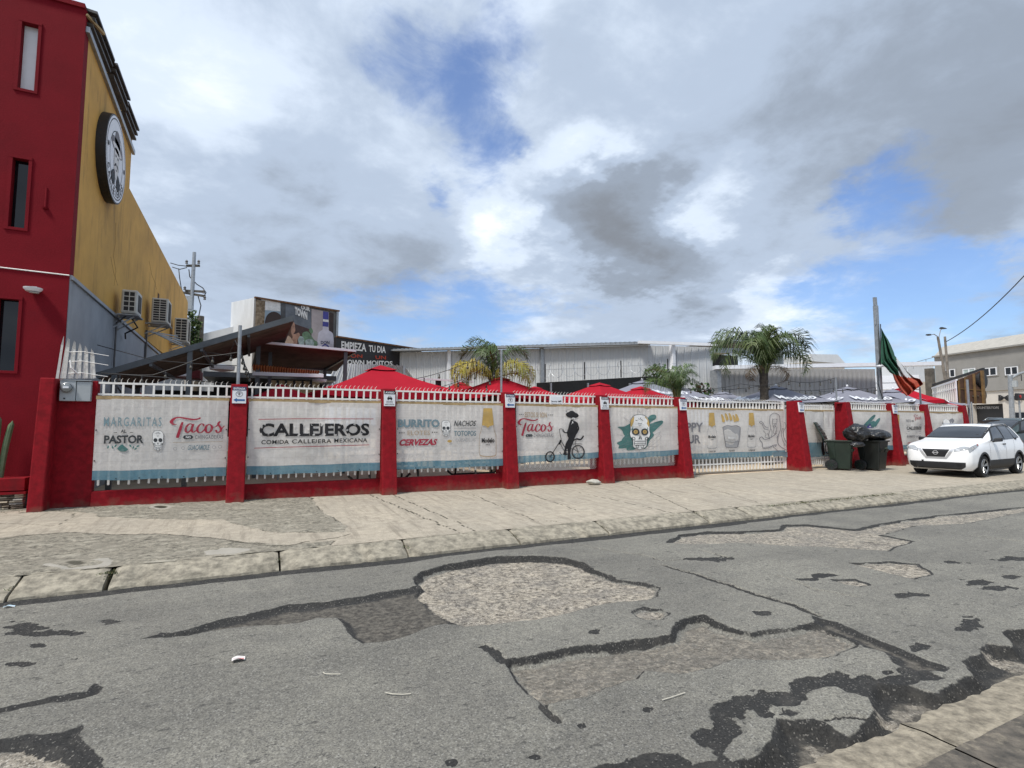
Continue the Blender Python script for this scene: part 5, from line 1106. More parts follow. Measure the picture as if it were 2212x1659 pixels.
# climbing vine behind the wall
M_LEAF = [mat('leaf_'+k, c_, rough=.55, var=.25, vs=6, bump=0) for k, c_ in (('dark',(.025,.06,.02)),('mid',(.06,.12,.03)),('light',(.12,.19,.05)))]
def leaf_cloud(q, c, r, n, sz, seed=0, mats=3):
    R2 = random.Random(seed)
    for i in range(n):
        while True:
            v = Vector((R2.uniform(-1,1),R2.uniform(-1,1),R2.uniform(-1,1)))
            if v.length < 1 and mnoise.noise(v*2.5+Vector((seed,0,0))) > -.15: break
        p = Vector(c)+Vector((v.x*r[0],v.y*r[1],v.z*r[2])); d = Vector((R2.gauss(0,1),R2.gauss(0,1),R2.gauss(0,1)-.3)).normalized(); s_ = d.cross(Vector((R2.gauss(0,1),R2.gauss(0,1),R2.gauss(0,1)))).normalized()*sz*.35
        L_ = sz*R2.uniform(.6,1.2); q.add([p, p+d*L_*.5+s_, p+d*L_, p+d*L_*.5-s_], [(0,1,2,3)], R2.randrange(mats))
q = MB(); c_ = P(414,735,33); leaf_cloud(q, (c_.x,33,c_.z), (.45,.4,1.6), 700, .22, 5)
t = thing('climbing_vine', (c_.x,33,0), 'dark green climbing vine below the power pole', 'plant'); q.build('foliage', M_LEAF, t, fix=False)
MB().tube([(c_.x,33.2,0),(c_.x+.1,33.2,2),(c_.x,33.2,c_.z+1)], .06, 6).build('stem', M_TIMB, t)
# ============================================================ BUILDINGS BEHIND
M_WALLW = mat('white_render', (.66,.68,.70), rough=.8, var=.06, vs=1, bump=.2, stain=(.42,.42,.40), stainamt=.35, stains=1.2, streak=1)
M_GRAYW = mat('grey_render', (.27,.265,.255), rough=.85, var=.08, vs=.6, bump=.2, stain=(.2,.195,.185), stainamt=.35)
def vwall(name, A, B_, z0, m, parent, th=.3):
    """upright wall whose top edge runs from A to B_ (3-D), with thickness away from camera"""
    A, B_ = Vector(A), Vector(B_); d = (B_-A); n_ = Vector((-d.y, d.x, 0)).normalized()*th
    if n_.y < 0: n_ = -n_
    return MB().hexa([(A.x,A.y,z0),(B_.x,B_.y,z0),(B_.x+n_.x,B_.y+n_.y,z0),(A.x+n_.x,A.y+n_.y,z0),tuple(A),tuple(B_),tuple(B_+n_),tuple(A+n_)]).build(name, m, parent)
# white block carrying the drinks hoarding
ZT_ = 8.0
HL = at(553, 645, Z=ZT_); HR = at(727, 673, Z=ZT_)
wb = thing('white_building', (HL.x, HL.y+2, 0), 'white flat-roofed building with a taller square block behind the dark canopies', 'building')
d_ = (HR-HL); nb = Vector((-d_.y, d_.x, 0)).normalized(); 
if nb.y < 0: nb = -nb
A0 = at(500, 652, Z=8.0); A1 = at(545, 644, Z=8.35)
A0 = at(500, 653, Y=A1.y+3.0)
vwall('tower_wall', A0, at(549, 643, Y=HL.y+.6), 0, M_WALLW, wb, 3)
A2 = at(330, 765, Y=34); A3 = at(500, 702, Y=34)
MB().hexa([(A2.x-3,34,0),(A3.x+.6,34,0),(A3.x+.6,38,0),(A2.x-3,38,0),(A2.x-3,34,A2.z-.6),(A3.x+.6,34,A3.z+.1),(A3.x+.6,38,A3.z+.1),(A2.x-3,38,A2.z-.6)]).build('low_wall', M_WALLW, wb)
for k in range(9):                                    # weathered edge drips on the low roof
    x_ = 346+k*7; p_ = at(x_, 765-(x_-330)*.37, Y=33.97); MB().box(p_.x-.06,p_.x+.05,33.96,33.99,p_.z-.5-.2*(k % 3),p_.z).build('rain_streak', P_LT, wb)
MB().tube([tuple(at(551,650,Y=HL.y+.3)), tuple(at(551,765,Y=HL.y+.3))], .09, 8).build('downpipe', M_SIGNW, wb)
# hoarding: framed printed panel
M_RUSTY = mat('rusty_frame', (.20,.10,.05), rough=.85, var=.35, vs=5, bump=.3)
hd = thing('drinks_hoarding', (HL.x, HL.y, HL.z-5), 'tall hoarding with TOWN lettering, a bottle labelled DON and a drinking woman', 'billboard')
nf = -nb
def hp(u, v, off=0): p_ = HL+d_*u; return (p_.x+nf.x*off, p_.y+nf.y*off, HL.z-v+0) 
HH = 3.6
def hpx(x, y, off=.02):
    """point of the hoarding plane seen at a picture position"""
    r_ = ray(x, y); n3 = np.array([nf.x, nf.y, 0]); o3 = np.array([0,0,EYE]); p0_ = np.array(HL)+n3*off; t_ = ((p0_-o3)@n3)/(r_@n3); return tuple(o3+r_*t_)
q = MB(); q.prism([hp(0,0),hp(1,0),hp(1,HH),hp(0,HH)], (nb.x*.25,nb.y*.25,0)); q.build('panel', mat('print_backing', (.16,.155,.15), rough=.6, var=.15, vs=1), hd)
MB().beam(Vector(hp(-.02,-.04,.05)), Vector(hp(1.03,-.04,.05)), .16, .08).build('frame', M_RUSTY, hd)
MB().beam(Vector(hp(1.01,-.04,.04)), Vector(hp(1.01,HH,.04)), .08, .12).build('frame', M_GALV, hd)
MB().prism([hp(0,.05,.03),hp(.10,.06,.03),hp(.10,HH,.03),hp(0,HH,.03)], (nf.x*.02,nf.y*.02,0)).build('torn_edge', mat('torn_wood', (.10,.065,.035), rough=.9, var=.5, vs=5, bump=.5, col2=(.35,.28,.2)), hd)
H8 = lambda off: (lambda x, y: hpx(*zz('8', x, y), off))
def hdraw(name, m, fnc, off=.03): q = MB(); fnc(q, H8(off)); return q.build(name, m, hd, fix=False)
def quad(*p): return lambda q, f: blob(q, list(p), f, smooth=False)
hdraw('sky_print', mat('print_sky', (.33,.42,.50), rough=.6, var=.2, vs=2, bump=0), quad((805,510),(1060,560),(1060,760),(805,760)))
hdraw('wall_print', P_PALE, quad((812,510),(968,542),(968,612),(812,600)), .036)
hdraw('hat_print', mat('print_brown', (.035,.018,.014), rough=.6, bump=0), lambda q, f: blob(q, [(838,720),(850,660),(880,625),(920,615),(960,635),(985,670),(1000,760),(838,760)], f), .04)
hdraw('column_print', mat('print_slate', (.10,.105,.115), rough=.6, var=.3, vs=2, bump=0), quad((972,545),(1012,553),(1012,770),(972,770)), .044)
hdraw('arch_print', mat('print_blue_grey', (.155,.175,.205), rough=.6, var=.25, vs=1.5, bump=0), quad((1012,553),(1225,592),(1225,760),(1012,760)), .034)
hdraw('plaza_print', mat('print_umber', (.07,.03,.025), rough=.6, var=.3, vs=2, bump=0), quad((1040,700),(1240,770),(1240,920),(960,890)), .04)
hdraw('pale_print', mat('print_blush', (.44,.38,.38), rough=.6, var=.12, vs=2, bump=0), quad((1227,592),(1375,620),(1375,930),(1227,910)), .042)
hdraw('edge_print', mat('print_dark_edge', (.05,.025,.02), rough=.6, var=.3, bump=0), quad((1372,620),(1412,630),(1405,930),(1372,925)), .046)
hdraw('green_print', mat('print_lime', (.14,.24,.14), rough=.6, var=.3, vs=3, bump=0), lambda q, f: (blob(q, [(1150,800),(1190,780),(1215,800),(1250,850),(1280,870),(1270,900),(1180,880)], f), blob(q, [(1205,770),(1225,750),(1240,780),(1225,800)], f)), .05)
hdraw('glass_print', mat('print_aqua', (.36,.44,.43), rough=.5, var=.3, vs=6, bump=0), lambda q, f: (blob(q, [(1118,825),(1160,830),(1165,890),(1125,890)], f), blob(q, [(1180,850),(1240,850),(1240,905),(1185,900)], f)), .052)
M_SKINP = mat('print_skin', (.40,.22,.15), rough=.6, var=.25, vs=4, bump=0)
hdraw('woman_print', M_SKINP, lambda q, f: (blob(q, [(1055,715),(1082,705),(1090,745),(1092,775),(1078,800),(1095,800),(1120,790),(1130,815),(1110,850),(1100,885),(1010,880),(1000,840),(1035,810),(1050,770)], f)), .056)
hdraw('hair_print', mat('print_hair', (.10,.045,.025), rough=.6, bump=0), lambda q, f: (blob(q, [(1050,712),(1072,700),(1060,740),(1058,790),(1070,830),(1040,850),(1035,800)], f)), .06)
hdraw('shirt_print', mat('print_peach', (.48,.33,.24), rough=.6, var=.2, vs=5, bump=0), lambda q, f: (blob(q, [(995,850),(1030,815),(1060,840),(1075,885),(985,880)], f)), .064)
hdraw('bottle_body', mat('print_bottle', (.62,.58,.64), rough=.4, var=.1, vs=3, bump=0), lambda q, f: (blob(q, [(1282,930),(1280,820),(1290,785),(1318,765),(1322,740),(1366,745),(1370,770),(1398,790),(1408,820),(1404,930)], f)), .05)
hdraw('bottle_cap', mat('print_royal', (.05,.05,.28), rough=.5, bump=0), lambda q, f: (blob(q, [(1324,612),(1369,620),(1368,682),(1322,676)], f, smooth=False), blob(q, [(1321,698),(1368,704),(1367,742),(1320,736)], f, smooth=False)), .056)
hdraw('bottle_collar', P_PALE, quad((1322,677),(1368,683),(1368,703),(1321,697)), .06)
hdraw('label_arc', mat('print_royal', (.05,.05,.28)), lambda q, f: ribbon(q, [(1310,918),(1320,900),(1340,890),(1362,900),(1372,920)], 10, f), .06)
def htext(txt, x0, y0, x1, y1, m, key='8', fnp=hpx, parent=None, bold=.03, off=.07, slope=0):
    v, f = text_polys(txt, bold, 1.0); q = MB(); q.v = [fnp(*zz(key, x0+(x1-x0)*u, y0+(y1-y0)*k+slope*u), off) for u, k in v]; q.f = [list(a_) for a_ in f]; q.m = [0]*len(q.f); return q.build('lettering', m, parent or hd, fix=False)
htext('TOWN', 1088, 632, 1192, 573, P_PALE, bold=.06, slope=48)
htext('OUR', 1140, 592, 1215, 560, P_PALE, bold=.06, slope=20)
htext('DON', 1305, 884, 1376, 858, mat('print_navy_ink', (.03,.04,.10)), bold=.02)
# black sign with white capitals
SL = at(726, 728, Z=6.35); SR = at(903, 755, Z=6.35); d2 = SR-SL; n2v = Vector((d2.y, -d2.x, 0)).normalized(); n2v = n2v if n2v.y < 0 else -n2v
bs_ = thing('black_hoarding', (SL.x, SL.y, 3), 'long black hoarding with EMPIEZA TU DIA in white capitals', 'billboard')
q = MB(); e1 = SL+d2*1.05; q.prism([tuple(SL),tuple(e1),(e1.x,e1.y,2.5),(SL.x,SL.y,2.5)], tuple(-n2v*.2)); q.build('panel', mat('black_print', (.012,.010,.012), rough=.5, var=.2, bump=0), bs_)
MB().beam(SL+n2v*.03+Vector((0,0,.03)), e1+n2v*.03+Vector((0,0,.03)), .12, .08).build('frame', M_RUSTY, bs_)
def spx(x, y, off=.02):
    r_ = ray(x, y); n3 = np.array([n2v.x, n2v.y, 0]); o3 = np.array([0,0,EYE]); p0_ = np.array(SL)+n3*off; t_ = ((p0_-o3)@n3)/(r_@n3); return tuple(o3+r_*t_)
htext('EMPIEZA', 1475, 922, 1682, 858, P_PALE, fnp=spx, parent=bs_, bold=.03, off=.02, slope=24); htext('TU DIA', 1703, 946, 1844, 892, P_PALE, fnp=spx, parent=bs_, bold=.03, off=.02, slope=12)
htext('CON', 1505, 995, 1650, 966, mat('print_orange_red', (.45,.05,.02)), fnp=spx, parent=bs_, bold=.02, off=.02, slope=4); htext('UN', 1758, 1008, 1846, 978, mat('print_orange_red', (.45,.05,.02)), fnp=spx, parent=bs_, bold=.02, off=.02, slope=4)
htext('TOWN MOJITOS', 1490, 1052, 1900, 1012, P_PALE, fnp=spx, parent=bs_, bold=.03, off=.02, slope=14)
# corrugated warehouses
M_CORR = mat('corrugated_white_steel', (.50,.52,.54), rough=.55, var=.10, vs=2.5, bump=.05, stain=(.30,.30,.30), stainamt=.55, stains=1.3, streak=1)
M_CORR2 = mat('corrugated_grey_steel', (.40,.405,.41), rough=.6, var=.12, vs=2.5, bump=.05, stain=(.18,.18,.17), stainamt=.5, stains=1.3, streak=1)
def siding(parent, A, B_, z0, n, m, trim=True):
    """n upright steel panels with a standing seam each between two top points"""
    A, B_ = Vector(A), Vector(B_); d = B_-A; L_ = math.hypot(d.x, d.y); ang = math.atan2(d.y, d.x); w = L_/n
    me = None
    for i in range(n):
        zt = A.z+(B_.z-A.z)*(i+.5)/n; h = zt-z0; key = ('sid', round(w,4), m.name)
        if key not in bar_cache:
            q = MB(); prof = [(0,0),(.02,-.05),(.10,-.05),(.12,0),(.38,0),(.40,-.018),(.46,-.018),(.48,0),(.70,0),(.72,-.018),(.78,-.018),(.80,0),(1,0)]
            for u, y in prof: q.v += [(u*w, y, 0), (u*w, y, 1)]
            for k in range(len(prof)-1): q.f.append([2*k,2*k+2,2*k+3,2*k+1]); q.m.append(0)
            bar_cache[key] = q.mesh('siding_panel', m, fix=False)
        p_ = A+d*i/n; inst('siding_panel', bar_cache[key], parent, (p_.x, p_.y, z0), (0,0,ang), (1,1,h))
W0 = at(838, 762, Z=6.0); W1 = at(1398, 746, Z=6.0); W2 = at(1538, 750, Z=5.9)
wh = thing('white_warehouse', ((W0.x+W1.x)/2, W1.y, 0), 'long white corrugated steel warehouse behind the red umbrellas', 'warehouse')
siding(wh, W0, W1, 3.35, 34, M_CORR); siding(wh, W1, W2, 3.35, 9, M_CORR)
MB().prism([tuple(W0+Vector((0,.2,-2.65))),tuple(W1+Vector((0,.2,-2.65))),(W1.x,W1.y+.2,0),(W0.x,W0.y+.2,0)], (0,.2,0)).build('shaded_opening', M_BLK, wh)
MB().beam(W0+Vector((-.4,-.25,.06)), W1+Vector((0,-.25,.06)), .5, .10).build('eave', M_GALV, wh)
q = MB(); dd = (W1-W0)
for i in range(120):
    p_ = W0+dd*(i/120); 
    if i % 2 == 0: q.box(p_.x-.06, p_.x+.10, p_.y-.6, p_.y+.2, p_.z+.10, p_.z+.17)
q.build('roof_ribs', M_GALV, wh, kind='stuff')
MB().beam(W1+Vector((-.8,-.2,.10)), W2+Vector((.1,-.3,.10)), .2, .16).build('fascia', M_SIGNW, wh)
for (x, y) in ((1168,752),(1450,752),(968,760)):
    r_ = ray(x, 800); A = np.array(W0); Bv = np.array(W1 if x < 1398 else W2); A = A if x < 1398 else np.array(W1); k_ = Bv-A
    tt = np.linalg.solve(np.array([[r_[0], -k_[0]],[r_[1], -k_[1]]]), np.array([A[0], A[1]])); p_ = A+k_*tt[1]
    MB().beam((p_[0],p_[1]-.12,0),(p_[0],p_[1]-.12,6.0),.28 if x == 1450 else .16,.2).build('post', M_GALV if x == 1168 else M_SIGNW, wh)
pL = at(826, 765, Y=W0.y-.3); MB().beam((pL.x,pL.y,0),(pL.x,pL.y,pL.z),.12,.12).build('corner_post', M_SIGNW, wh)
# roof slab leaning over the open loft
V0 = at(1541, 742, Y=W2.y+1); V1 = at(1690, 746, Y=W2.y+1)
lf = thing('open_loft', (V0.x, V0.y, 0), 'dark open loft under a thin metal roof right of the white warehouse', 'roof shelter')
MB().hexa([(V0.x,V0.y-.4,V0.z),(V1.x+.3,V1.y-.4,V1.z),(V1.x+.3,V1.y+5,V1.z),(V0.x,V0.y+5,V0.z),(V0.x,V0.y-.4,V0.z+.12),(V1.x+.3,V1.y-.4,V1.z+.12),(V1.x+.3,V1.y+5,V1.z+.12),(V0.x,V0.y+5,V0.z+.12)]).build('roof', M_SHEET, lf)
b0 = at(1541, 757, Y=V0.y); b1 = at(1682, 760, Y=V0.y); MB().beam(b0, b1, .2, .3).build('beam', M_GALV, lf)
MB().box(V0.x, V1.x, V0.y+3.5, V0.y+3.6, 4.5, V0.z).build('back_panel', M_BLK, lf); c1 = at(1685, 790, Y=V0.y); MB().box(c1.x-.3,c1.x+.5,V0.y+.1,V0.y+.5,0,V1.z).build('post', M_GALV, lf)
p_ = at(1678, 757, Y=V0.y-.3); MB().box(p_.x-.5,p_.x+.5,V0.y-.3,V0.y,p_.z-.35,p_.z+.35).build('vent_box', M_GBOX, lf)
# lower warehouse
U0 = at(1545, 797, Z=4.6); U1 = at(1890, 797, Z=4.6); U2 = at(2015, 790, Z=4.9)
lw = thing('low_warehouse', ((U0.x+U1.x)/2, U0.y, 0), 'low grey corrugated shed behind the grey umbrellas', 'shed')
siding(lw, U0, U1, 0, 34, M_CORR2)
MB().beam(U0+Vector((-.4,-.3,.02)), at(2012,787,Z=4.8)+Vector((0,-.3,0)), .5, .20).build('eave', M_SIGNW, lw)
MB().beam(U0+Vector((-.2,-.2,-.1)), (U0.x-.2,U0.y-.2,0), .5, .3).build('corner_post', M_GALV, lw)
q0 = at(1890, 805, Z=4.55); q1 = at(2008, 800, Z=4.6)
for k in range(9):
    z_ = 4.4-k*.42; MB().hexa([(q0.x,q0.y+.5,z_-.40),(q1.x,q1.y+.5,z_-.40),(q1.x,q1.y+.55,z_-.40),(q0.x,q0.y+.55,z_-.40),(q0.x,q0.y+.56,z_),(q1.x,q1.y+.56,z_),(q1.x,q1.y+.6,z_),(q0.x,q0.y+.6,z_)]).build('cladding_board', M_SIGNW, lw)
MB().beam(q1+Vector((0,.0,.1)), (q1.x,q1.y,0), .35, .35).build('post', M_TIMB, lw)
p_ = at(1770,765,Y=U1.y+8); p2_ = at(1820,785,Y=U1.y+8)
g_ = MB(); a1 = at(1752,765,Y=52); a2 = at(1808,766,Y=52); a3 = at(1824,786,Y=52); g_.box(a1.x,a3.x,52,60,0,a3.z); g_.build('cream_building', mat('cream_render', (.46,.42,.36), rough=.85, var=.08), label='low cream building just above the grey shed roof', cat='building')
g_ = MB(); g_.prism([(a1.x,51.9,a3.z),(a3.x+.2,51.9,a3.z),(a2.x,51.9,a2.z),(a1.x,51.9,a1.z)], (0,8,0)); g_.build('cream_roof', M_WALLW, label='pale sloping roof on the low cream building', cat='roof')
# white corrugated lean-to roof behind the large umbrella
lr = thing('lean_to_roof', tuple(at(790,840,Y=17)), 'white ribbed lean-to roof rising behind the largest red umbrella', 'roof shelter')
tl, tr, br, bl_ = at(728,785,Z=3.95), at(873,790,Z=3.95), at(916,846,Z=2.95), at(700,838,Z=2.95)
n_ = 16
for i in range(n_):
    u0, u1 = i/n_, (i+.93)/n_; a_, b_, c_2, d_3 = tl.lerp(tr,u0), tl.lerp(tr,u1), bl_.lerp(br,u1), bl_.lerp(br,u0); nn = Vector((0,-.3,1)).normalized()
    q = MB(); q.add([a_, b_, c_2, d_3], [(0,1,2,3)]); e_ = .25; q.add([a_, a_.lerp(b_,e_)+nn*.05, d_3.lerp(c_2,e_)+nn*.05, d_3], [(0,1,2,3)]); q.add([a_.lerp(b_,e_)+nn*.05, a_.lerp(b_,2*e_), d_3.lerp(c_2,2*e_), d_3.lerp(c_2,e_)+nn*.05], [(0,1,2,3)])
    q.build('roof_sheet', M_CORR, lr, fix=False)
for k_ in (bl_, br, tl, tr): MB().beam((k_.x,k_.y,0),(k_.x,k_.y,k_.z-.02),.08,.08).build('post', M_GALV, lr)
# dark sloping canopies
M_UNDER = mat('brown_sheet_underside', (.105,.075,.066), rough=.5, metal=.2, var=.3, vs=2, bump=.05)
M_BEAM = mat('dark_grey_steel', (.10,.11,.12), rough=.5, metal=.3, var=.15, vs=4, bump=.05)
ca = thing('rising_canopy', (-1, 16, 0), 'large dark metal canopy sloping up to the right behind the first fence bays', 'canopy')
a0, a1 = at(208,812,Y=14), at(632,688,Y=14); dz = Vector((0,4.0,0))
q = MB(); corr(q, a0+Vector((0,.05,-.02)), a0+Vector((0,4.0,-.02)), a1+Vector((0,.05,-.02)), 20, .05); q.build('roof_sheet', M_UNDER, ca, fix=False)
MB().beam(a0, a1, .06, .13).build('edge_beam', M_BEAM, ca); MB().beam(a0+dz, a1+dz, .06, .12).build('edge_beam', M_BEAM, ca); MB().beam(a1, a1+dz, .06, .12).build('end_beam', M_BEAM, ca)
for u in (.25,.5,.75): MB().beam(a0.lerp(a1,u)+Vector((0,0,-.1)), a0.lerp(a1,u)+dz+Vector((0,0,-.1)), .06, .08).build('purlin', M_BEAM, ca)
for (x, y, Y_) in ((411,757,14.05),(248,805,14.05),(585,740,17.9),(300,800,17.9)):
    p_ = at(x, y, Y=Y_); MB().beam((p_.x,Y_,0),(p_.x,Y_,p_.z+.05),.10,.10).build('post', M_BEAM, ca)
cb = thing('flat_canopy', (2, 17, 0), 'smaller dark metal canopy with a white front edge below the drinks hoarding', 'canopy')
b0, b1, b2_, b3 = at(559,739,Z=3.9), at(768,758,Z=3.9), at(702,797,Z=3.55), at(546,789,Z=3.55)
q = MB(); corr(q, b0, b3, b1, 16, .045); q2 = q; q2.build('roof_sheet', M_UNDER, cb, fix=False)
MB().beam(b0, b1, .10, .07).build('front_edge', M_SIGNW, cb); MB().beam(b3, b2_, .06, .08).build('rear_edge', M_BEAM, cb); MB().beam(b1, b2_, .06, .12).build('side_beam', M_BEAM, cb); MB().beam(b0, b3, .06, .1).build('side_beam', M_BEAM, cb)
for p_, x_ in ((b0,0),(b1,-.3),(b2_,0)): MB().beam((p_.x+x_,p_.y+.05,0),(p_.x+x_,p_.y+.05,p_.z+(.35 if p_ is b0 else 0)),.11,.11).build('post', M_BEAM, cb)
# orange awning, small roof, kiosk below
aw = thing('orange_awning', tuple(at(615,800,Z=3.0)), 'translucent orange corrugated awning under the flat canopy', 'awning')
o0, o1, o2, o3 = at(546,788,Z=3.2), at(690,802,Z=3.2), at(698,808,Z=3.05), at(546,803,Z=3.05)
q = MB(); corr(q, o0, o1, o3, 26, .05); q.build('sheet', mat('orange_plastic', (.62,.26,.08), rough=.4, var=.15, vs=3, bump=0), aw, fix=False)
MB().beam(o3+Vector((0,-.1,-.06)), o2+Vector((0,-.1,-.06)), .08, .10).build('edge', M_SIGNW, aw)
ks = thing('bar_kiosk', tuple(at(640,835,Y=21)), 'cream walled bar kiosk with a dark roof behind the second fence bay', 'kiosk')
k0, k1 = at(440,806,Y=20.5), at(725,812,Y=20.5)
MB().box(k0.x,k1.x,20.3,23,k0.z-.12,k0.z+.05).build('roof', M_BEAM, ks); MB().box(k0.x+.2,k1.x-.2,22.4,22.6,1.1,k0.z-.12).build('back_wall', M_BLK, ks)
w0, w1 = at(582,830,Y=20.6), at(690,830,Y=20.6); MB().box(w0.x,w1.x,20.55,20.7,0,at(600,822,Y=20.6).z).build('counter_wall', mat('cream_paint', (.62,.52,.32), rough=.8, var=.1), ks)
for k in range(5): p_ = at(600+k*18, 829, Y=20.5); MB().box(p_.x-.04,p_.x+.04,20.52,20.56,p_.z-.12,p_.z+.12).build('slot', M_BLK, ks)
r0, r1 = at(355,803,Y=19), at(432,818,Y=19); MB().hexa([(r0.x,18.9,r0.z-.1),(r1.x,18.9,r1.z),(r1.x,20,r1.z),(r0.x,20,r0.z-.1),(r0.x,18.9,r0.z+.1),(r1.x,18.9,r1.z+.25),(r1.x,20,r1.z+.25),(r0.x,20,r0.z+.1)]).build('dark_red_canopy', mat('dark_red_canvas', (.12,.008,.012), rough=.8, var=.2), label='dark red canvas roof low under the rising canopy', cat='canopy')
for n_, (x, y, w, h, c_, lb) in enumerate(((480,795,46,16,'fan','white round vent drum on the kiosk roof'),(397,811,26,8,'lamp','white oval lantern below the rising canopy'),(690,822,30,10,'umbrella','folded white parasol bundle beside the kiosk'))):
    p_ = at(x, y, Y=19); k_ = 19/1.0/1150; MB().lathe([(0,-h*.008),(w*.0075,-h*.004),(w*.008,h*.004),(0,h*.008)], p_, 18).build({'fan':'roof_vent','lamp':'lantern','umbrella':'folded_parasol'}[c_], M_SIGNW, smooth=40, label=lb, cat={'fan':'vent','lamp':'lantern','umbrella':'parasol'}[c_])
# black shade netting frames behind the red umbrellas
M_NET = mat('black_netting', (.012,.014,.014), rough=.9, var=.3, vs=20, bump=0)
sn = thing('shade_screen', tuple(at(1220,850,Y=19)), 'black netting screen on grey posts below the white warehouse', 'screen')
s0, s1 = at(1160,827,Y=19), at(1420,812,Y=19); MB().hexa([(s0.x,19,1.3),(s1.x,19,1.3),(s1.x,19.05,1.3),(s0.x,19.05,1.3),(s0.x,19,s0.z),(s1.x,19,s1.z),(s1.x,19.05,s1.z),(s0.x,19.05,s0.z)]).build('netting', M_NET, sn)
for x in (1190,1270,1360): p_ = at(x, 830, Y=18.9); MB().beam((p_.x,18.9,0),(p_.x,18.9,p_.z+.05),.06,.06).build('post', M_GALV, sn)
sn2 = thing('pergola_frame', tuple(at(940,850,Y=19)), 'dark pergola with a thin white scalloped edge left of the first palm', 'pergola')
s0, s1 = at(907,818,Y=19), at(1022,825,Y=19); MB().beam(s0, s1, .1, .06).build('edge', M_SIGNW, sn2)
for x in (944,950,1000): p_ = at(x, 822, Y=19.1); MB().beam((p_.x,19.1,0),(p_.x,19.1,p_.z),.09,.09).build('post', M_BLK, sn2)
MB().box(s0.x+.3,s1.x-.1,20.0,20.05,1.2,s0.z-.75).build('screen', M_NET, sn2)
# dense dark back structure seen through the top bars on the left
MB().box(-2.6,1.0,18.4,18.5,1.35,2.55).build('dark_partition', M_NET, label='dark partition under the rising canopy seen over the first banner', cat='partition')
# ============================================================ UMBRELLAS
M_URED = mat('red_canvas', (.35,.009,.022), rough=.9, spec=.15, var=.06, vs=3, bump=.15, bs=20)
M_UGREY = mat('grey_canvas', (.215,.22,.265), rough=.9, spec=.2, var=.05, vs=3, bump=.15, bs=20)
def umbrella_proto(name, label, cat, group, mat_c, half, drop, vent, letters, n=4):
    """market parasol, origin on the ground under the hub; canopy top at z=0 of child space shifted by H"""
    t = thing(name, (0,0,0), label, cat, group); H = 0.0
    rim = [(half*math.cos(2*math.pi*i/n+math.pi/n), half*math.sin(2*math.pi*i/n+math.pi/n)) for i in range(n)]
    q = MB(); m_ = 6; top = .13 if vent else .0
    for i in range(n):
        a_, b_ = rim[i], rim[(i+1)%n]
        def fc(u, v, a_=a_, b_=b_):
            r_ = top+(1-top)*v; x = (a_[0]*(1-u)+b_[0]*u)*r_; y = (a_[1]*(1-u)+b_[1]*u)*r_
            sag = -.045*math.sin(math.pi*u)*v*half+(-.02*math.sin(math.pi*v)*half); zz_ = -drop*r_**.93+sag*(1 if v < .99 else .55)
            return (x, y, zz_)
        q.grid(fc, 8, 8)
        def fv(u, v, a_=a_, b_=b_):
            x, y, z_ = fc(u, 1); return (x*1.003, y*1.003, z_-.13*v-.012*v*math.sin(u*math.pi*6))
        if not letters: q.grid(fv, 8, 2)
    q.build('canopy', mat_c, t, smooth=55)
    if vent:
        q = MB()
        for i in range(n):
            a_, b_ = rim[i], rim[(i+1)%n]
            q.grid(lambda u, v, a_=a_, b_=b_: ((a_[0]*(1-u)+b_[0]*u)*v*.20, (a_[1]*(1-u)+b_[1]*u)*v*.20, .012-drop*.185*v-.02*math.sin(math.pi*u)*v), 5, 3)
        q.build('vent_cap', mat_c, t, smooth=55); letters and MB().lathe([(0,0),(.035,.0),(.04,.05),(.02,.09),(0,.1)], (0,0,.0), 10).build('finial', M_SIGNW, t, smooth=True)
    MB().tube([(0,0,-3.3),(0,0,-.02)], .024, 8).build('pole', M_GALV, t)
    for i in range(n):
        a_ = rim[i]; MB().beam((0,0,-.16), (a_[0]*.97,a_[1]*.97,-drop-.07), .02, .025).build('rib', M_SHEET, t)
        MB().beam((0,0,-drop-.35), (a_[0]*.55,a_[1]*.55,-drop*.60-.03), .018, .02).build('strut', M_SHEET, t)
    if letters:
        for i in range(n):
            a_, b_ = rim[i], rim[(i+1)%n]; v, f = text_polys('Modelo', .025, 1.0); q = MB()
            for (u, k) in v:
                uu =   .5+(u-.5)*.72; uu = 1-uu; r_ = .80-.20*k-.0*u; uu2 = .5+(uu-.5)*(.9/r_ if r_ else 1)*.9; s_ = -.045*math.sin(math.pi*uu2)*(r_)*half
                uu2 = 1-uu2
                q.v.append(((a_[0]*(1-uu2)+b_[0]*uu2)*r_, (a_[1]*(1-uu2)+b_[1]*uu2)*r_, -drop*r_**.93+s_+.03-.02*math.sin(math.pi*r_)*half*0))
            q.f = [list(x) for x in f]; q.m = [0]*len(f); q.build('lettering', M_SIGNW, t, fix=False)
    return t
UR = umbrella_proto('red_parasol', '', 'parasol', 'red parasols in the yard behind the fence', M_URED, 1.85, .56, True, False)
US = umbrella_proto('grey_parasol', '', 'parasol', 'grey printed parasols in the yard behind the fence', M_UGREY, 2.35, .66, True, True, 6)
first = {}
def put(proto, px, py, Z, rz, sc, label):
    p_ = at(px, py, Z=Z); k = id(proto)
    o = proto if k not in first else copy_tree(proto); first[k] = 1
    o['label'] = label; o.location = (p_.x, p_.y, Z); o.rotation_euler.z = math.radians(rz); o.scale = (sc,)*3; return o
put(UR, 822, 790, 3.32, 4, 1.48, 'largest red parasol rising above the pillar left of the burrito banner')
put(UR, 994, 826, 3.05, 8, 0.86, 'small red parasol over the burrito banner, below the pergola edge')
put(UR, 1080, 814, 3.12, 15, 1.05, 'red parasol directly behind the thin galvanised pole')
put(UR, 1155, 835, 2.92, 8, 0.8, 'low red parasol right of the galvanised pole and first palm')
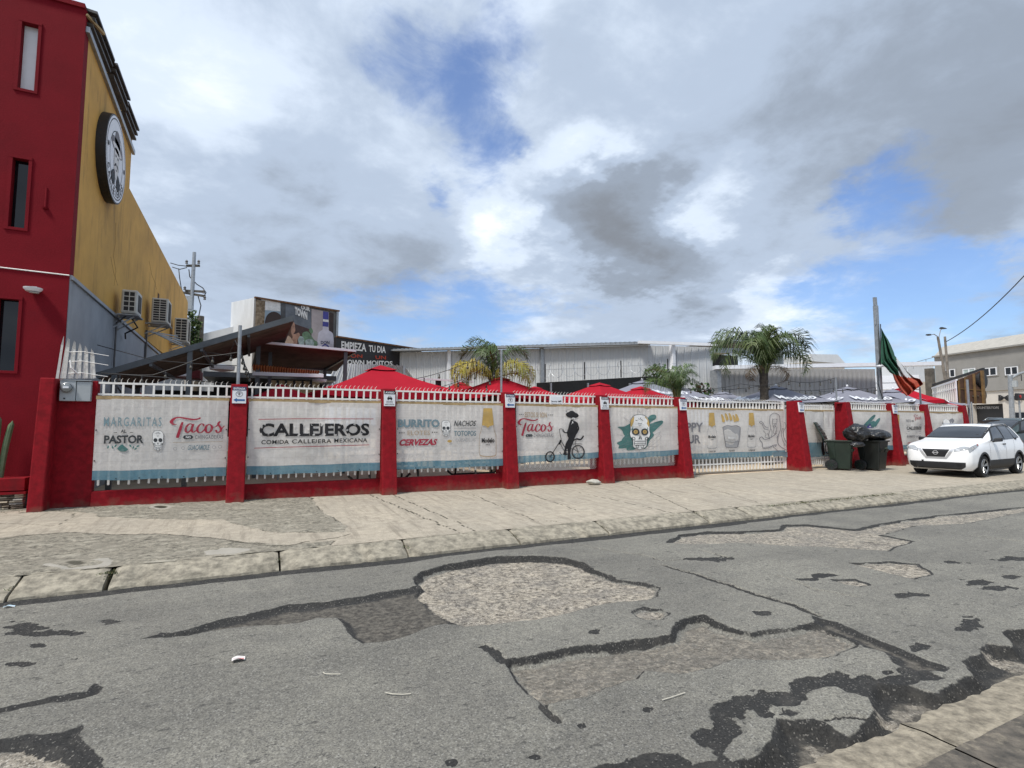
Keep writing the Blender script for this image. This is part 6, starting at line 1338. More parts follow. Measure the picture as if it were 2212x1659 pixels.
put(UR, 1295, 827, 3.05, 12, 1.12, 'red parasol behind the pillar between mariachi and skull banners')
put(UR, 1384, 835, 2.95, 10, 1.1, 'red parasol over the big skull banner, against grey parasols')
put(UR, 1952, 836, 3.35, 20, 1.25, 'wide red parasol behind the flag and the bins')
put(UR, 1978, 850, 3.05, 30, 1.15, 'sagging red parasol end beside the white slat screen on the right')
put(UR, 300, 848, 2.55, 12, .8, 'shaded red parasol under the rising canopy, glimpsed over the first banner')
put(UR, 438, 846, 2.55, 12, .8, 'shaded red parasol seen through the bars left of the second pillar')
put(UR, 607, 831, 2.65, 10, .85, 'dark shaded red parasol in front of the bar kiosk')
put(US, 1387, 822, 3.35, 30, 1.12, 'grey parasol behind the red one over the skull banner')
put(US, 1468, 836, 3.05, 28, 1.03, 'grey parasol behind the pillar at the left end of the sliding gate')
put(US, 1561, 846, 2.98, 30, 0.9, 'small low grey parasol between two larger ones over the sliding gate')
put(US, 1676, 834, 3.15, 3, 1.08, 'grey parasol in front of the big palm trunk')
put(US, 1830, 836, 3.2, 2, 1.12, 'grey parasol over the pedestrian gate')
put(US, 1929, 841, 3.25, 28, 1.2, 'grey parasol below the hanging flag')
# ============================================================ STRING LIGHTS, POLES
M_BULB = mat('bulb_glass', (.10,.095,.08), rough=.3, bump=0, spec=.3); M_SOCK = M_WIRE
bulb = MB().lathe([(0,-.135),(.024,-.12),(.032,-.095),(.024,-.065),(.012,-.05)], (0,0,0), 10).mesh('bulb', M_BULB, True)
sock = MB().lathe([(.016,-.055),(.018,0),(.006,.012),(0,.012)], (0,0,0), 8).mesh('socket', M_SOCK)
def string_light(ends, sag, n, label, Y=None, group='strings of hanging bulbs'):
    pts = [at(x, y, Y=Y_) for x, y, Y_ in ends]; t = thing('string_light', tuple(pts[0]), label, 'string lights', group); C_ = []
    for a_, b_ in zip(pts, pts[1:]):
        L_ = (b_-a_).length
        for k in range(12): u = k/12; p_ = a_.lerp(b_, u); p_.z -= sag*L_*4*u*(1-u)*.12; C_.append(p_)
    C_.append(pts[-1]); MB().tube(C_, .009, 5).build('cable', M_WIRE, t)
    for k in range(n):
        u = (k+.5)/n*(len(C_)-1); i = int(u); p_ = C_[i].lerp(C_[min(i+1, len(C_)-1)], u-i); s_ = inst('socket', sock, t, p_-Vector((0,0,.035))); s_['_o'] = tuple(p_)
        b_ = bpy.data.objects.new('bulb', bulb); COL.objects.link(b_); b_.parent = s_
    return t
def pole(x, y, Y, r, label, base=0, ytop=None, cat='pole', square=False):
    p_ = at(x, y, Y=Y); q = MB()
    if square: q.beam((p_.x,Y,base),(p_.x,Y,p_.z), r*2, r*2)
    else: q.tube([(p_.x,Y,base),(p_.x,Y,p_.z)], r, 12)
    return q.build('galvanised_pole', M_GALV, smooth=40, label=label, cat=cat)
pole(519, 703, 12.62, .035, 'tall galvanised pole behind the second pillar with cables tied to it', 0)
pole(1083, 755, 12.62, .03, 'thin galvanised pole behind the bottle banner pillar carrying string lights')
pole(1805, 815, 12.9, .03, 'thin pole carrying light strings above the bin lid')
pole(1987, 836, 12.7, .035, 'short galvanised pole standing before the flag tip')
pole(2089, 820, 12.7, .05, 'tall thin pole in front of the brown timber sign box')
string_light([(540,1,1)][:0]+[(870,822,16),(1000,787,14),(1083,756,12.6)], .25, 8, 'bulb string climbing from the large red parasol to the thin pole')
string_light([(925,842,15),(1010,815,13.6),(1083,766,12.6)], .2, 9, 'lower bulb string rising steeply to the thin pole')
string_light([(1083,772,12.6),(1062,812,12.9),(1048,838,13.4)], .1, 4, 'short bulb string dropping left from the thin pole')
string_light([(1440,833,15),(1600,829,14),(1700,822,13.5),(1805,816,12.9)], .5, 14, 'upper bulb string over the sliding gate to the pole by the bins')
string_light([(1450,836,16),(1640,834,15),(1805,838,14.4),(1900,835,13.8)], .3, 16, 'lower bulb string across the grey parasols')
string_light([(1680,838,16),(1760,843,15),(1900,842,14.2)], .3, 12, 'faint rear bulb string towards the flag pole')
string_light([(235,806,13),(330,810,13),(440,770,12.9),(519,760,12.62)], .15, 6, 'bulb string under the rising canopy to the tall pole')
string_light([(519,752,12.62),(530,790,12.7),(541,812,12.8)], .05, 6, 'bundle of bulbs hanging down from the tall pole')
def cab(pts, r, label, group='loose cables over the fence'): return MB().tube([at(x,y,Y=Y_) for x,y,Y_ in pts], r, 5).build('cable', M_WIRE, smooth=True, label=label, cat='cable', group=group)
cab([(210,745,13),(330,778,13),(440,787,13),(519,790,12.65)], .008, 'slack cable from the ochre wall to the tall pole')
cab([(218,806,12.5),(350,815,12.5),(519,832,12.5)], .010, 'cable running low above the first fence bay')
cab([(519,762,12.62),(508,735,13),(495,768,13.5),(420,757,14)], .008, 'cable loop between the tall pole and the canopy post')
# barbed coil on the screen
t = thing('barbed_wire', tuple(at(1180,820,Y=19)), 'loops of barbed wire above the black netting screen', 'barbed wire'); q = MB()
a_, b_ = at(1160,826,Y=19), at(1470,808,Y=19); PT = [a_.lerp(b_, i/150)+Vector((.05*math.cos(i*.55), .25*math.sin(i*.55), .42+.28*math.sin(i*.55*1.0+1))) for i in range(150)]; q.tube(PT, .009, 4); q.tube([a_+Vector((0,0,.5)), b_+Vector((0,0,.5))], .008, 4); q.build('coil', M_GALV, t)
for u in (.05,.3,.55,.9): p_ = a_.lerp(b_, u); MB().beam(p_, p_+Vector((0,0,.75)), .04, .04).build('stake', M_WIRE, t)
# ============================================================ PALMS
def frond_mesh(L_, droop, seed, m_, wid=.028, leaf=.5):
    R2 = random.Random(seed); q = MB(); n_ = 26; C_ = []
    for i in range(n_+1):
        s_ = i/n_; ang = 1.12-droop*s_*s_-.25*s_; 
        C_.append((C_[-1][0]+L_/n_*math.cos(ang), C_[-1][1]+L_/n_*math.sin(ang)) if C_ else (0,0))
    for i in range(n_):
        (x0,z0),(x1,z1) = C_[i], C_[i+1]; w_ = .02*(1-i/n_)+.004; q.add([(x0,-w_,z0),(x0,w_,z0),(x1,w_*.9,z1),(x1,-w_*.9,z1)], [(0,1,2,3)], 1)
    for i in range(4, int(n_*2.3)):
        s_ = i/(n_*2.3); k = s_*n_; j = min(int(k), n_-1); f = k-j; x = C_[j][0]*(1-f)+C_[j+1][0]*f; z_ = C_[j][1]*(1-f)+C_[j+1][1]*f
        dx, dz = C_[j+1][0]-C_[j][0], C_[j+1][1]-C_[j][1]; l_ = math.hypot(dx,dz); dx /= l_; dz /= l_
        ll = leaf*(.45+.9*math.sin(math.pi*min(1, s_*1.02)**.8))*R2.uniform(.75,1.1)
        for sd_ in (-1,1):
            o = Vector((x,0,z_)); d1 = Vector((dx*.55+R2.gauss(0,.08), sd_*R2.uniform(.45,.8), dz*.4+R2.uniform(-.1,.3))).normalized(); p1 = o+d1*ll*.45; p2 = p1+Vector((dx*.25, sd_*.28+R2.gauss(0,.08), -R2.uniform(.55,1.0))).normalized()*ll*.65
            up_ = Vector((dx,0,dz)).cross(d1).normalized().cross(d1)*wid*.5
            q.add([o-up_*.6, o+up_*.6, p1+up_, p1-up_], [(0,1,2,3)], 0); q.add([p1-up_, p1+up_, p2], [(0,1,2)], 0)
    return q.mesh('frond', m_, fix=False)
PG = mat('palm_green', (.075,.13,.028), rough=.5, var=.3, vs=2, bump=0); PD = mat('palm_dark_green', (.035,.075,.018), rough=.5, var=.3, vs=2, bump=0, col2=(.10,.13,.03)); PY = mat('palm_yellow', (.42,.33,.035), rough=.55, var=.3, vs=2, bump=0, col2=(.22,.24,.04)); PB = mat('palm_dry_brown', (.16,.10,.05), rough=.8, var=.3, vs=3, bump=0)
PR = mat('palm_stalk', (.12,.14,.05), rough=.6, var=.2); PT_ = mat('palm_trunk', (.085,.07,.055), rough=.9, var=.4, vs=9, bump=.9, bs=30, disp=.02)
fr = {k: [frond_mesh(1.0, d, i, [m_, PR], .013, lf_) for i, (d, lf_) in enumerate(((1.9,.30),(2.6,.34),(3.0,.30)))] for k, m_ in (('g',PG),('d',PD),('y',PY),('b',PB))}
def palm(x, y, Z, ground, spec, label, tr, up_shift=.0):
    c = at(x, y, Z=Z); t = thing('palm_tree', (c.x, c.y, 0), label, 'palm tree', 'palms behind the fence'); q = MB(); pr = []
    n_ = 22
    for i in range(n_+1): u = i/n_; pr.append((tr*(1.15-.3*u+(.10 if i % 2 else 0)+(.35*max(0,u-.75))), u*(c.z)))
    q.lathe(pr, (c.x,c.y,0), 14); q.build('trunk', PT_, t, smooth=30)
    for k in range(9): a_ = k*2.4; MB().beam((c.x+tr*.6*math.cos(a_),c.y+tr*.6*math.sin(a_),c.z-.35),(c.x+tr*1.7*math.cos(a_),c.y+tr*1.7*math.sin(a_),c.z+.15),.05,.03).build('frond_stub', PR, t)
    for (kind, az, tilt, L_, var_) in spec:
        o = inst('frond', fr[kind][var_], t, (c.x+.05*math.cos(az), c.y+.05*math.sin(az), c.z), (0,0,0), (L_*.84,)*3)
        o.rotation_euler = (Matrix.Rotation(az, 4, 'Z') @ Matrix.Rotation(-tilt, 4, 'Y') @ Matrix.Rotation(random.uniform(-.3,.3), 4, 'X')).to_euler()
    return t
rtaz = math.atan2(rt[1], rt[0])   # azimuth of picture-right
def sp(l): return [(k, rtaz+math.radians(a_), math.radians(ti), L_, v) for k, a_, ti, L_, v in l]
# first palm: green upright, yellow drooping sides
palm(1066, 822, 3.0, 0, sp([('g',15,24,2.4,1),('g',165,26,2.5,1),('g',100,34,2.2,0),('g',250,25,2.2,1),('g',150,34,2.5,0),('y',175,-8,2.3,1),('y',190,-20,2.2,2),('y',5,-12,2.2,1),('y',-10,-28,2.1,2),('y',150,-10,2.1,2),('y',215,-5,2.0,1),('y',330,-5,2.2,2)]), 'palm with green crown and yellow lower fronds before the white warehouse', .11)
palm(1462, 850, 2.6, 0, sp([('g',165,18,2.1,1),('g',20,36,1.7,0),('g',60,40,1.6,0),('g',175,-5,1.8,1),('g',100,30,1.6,1),('g',10,8,1.4,2),('g',260,25,1.5,2),('g',320,30,1.5,1),('g',220,30,1.5,2)]), 'small young palm before the warehouse left of the big palm', .08)
palm(1649, 795, 3.75, 0, sp([('d',180,20,2.9,1),('d',90,36,2.6,0),('d',270,36,2.5,0),('d',40,40,2.4,0),('d',140,42,2.4,0),('d',4,14,3.5,1),('d',176,14,3.6,1),('d',12,2,3.2,1),('d',170,2,3.4,1),('d',185,-14,2.8,2),('d',-8,-14,2.9,2),('d',70,44,2.5,0),('d',230,20,2.6,1),('d',310,20,2.6,1),('d',80,44,2.9,0),('b',-20,-48,1.6,2),('b',205,-48,1.5,2),('d',25,10,2.5,1)]), 'big dark green palm with arching fronds behind the grey parasols', .16)
# shrubs behind
for (x, y, r, n_, sd_, mats_, lb) in ((1425,815,.9,500,3,M_LEAF,'olive shrub below the warehouse wall left of the small palm'),(1512,842,.6,220,9,[mat('dry_leaf',(.10,.035,.02),rough=.8,var=.3),M_LEAF[0],M_LEAF[1]],'reddish brown shrub right of the small palm')):
    c = at(x, y, Y=20); q = MB(); leaf_cloud(q, (c.x,20,c.z-.2), (r,.7,r*.9), n_, .22, sd_); t = thing('shrub', (c.x,20,0), lb, 'shrub'); q.build('foliage', mats_, t, fix=False); MB().tube([(c.x,20,0),(c.x+.05,20,c.z)], .04, 6).build('stem', M_TIMB, t)
# ============================================================ FLAG
p_ = at(1901, 845, Y=12.9); tp_ = at(1893, 643, Y=12.9)
t = thing('flag_pole', (p_.x, 12.9, 0), 'tall square galvanised flag pole behind the bins', 'flag pole')
MB().beam((p_.x,12.9,0),(p_.x,12.9,tp_.z-.35), .14, .14).build('pole', M_GALV, t); MB().beam((p_.x-.01,12.9,tp_.z-.35),(p_.x-.03,12.9,tp_.z),.09,.14).build('pole_tip', M_GALV, t)
MB().beam((p_.x-.10,12.88,tp_.z-1.15),(p_.x-.02,12.88,tp_.z-.55),.03,.03).build('bent_tab', M_GALV, t)
q = MB(); q.tube([at(1902,700,Y=12.8),at(1903,760,Y=12.78),at(1896,795,Y=12.8),at(1897,830,Y=12.8),at(1907,862,Y=12.8)], .02, 6); q.build('halyard', M_WIRE, t)
MB().lathe([(0,-.06),(.1,-.04),(.12,.03),(0,.06)], at(1900,791,Y=12.75), 12).build('wrapped_tape', M_SIGNW, t, smooth=True)
Lc = [(348,100),(350,200),(346,330),(344,480),(352,530),(400,570),(450,630),(485,655),(505,720),(540,790),(580,850),(625,890),(650,915)]
Rc = [(348,100),(385,170),(430,240),(465,310),(497,385),(510,430),(560,490),(600,540),(660,620),(740,690),(810,708),(850,770),(780,800)]
LT_ = np.linspace(0,1,len(Lc)); Lx, Ly = np.array(Lc, float).T; Rx, Ry = np.array(Rc, float).T; s_g = []
def flagpt(u, v):
    lx, ly, rx, ry = (np.interp(v, LT_, a_) for a_ in (Lx, Ly, Rx, Ry)); x = lx+(rx-lx)*u; y = ly+(ry-ly)*u+ (14*math.sin(math.pi*u)*v)
    w = math.hypot(rx-lx, ry-ly)/300; dY = (.11*math.sin(u*19+v*4)+.05*math.sin(u*33+1+v*9))*min(1, .25+w); X_, Y_ = zz('r', x, y)
    return at(X_, Y_, Y=12.70+dY-.25*v)
def flagmi(u, v):
    lx, ly, rx, ry = (np.interp(v, LT_, a_) for a_ in (Lx, Ly, Rx, Ry)); x = lx+(rx-lx)*u; y = ly+(ry-ly)*u
    if y > 645+(x-490)*.20 and x > 480: return 2
    if (x-552)*(-1)*1.0 < (y-650)*(-.18)-4 and y > 430: return 1
    return 0
q = MB(); q.grid(flagpt, 40, 60, flagmi)
q.build('flag', [mat('flag_green', (.02,.11,.062), rough=.85, var=.2, vs=3, bump=.1), mat('flag_white', (.66,.66,.66), rough=.85, var=.12, vs=3, bump=.1), mat('flag_red', (.50,.085,.04), rough=.85, var=.18, vs=3, bump=.1)], smooth=True, label='limp green, white and red flag hanging torn from the tall pole', cat='flag', fix=False)
# ============================================================ RIGHT SIDE
# slat screen and brown timber sign box
t = thing('slat_screen', tuple(at(2035,860,Y=14)), 'white vertical slat screen right of the flag, under a dark sloping cap', 'screen')
sa, sb = at(2012,840,Y=16.5), at(2067,822,Y=13.5)
sl = bar_mesh(0, 1, .05)
for k in range(15):
    u = k/14; p_ = sa.lerp(sb, u); inst('slat', sl, t, (p_.x,p_.y,1.2), (0,0,0), (1.0,1,p_.z-1.25))
MB().beam(sa+Vector((0,0,.02)), sb+Vector((0,0,.02)), .06, .10).build('rail', M_SIGNW, t); MB().beam(sa+Vector((0,0,-.3)), sb+Vector((0,0,-.35)), .05, .05).build('rail', M_SIGNW, t)
MB().beam((sb.x,sb.y,0), (sb.x,sb.y,sb.z), .10, .10).build('post', M_SIGNW, t)
MB().beam(at(2006,835,Y=16.7), at(2125,797,Y=13.0), .10, .12).build('cap_beam', M_WIRE, t)
M_BRN = mat('brown_plywood', (.085,.040,.022), rough=.8, var=.3, vs=3, bump=.2, stain=(.04,.02,.012), stainamt=.5); M_TIM2 = mat('ochre_timber', (.20,.115,.04), rough=.8, var=.25, vs=3, bump=.2)
t = thing('timber_sign_box', tuple(at(2098,870,Y=13)), 'back of a brown plywood sign with timber battens above the last pillar', 'sign')
c0, c1 = at(2067,822,Y=13.5), at(2121,800,Y=12.9); zlo = at(2125,872,Y=13).z
MB().hexa([(c0.x,c0.y,zlo+.02),(c1.x,c1.y,zlo),(c1.x,c1.y+.05,zlo),(c0.x,c0.y+.05,zlo+.02),(c0.x,c0.y,c0.z),(c1.x,c1.y,c1.z),(c1.x,c1.y+.05,c1.z),(c0.x,c0.y+.05,c0.z)]).build('panel', M_BRN, t)
for u, w in ((.0,.10),(.30,.14),(.62,.05),(.95,.16)): p_ = c0.lerp(c1, u); MB().box(p_.x-w/2,p_.x+w/2,p_.y-.10,p_.y-.01,zlo-.01,p_.z).build('batten', M_TIM2, t)
MB().beam((c0.x,c0.y-.02,zlo+.72),(c1.x,c1.y-.02,zlo+.62),.03,.03).build('seam', M_TIM2, t)
for (z_, r_) in ((.42,.24),(1.12,.42)): MB().lathe([(0,-.10),(r_,-.10),(r_,.10),(0,.10)], (c1.x+.12,c1.y+.12,zlo+z_), 24, axis='y').build('letter_back', M_BLK, t)
for u in (.55,.75): p_ = c0.lerp(c1,u); MB().lathe([(0,-.02),(.035,-.01),(.03,.02),(0,.02)], (p_.x,p_.y-.04,zlo+.35), 8, axis='y').build('bulb', M_BULB, t)
pole(2098, 868, 12.6, .03, 'thin pipe leaning against the last pillar below the timber sign')
# grey and white commercial building
G0 = at(2018,772,Z=7.6); G1 = at(2240,742,Z=7.6); dG = G1-G0
gb = thing('shop_building', ((G0.x+G1.x)/2, G0.y, 0), 'grey over white two-storey shop building at the right edge', 'building')
nG = Vector((dG.y, -dG.x, 0)).normalized(); nG = nG if nG.x < 0 else -nG
def gpx(x, y, off=.02):
    r_ = ray(x, y); n3 = np.array([nG.x,nG.y,0]); o3 = np.array([0,0,EYE]); p0_ = np.array(G0)+n3*off; t_ = ((p0_-o3)@n3)/(r_@n3); return Vector(o3+r_*t_)
Gend = G0+dG*1.6
zmid = gpx(2130, 845).z
MB().prism([(G0.x,G0.y,zmid),(Gend.x,Gend.y,zmid),tuple(Gend),tuple(G0)], tuple(-nG*8)).build('upper_wall', M_GRAYW, gb)
o = -nG*.12
da, db = gpx(2098,874), gpx(2163,872); zd = gpx(2130,873).z
A_ = G0+o+dG*-.03; 
MB().prism([(A_.x,A_.y,-.3),(da.x+o.x,da.y+o.y,-.3),(da.x+o.x,da.y+o.y,zd),(db.x+o.x,db.y+o.y,zd),(db.x+o.x,db.y+o.y,-.3),(Gend.x+o.x,Gend.y+o.y,-.3),(Gend.x+o.x,Gend.y+o.y,zmid-.003),(A_.x,A_.y,zmid-.003)], tuple(-nG*.4)).build('lower_wall', mat('warm_white_render', (.56,.53,.49), rough=.85, var=.07, vs=1, bump=.2), gb)
MB().prism([(da.x+o.x*4,da.y+o.y*4,-.3),(db.x+o.x*4,db.y+o.y*4,-.3),(db.x+o.x*4,db.y+o.y*4,zd),(da.x+o.x*4,da.y+o.y*4,zd)], tuple(-nG*.1)).build('dark_doorway', M_BLK, gb)
e0, e1 = gpx(2181,891), gpx(2240,890); MB().prism([(e0.x+nG.x*.0,e0.y,-.3),(e1.x,e1.y,-.3),(e1.x,e1.y,gpx(2200,891).z),(e0.x,e0.y,gpx(2200,891).z)], tuple(nG*.03+Vector((0,0,0)))).build('shop_window', M_WIN, gb)
MB().beam(G0+nG*.1+Vector((0,0,.05)), Gend+nG*.1+Vector((0,0,.05)), .3, .12).build('cornice', M_GRAYW, gb)
R0, R1 = gpx(2036,749,-2), gpx(2240,727,-2)
MB().hexa([tuple(G0+Vector((0,0,.12))),tuple(Gend+Vector((0,0,.12))),tuple(Gend-nG*8+Vector((0,0,.12))),tuple(G0-nG*8+Vector((0,0,.12))),(R0.x,R0.y,R0.z),(Gend.x-nG.x*2,Gend.y-nG.y*2,R0.z+.1),(Gend.x-nG.x*8,Gend.y-nG.y*8,R0.z+.1),(R0.x-nG.x*6,R0.y-nG.y*6,R0.z)]).build('roof', mat('cream_roof_paint', (.42,.40,.36), rough=.8, var=.1), gb)
M_CURT = mat('pale_curtain', (.40,.48,.47), rough=.6, var=.2, vs=3)
for (x0, x1, y0, y1, kind) in ((2043,2064,797,816,0),(2082,2108,795,816,1),(2125,2154,793,813,0),(2173,2200,791,811,0)):
    a_, b_ = gpx(x0, y1, .0), gpx(x1, y0, .0); z0_, z1_ = a_.z, b_.z
    def wb_(u0, u1, v0, v1, o0, o1, m_, nm, par):
        pA = a_.lerp(b_, u0); pB = a_.lerp(b_, u1); za_, zb_ = z0_+(z1_-z0_)*v0, z0_+(z1_-z0_)*v1
        return MB().hexa([(pA.x+nG.x*o1,pA.y+nG.y*o1,za_),(pB.x+nG.x*o1,pB.y+nG.y*o1,za_),(pB.x+nG.x*o0,pB.y+nG.y*o0,za_),(pA.x+nG.x*o0,pA.y+nG.y*o0,za_),(pA.x+nG.x*o1,pA.y+nG.y*o1,zb_),(pB.x+nG.x*o1,pB.y+nG.y*o1,zb_),(pB.x+nG.x*o0,pB.y+nG.y*o0,zb_),(pA.x+nG.x*o0,pA.y+nG.y*o0,zb_)]).build(nm, m_, par)
    w_ = wb_(-.09,1.09,-.10,1.12,.0,.04, M_GRAYW, 'window', gb); w_['_o'] = gb['_o']
    for r_ in ((0,.06,0,1),(.94,1,0,1),(.46,.54,0,1),(0.06,.46,0,.08),(0.06,.46,.92,1),(.54,.94,0,.08),(.54,.94,.92,1)): wb_(*r_, .042, .09, M_SIGNW, 'frame', w_)
    for u0, u1 in ((.06,.46),(.54,.94)): wb_(u0,u1,.08,.92,.042,.06, M_CURT if kind else M_WIN, 'pane', w_)
htext('S - COUNTERTOPS', 1405, 1064, 1752, 1036, P_LT, key='r', fnp=lambda x,y,off: tuple(gpx(x,y,-.4+.0)), parent=gb, bold=.04, off=.02)
htext('M', 1742, 966, 1880, 898, M_BLK, key='r', fnp=lambda x,y,off: tuple(gpx(x,y,.02)), parent=gb, bold=.03, off=.02)
htext('O', 1920, 964, 2030, 896, M_BLK, key='r', fnp=lambda x,y,off: tuple(gpx(x,y,.02)), parent=gb, bold=.03, off=.02)
htext('DA', 2060, 964, 2240, 896, M_BLK, key='r', fnp=lambda x,y,off: tuple(gpx(x,y,.02)), parent=gb, bold=.03, off=.02)
# pale annex with railing left of the shop
n0, n1 = at(1960,787,Y=60), at(2016,785,Y=60); an = thing('white_annex', (n0.x,60,0), 'white annex with a thin roof rail between the shed and the shop building', 'building')
MB().box(n0.x,n1.x,60,66,0,at(1990,786,Y=60).z).build('wall', M_WALLW, an)
MB().beam(at(1950,790,Y=60), at(2020,771,Y=60), .10,.10).build('rail', M_GALV, an)
for x in (1955,1972,2000): p_ = at(x, 786-(x-1950)*.2, Y=60); MB().beam((p_.x,60,p_.z-1.4),(p_.x,60,p_.z),.08,.08).build('rail_post', M_GALV, an)
# street lamp on a timber pole, second pole and wire
Yl = 22
t = thing('street_lamp', tuple(at(2035,830,Y=Yl)), 'leaning timber pole with two dark street lamp heads', 'street lamp')
b_, tp = at(2044,830,Y=Yl), at(2026,728,Y=Yl); dd_ = (tp-b_)/(tp.z-b_.z); MB().tube([tuple(b_-dd_*b_.z), tuple(tp)], [.14,.085], 10).build('pole', mat('pale_pole_timber', (.24,.215,.19), rough=.9, var=.25, vs=3, bump=.4), t, smooth=40)
a_ = at(2028,729,Y=Yl); b2 = at(2032,712,Y=Yl); MB().tube([a_,b2,at(2036,710,Y=Yl)], .035, 6).build('arm', M_GALV, t); MB().tube([a_,at(2018,722,Y=Yl),at(2012,723,Y=Yl)], .035, 6).build('arm', M_GALV, t)
for (x, y, s_) in ((2034,709,1),(2010,724,-1)): p_ = at(x,y,Y=Yl); MB().hexa([(p_.x-.12,p_.y-.12,p_.z-.05),(p_.x+.5*s_+.05,p_.y-.12,p_.z-.02),(p_.x+.5*s_+.05,p_.y+.12,p_.z-.02),(p_.x-.12,p_.y+.12,p_.z-.05),(p_.x-.08,p_.y-.08,p_.z+.08),(p_.x+.45*s_,p_.y-.08,p_.z+.05),(p_.x+.45*s_,p_.y+.08,p_.z+.05),(p_.x-.08,p_.y+.08,p_.z+.08)]).build('lamp_head', M_WIRE, t)
a_ = at(2041,727,Y=21); MB().tube([(a_.x+.3,21,0),(a_.x,21,a_.z)], [.10,.075], 10).build('timber_pole', MATS['pale_pole_timber'], smooth=40, label='second thin timber pole just right of the leaning lamp pole', cat='pole')
s_ = at(2044,738,Y=21); e_ = Vector((14.2, 5.0, 7.2)); e_ = at(2300,495,Y=10)
MB().tube([s_.lerp(e_, k/16)-Vector((0,0,.9*4*(k/16)*(1-k/16)*.6)) for k in range(17)], .028, 5).build('overhead_wire', M_WIRE, smooth=True, label='overhead wire rising from the timber pole out of the picture top right', cat='cable')
# traffic signal mast
Ys = 24
t = thing('signal_mast', tuple(at(2098,930,Y=Ys)), 'grey steel signal mast with a rising arm at the right edge', 'signal mast')
b_ = at(2107,915,Y=Ys); b_ = at(2194,880,Y=Ys-6); tp = at(2182,812,Y=Ys-6)
b0_ = at(2186, 905, Y=Ys-6); MB().tube([(b0_.x,b0_.y,-.1),(tp.x,tp.y,tp.z)], [.17,.13], 14).build('mast', M_GALV, t, smooth=40)
MB().lathe([(0,0),(.14,0),(.12,.06),(0,.08)], tuple(tp), 12).build('cap', M_GALV, t)
MB().tube([at(2183,818,Y=Ys-6), at(2200,808,Y=Ys-6.3), at(2240,796,Y=Ys-7)], .09, 10).build('arm', M_GALV, t)
p_ = at(2190,829,Y=Ys-6.2); MB().box(p_.x-.02,p_.x+.22,p_.y-.15,p_.y+.1,p_.z-.22,p_.z+.22).build('control_box', M_GBOX, t)
p_ = at(2206,812,Y=Ys-6.4); MB().beam(p_+Vector((.0,0,-.35)), p_+Vector((0,0,.2)),.04,.04).build('hanger', M_WIRE, t)
t = thing('traffic_light', tuple(at(2203,915,Y=16)), 'black horizontal signal head with a red lens at the right edge', 'traffic light')
c_ = at(2202,857,Y=16); MB().box(c_.x-.35,c_.x+.75,15.95,16.12,c_.z-.22,c_.z+.22).build('housing', M_BLK, t, bevel=.05); MB().tube([(c_.x+.05,16.05,-.1),(c_.x+.05,16.05,c_.z-.2)], .05, 8).build('post', M_GALV, t)
MB().lathe([(0,-.06),(.10,-.03),(.12,.0),(0,.01)], (c_.x,15.95,c_.z), 18, axis='y').build('red_lens', mat('red_lens', (.30,.01,.01), rough=.2, var=.05, bump=0), t, smooth=True)
# far wall of buildings beyond street right and left to close the horizon
for i, (x0, x1, Y_, h, c_, lb) in enumerate(((70,110,34,6.5,(.40,.36,.31),'distant beige block far down the street'),(118,170,20,8,(.36,.36,.37),'distant grey block at the end of the street'))):
    MB().box(x0,x1,Y_,Y_+20,-.4,h).build('distant_building', mat('distant_render_%d' % i if False else ('beige_render' if i == 0 else 'distant_grey_render'), c_, rough=.9, var=.1), label=lb, cat='building')
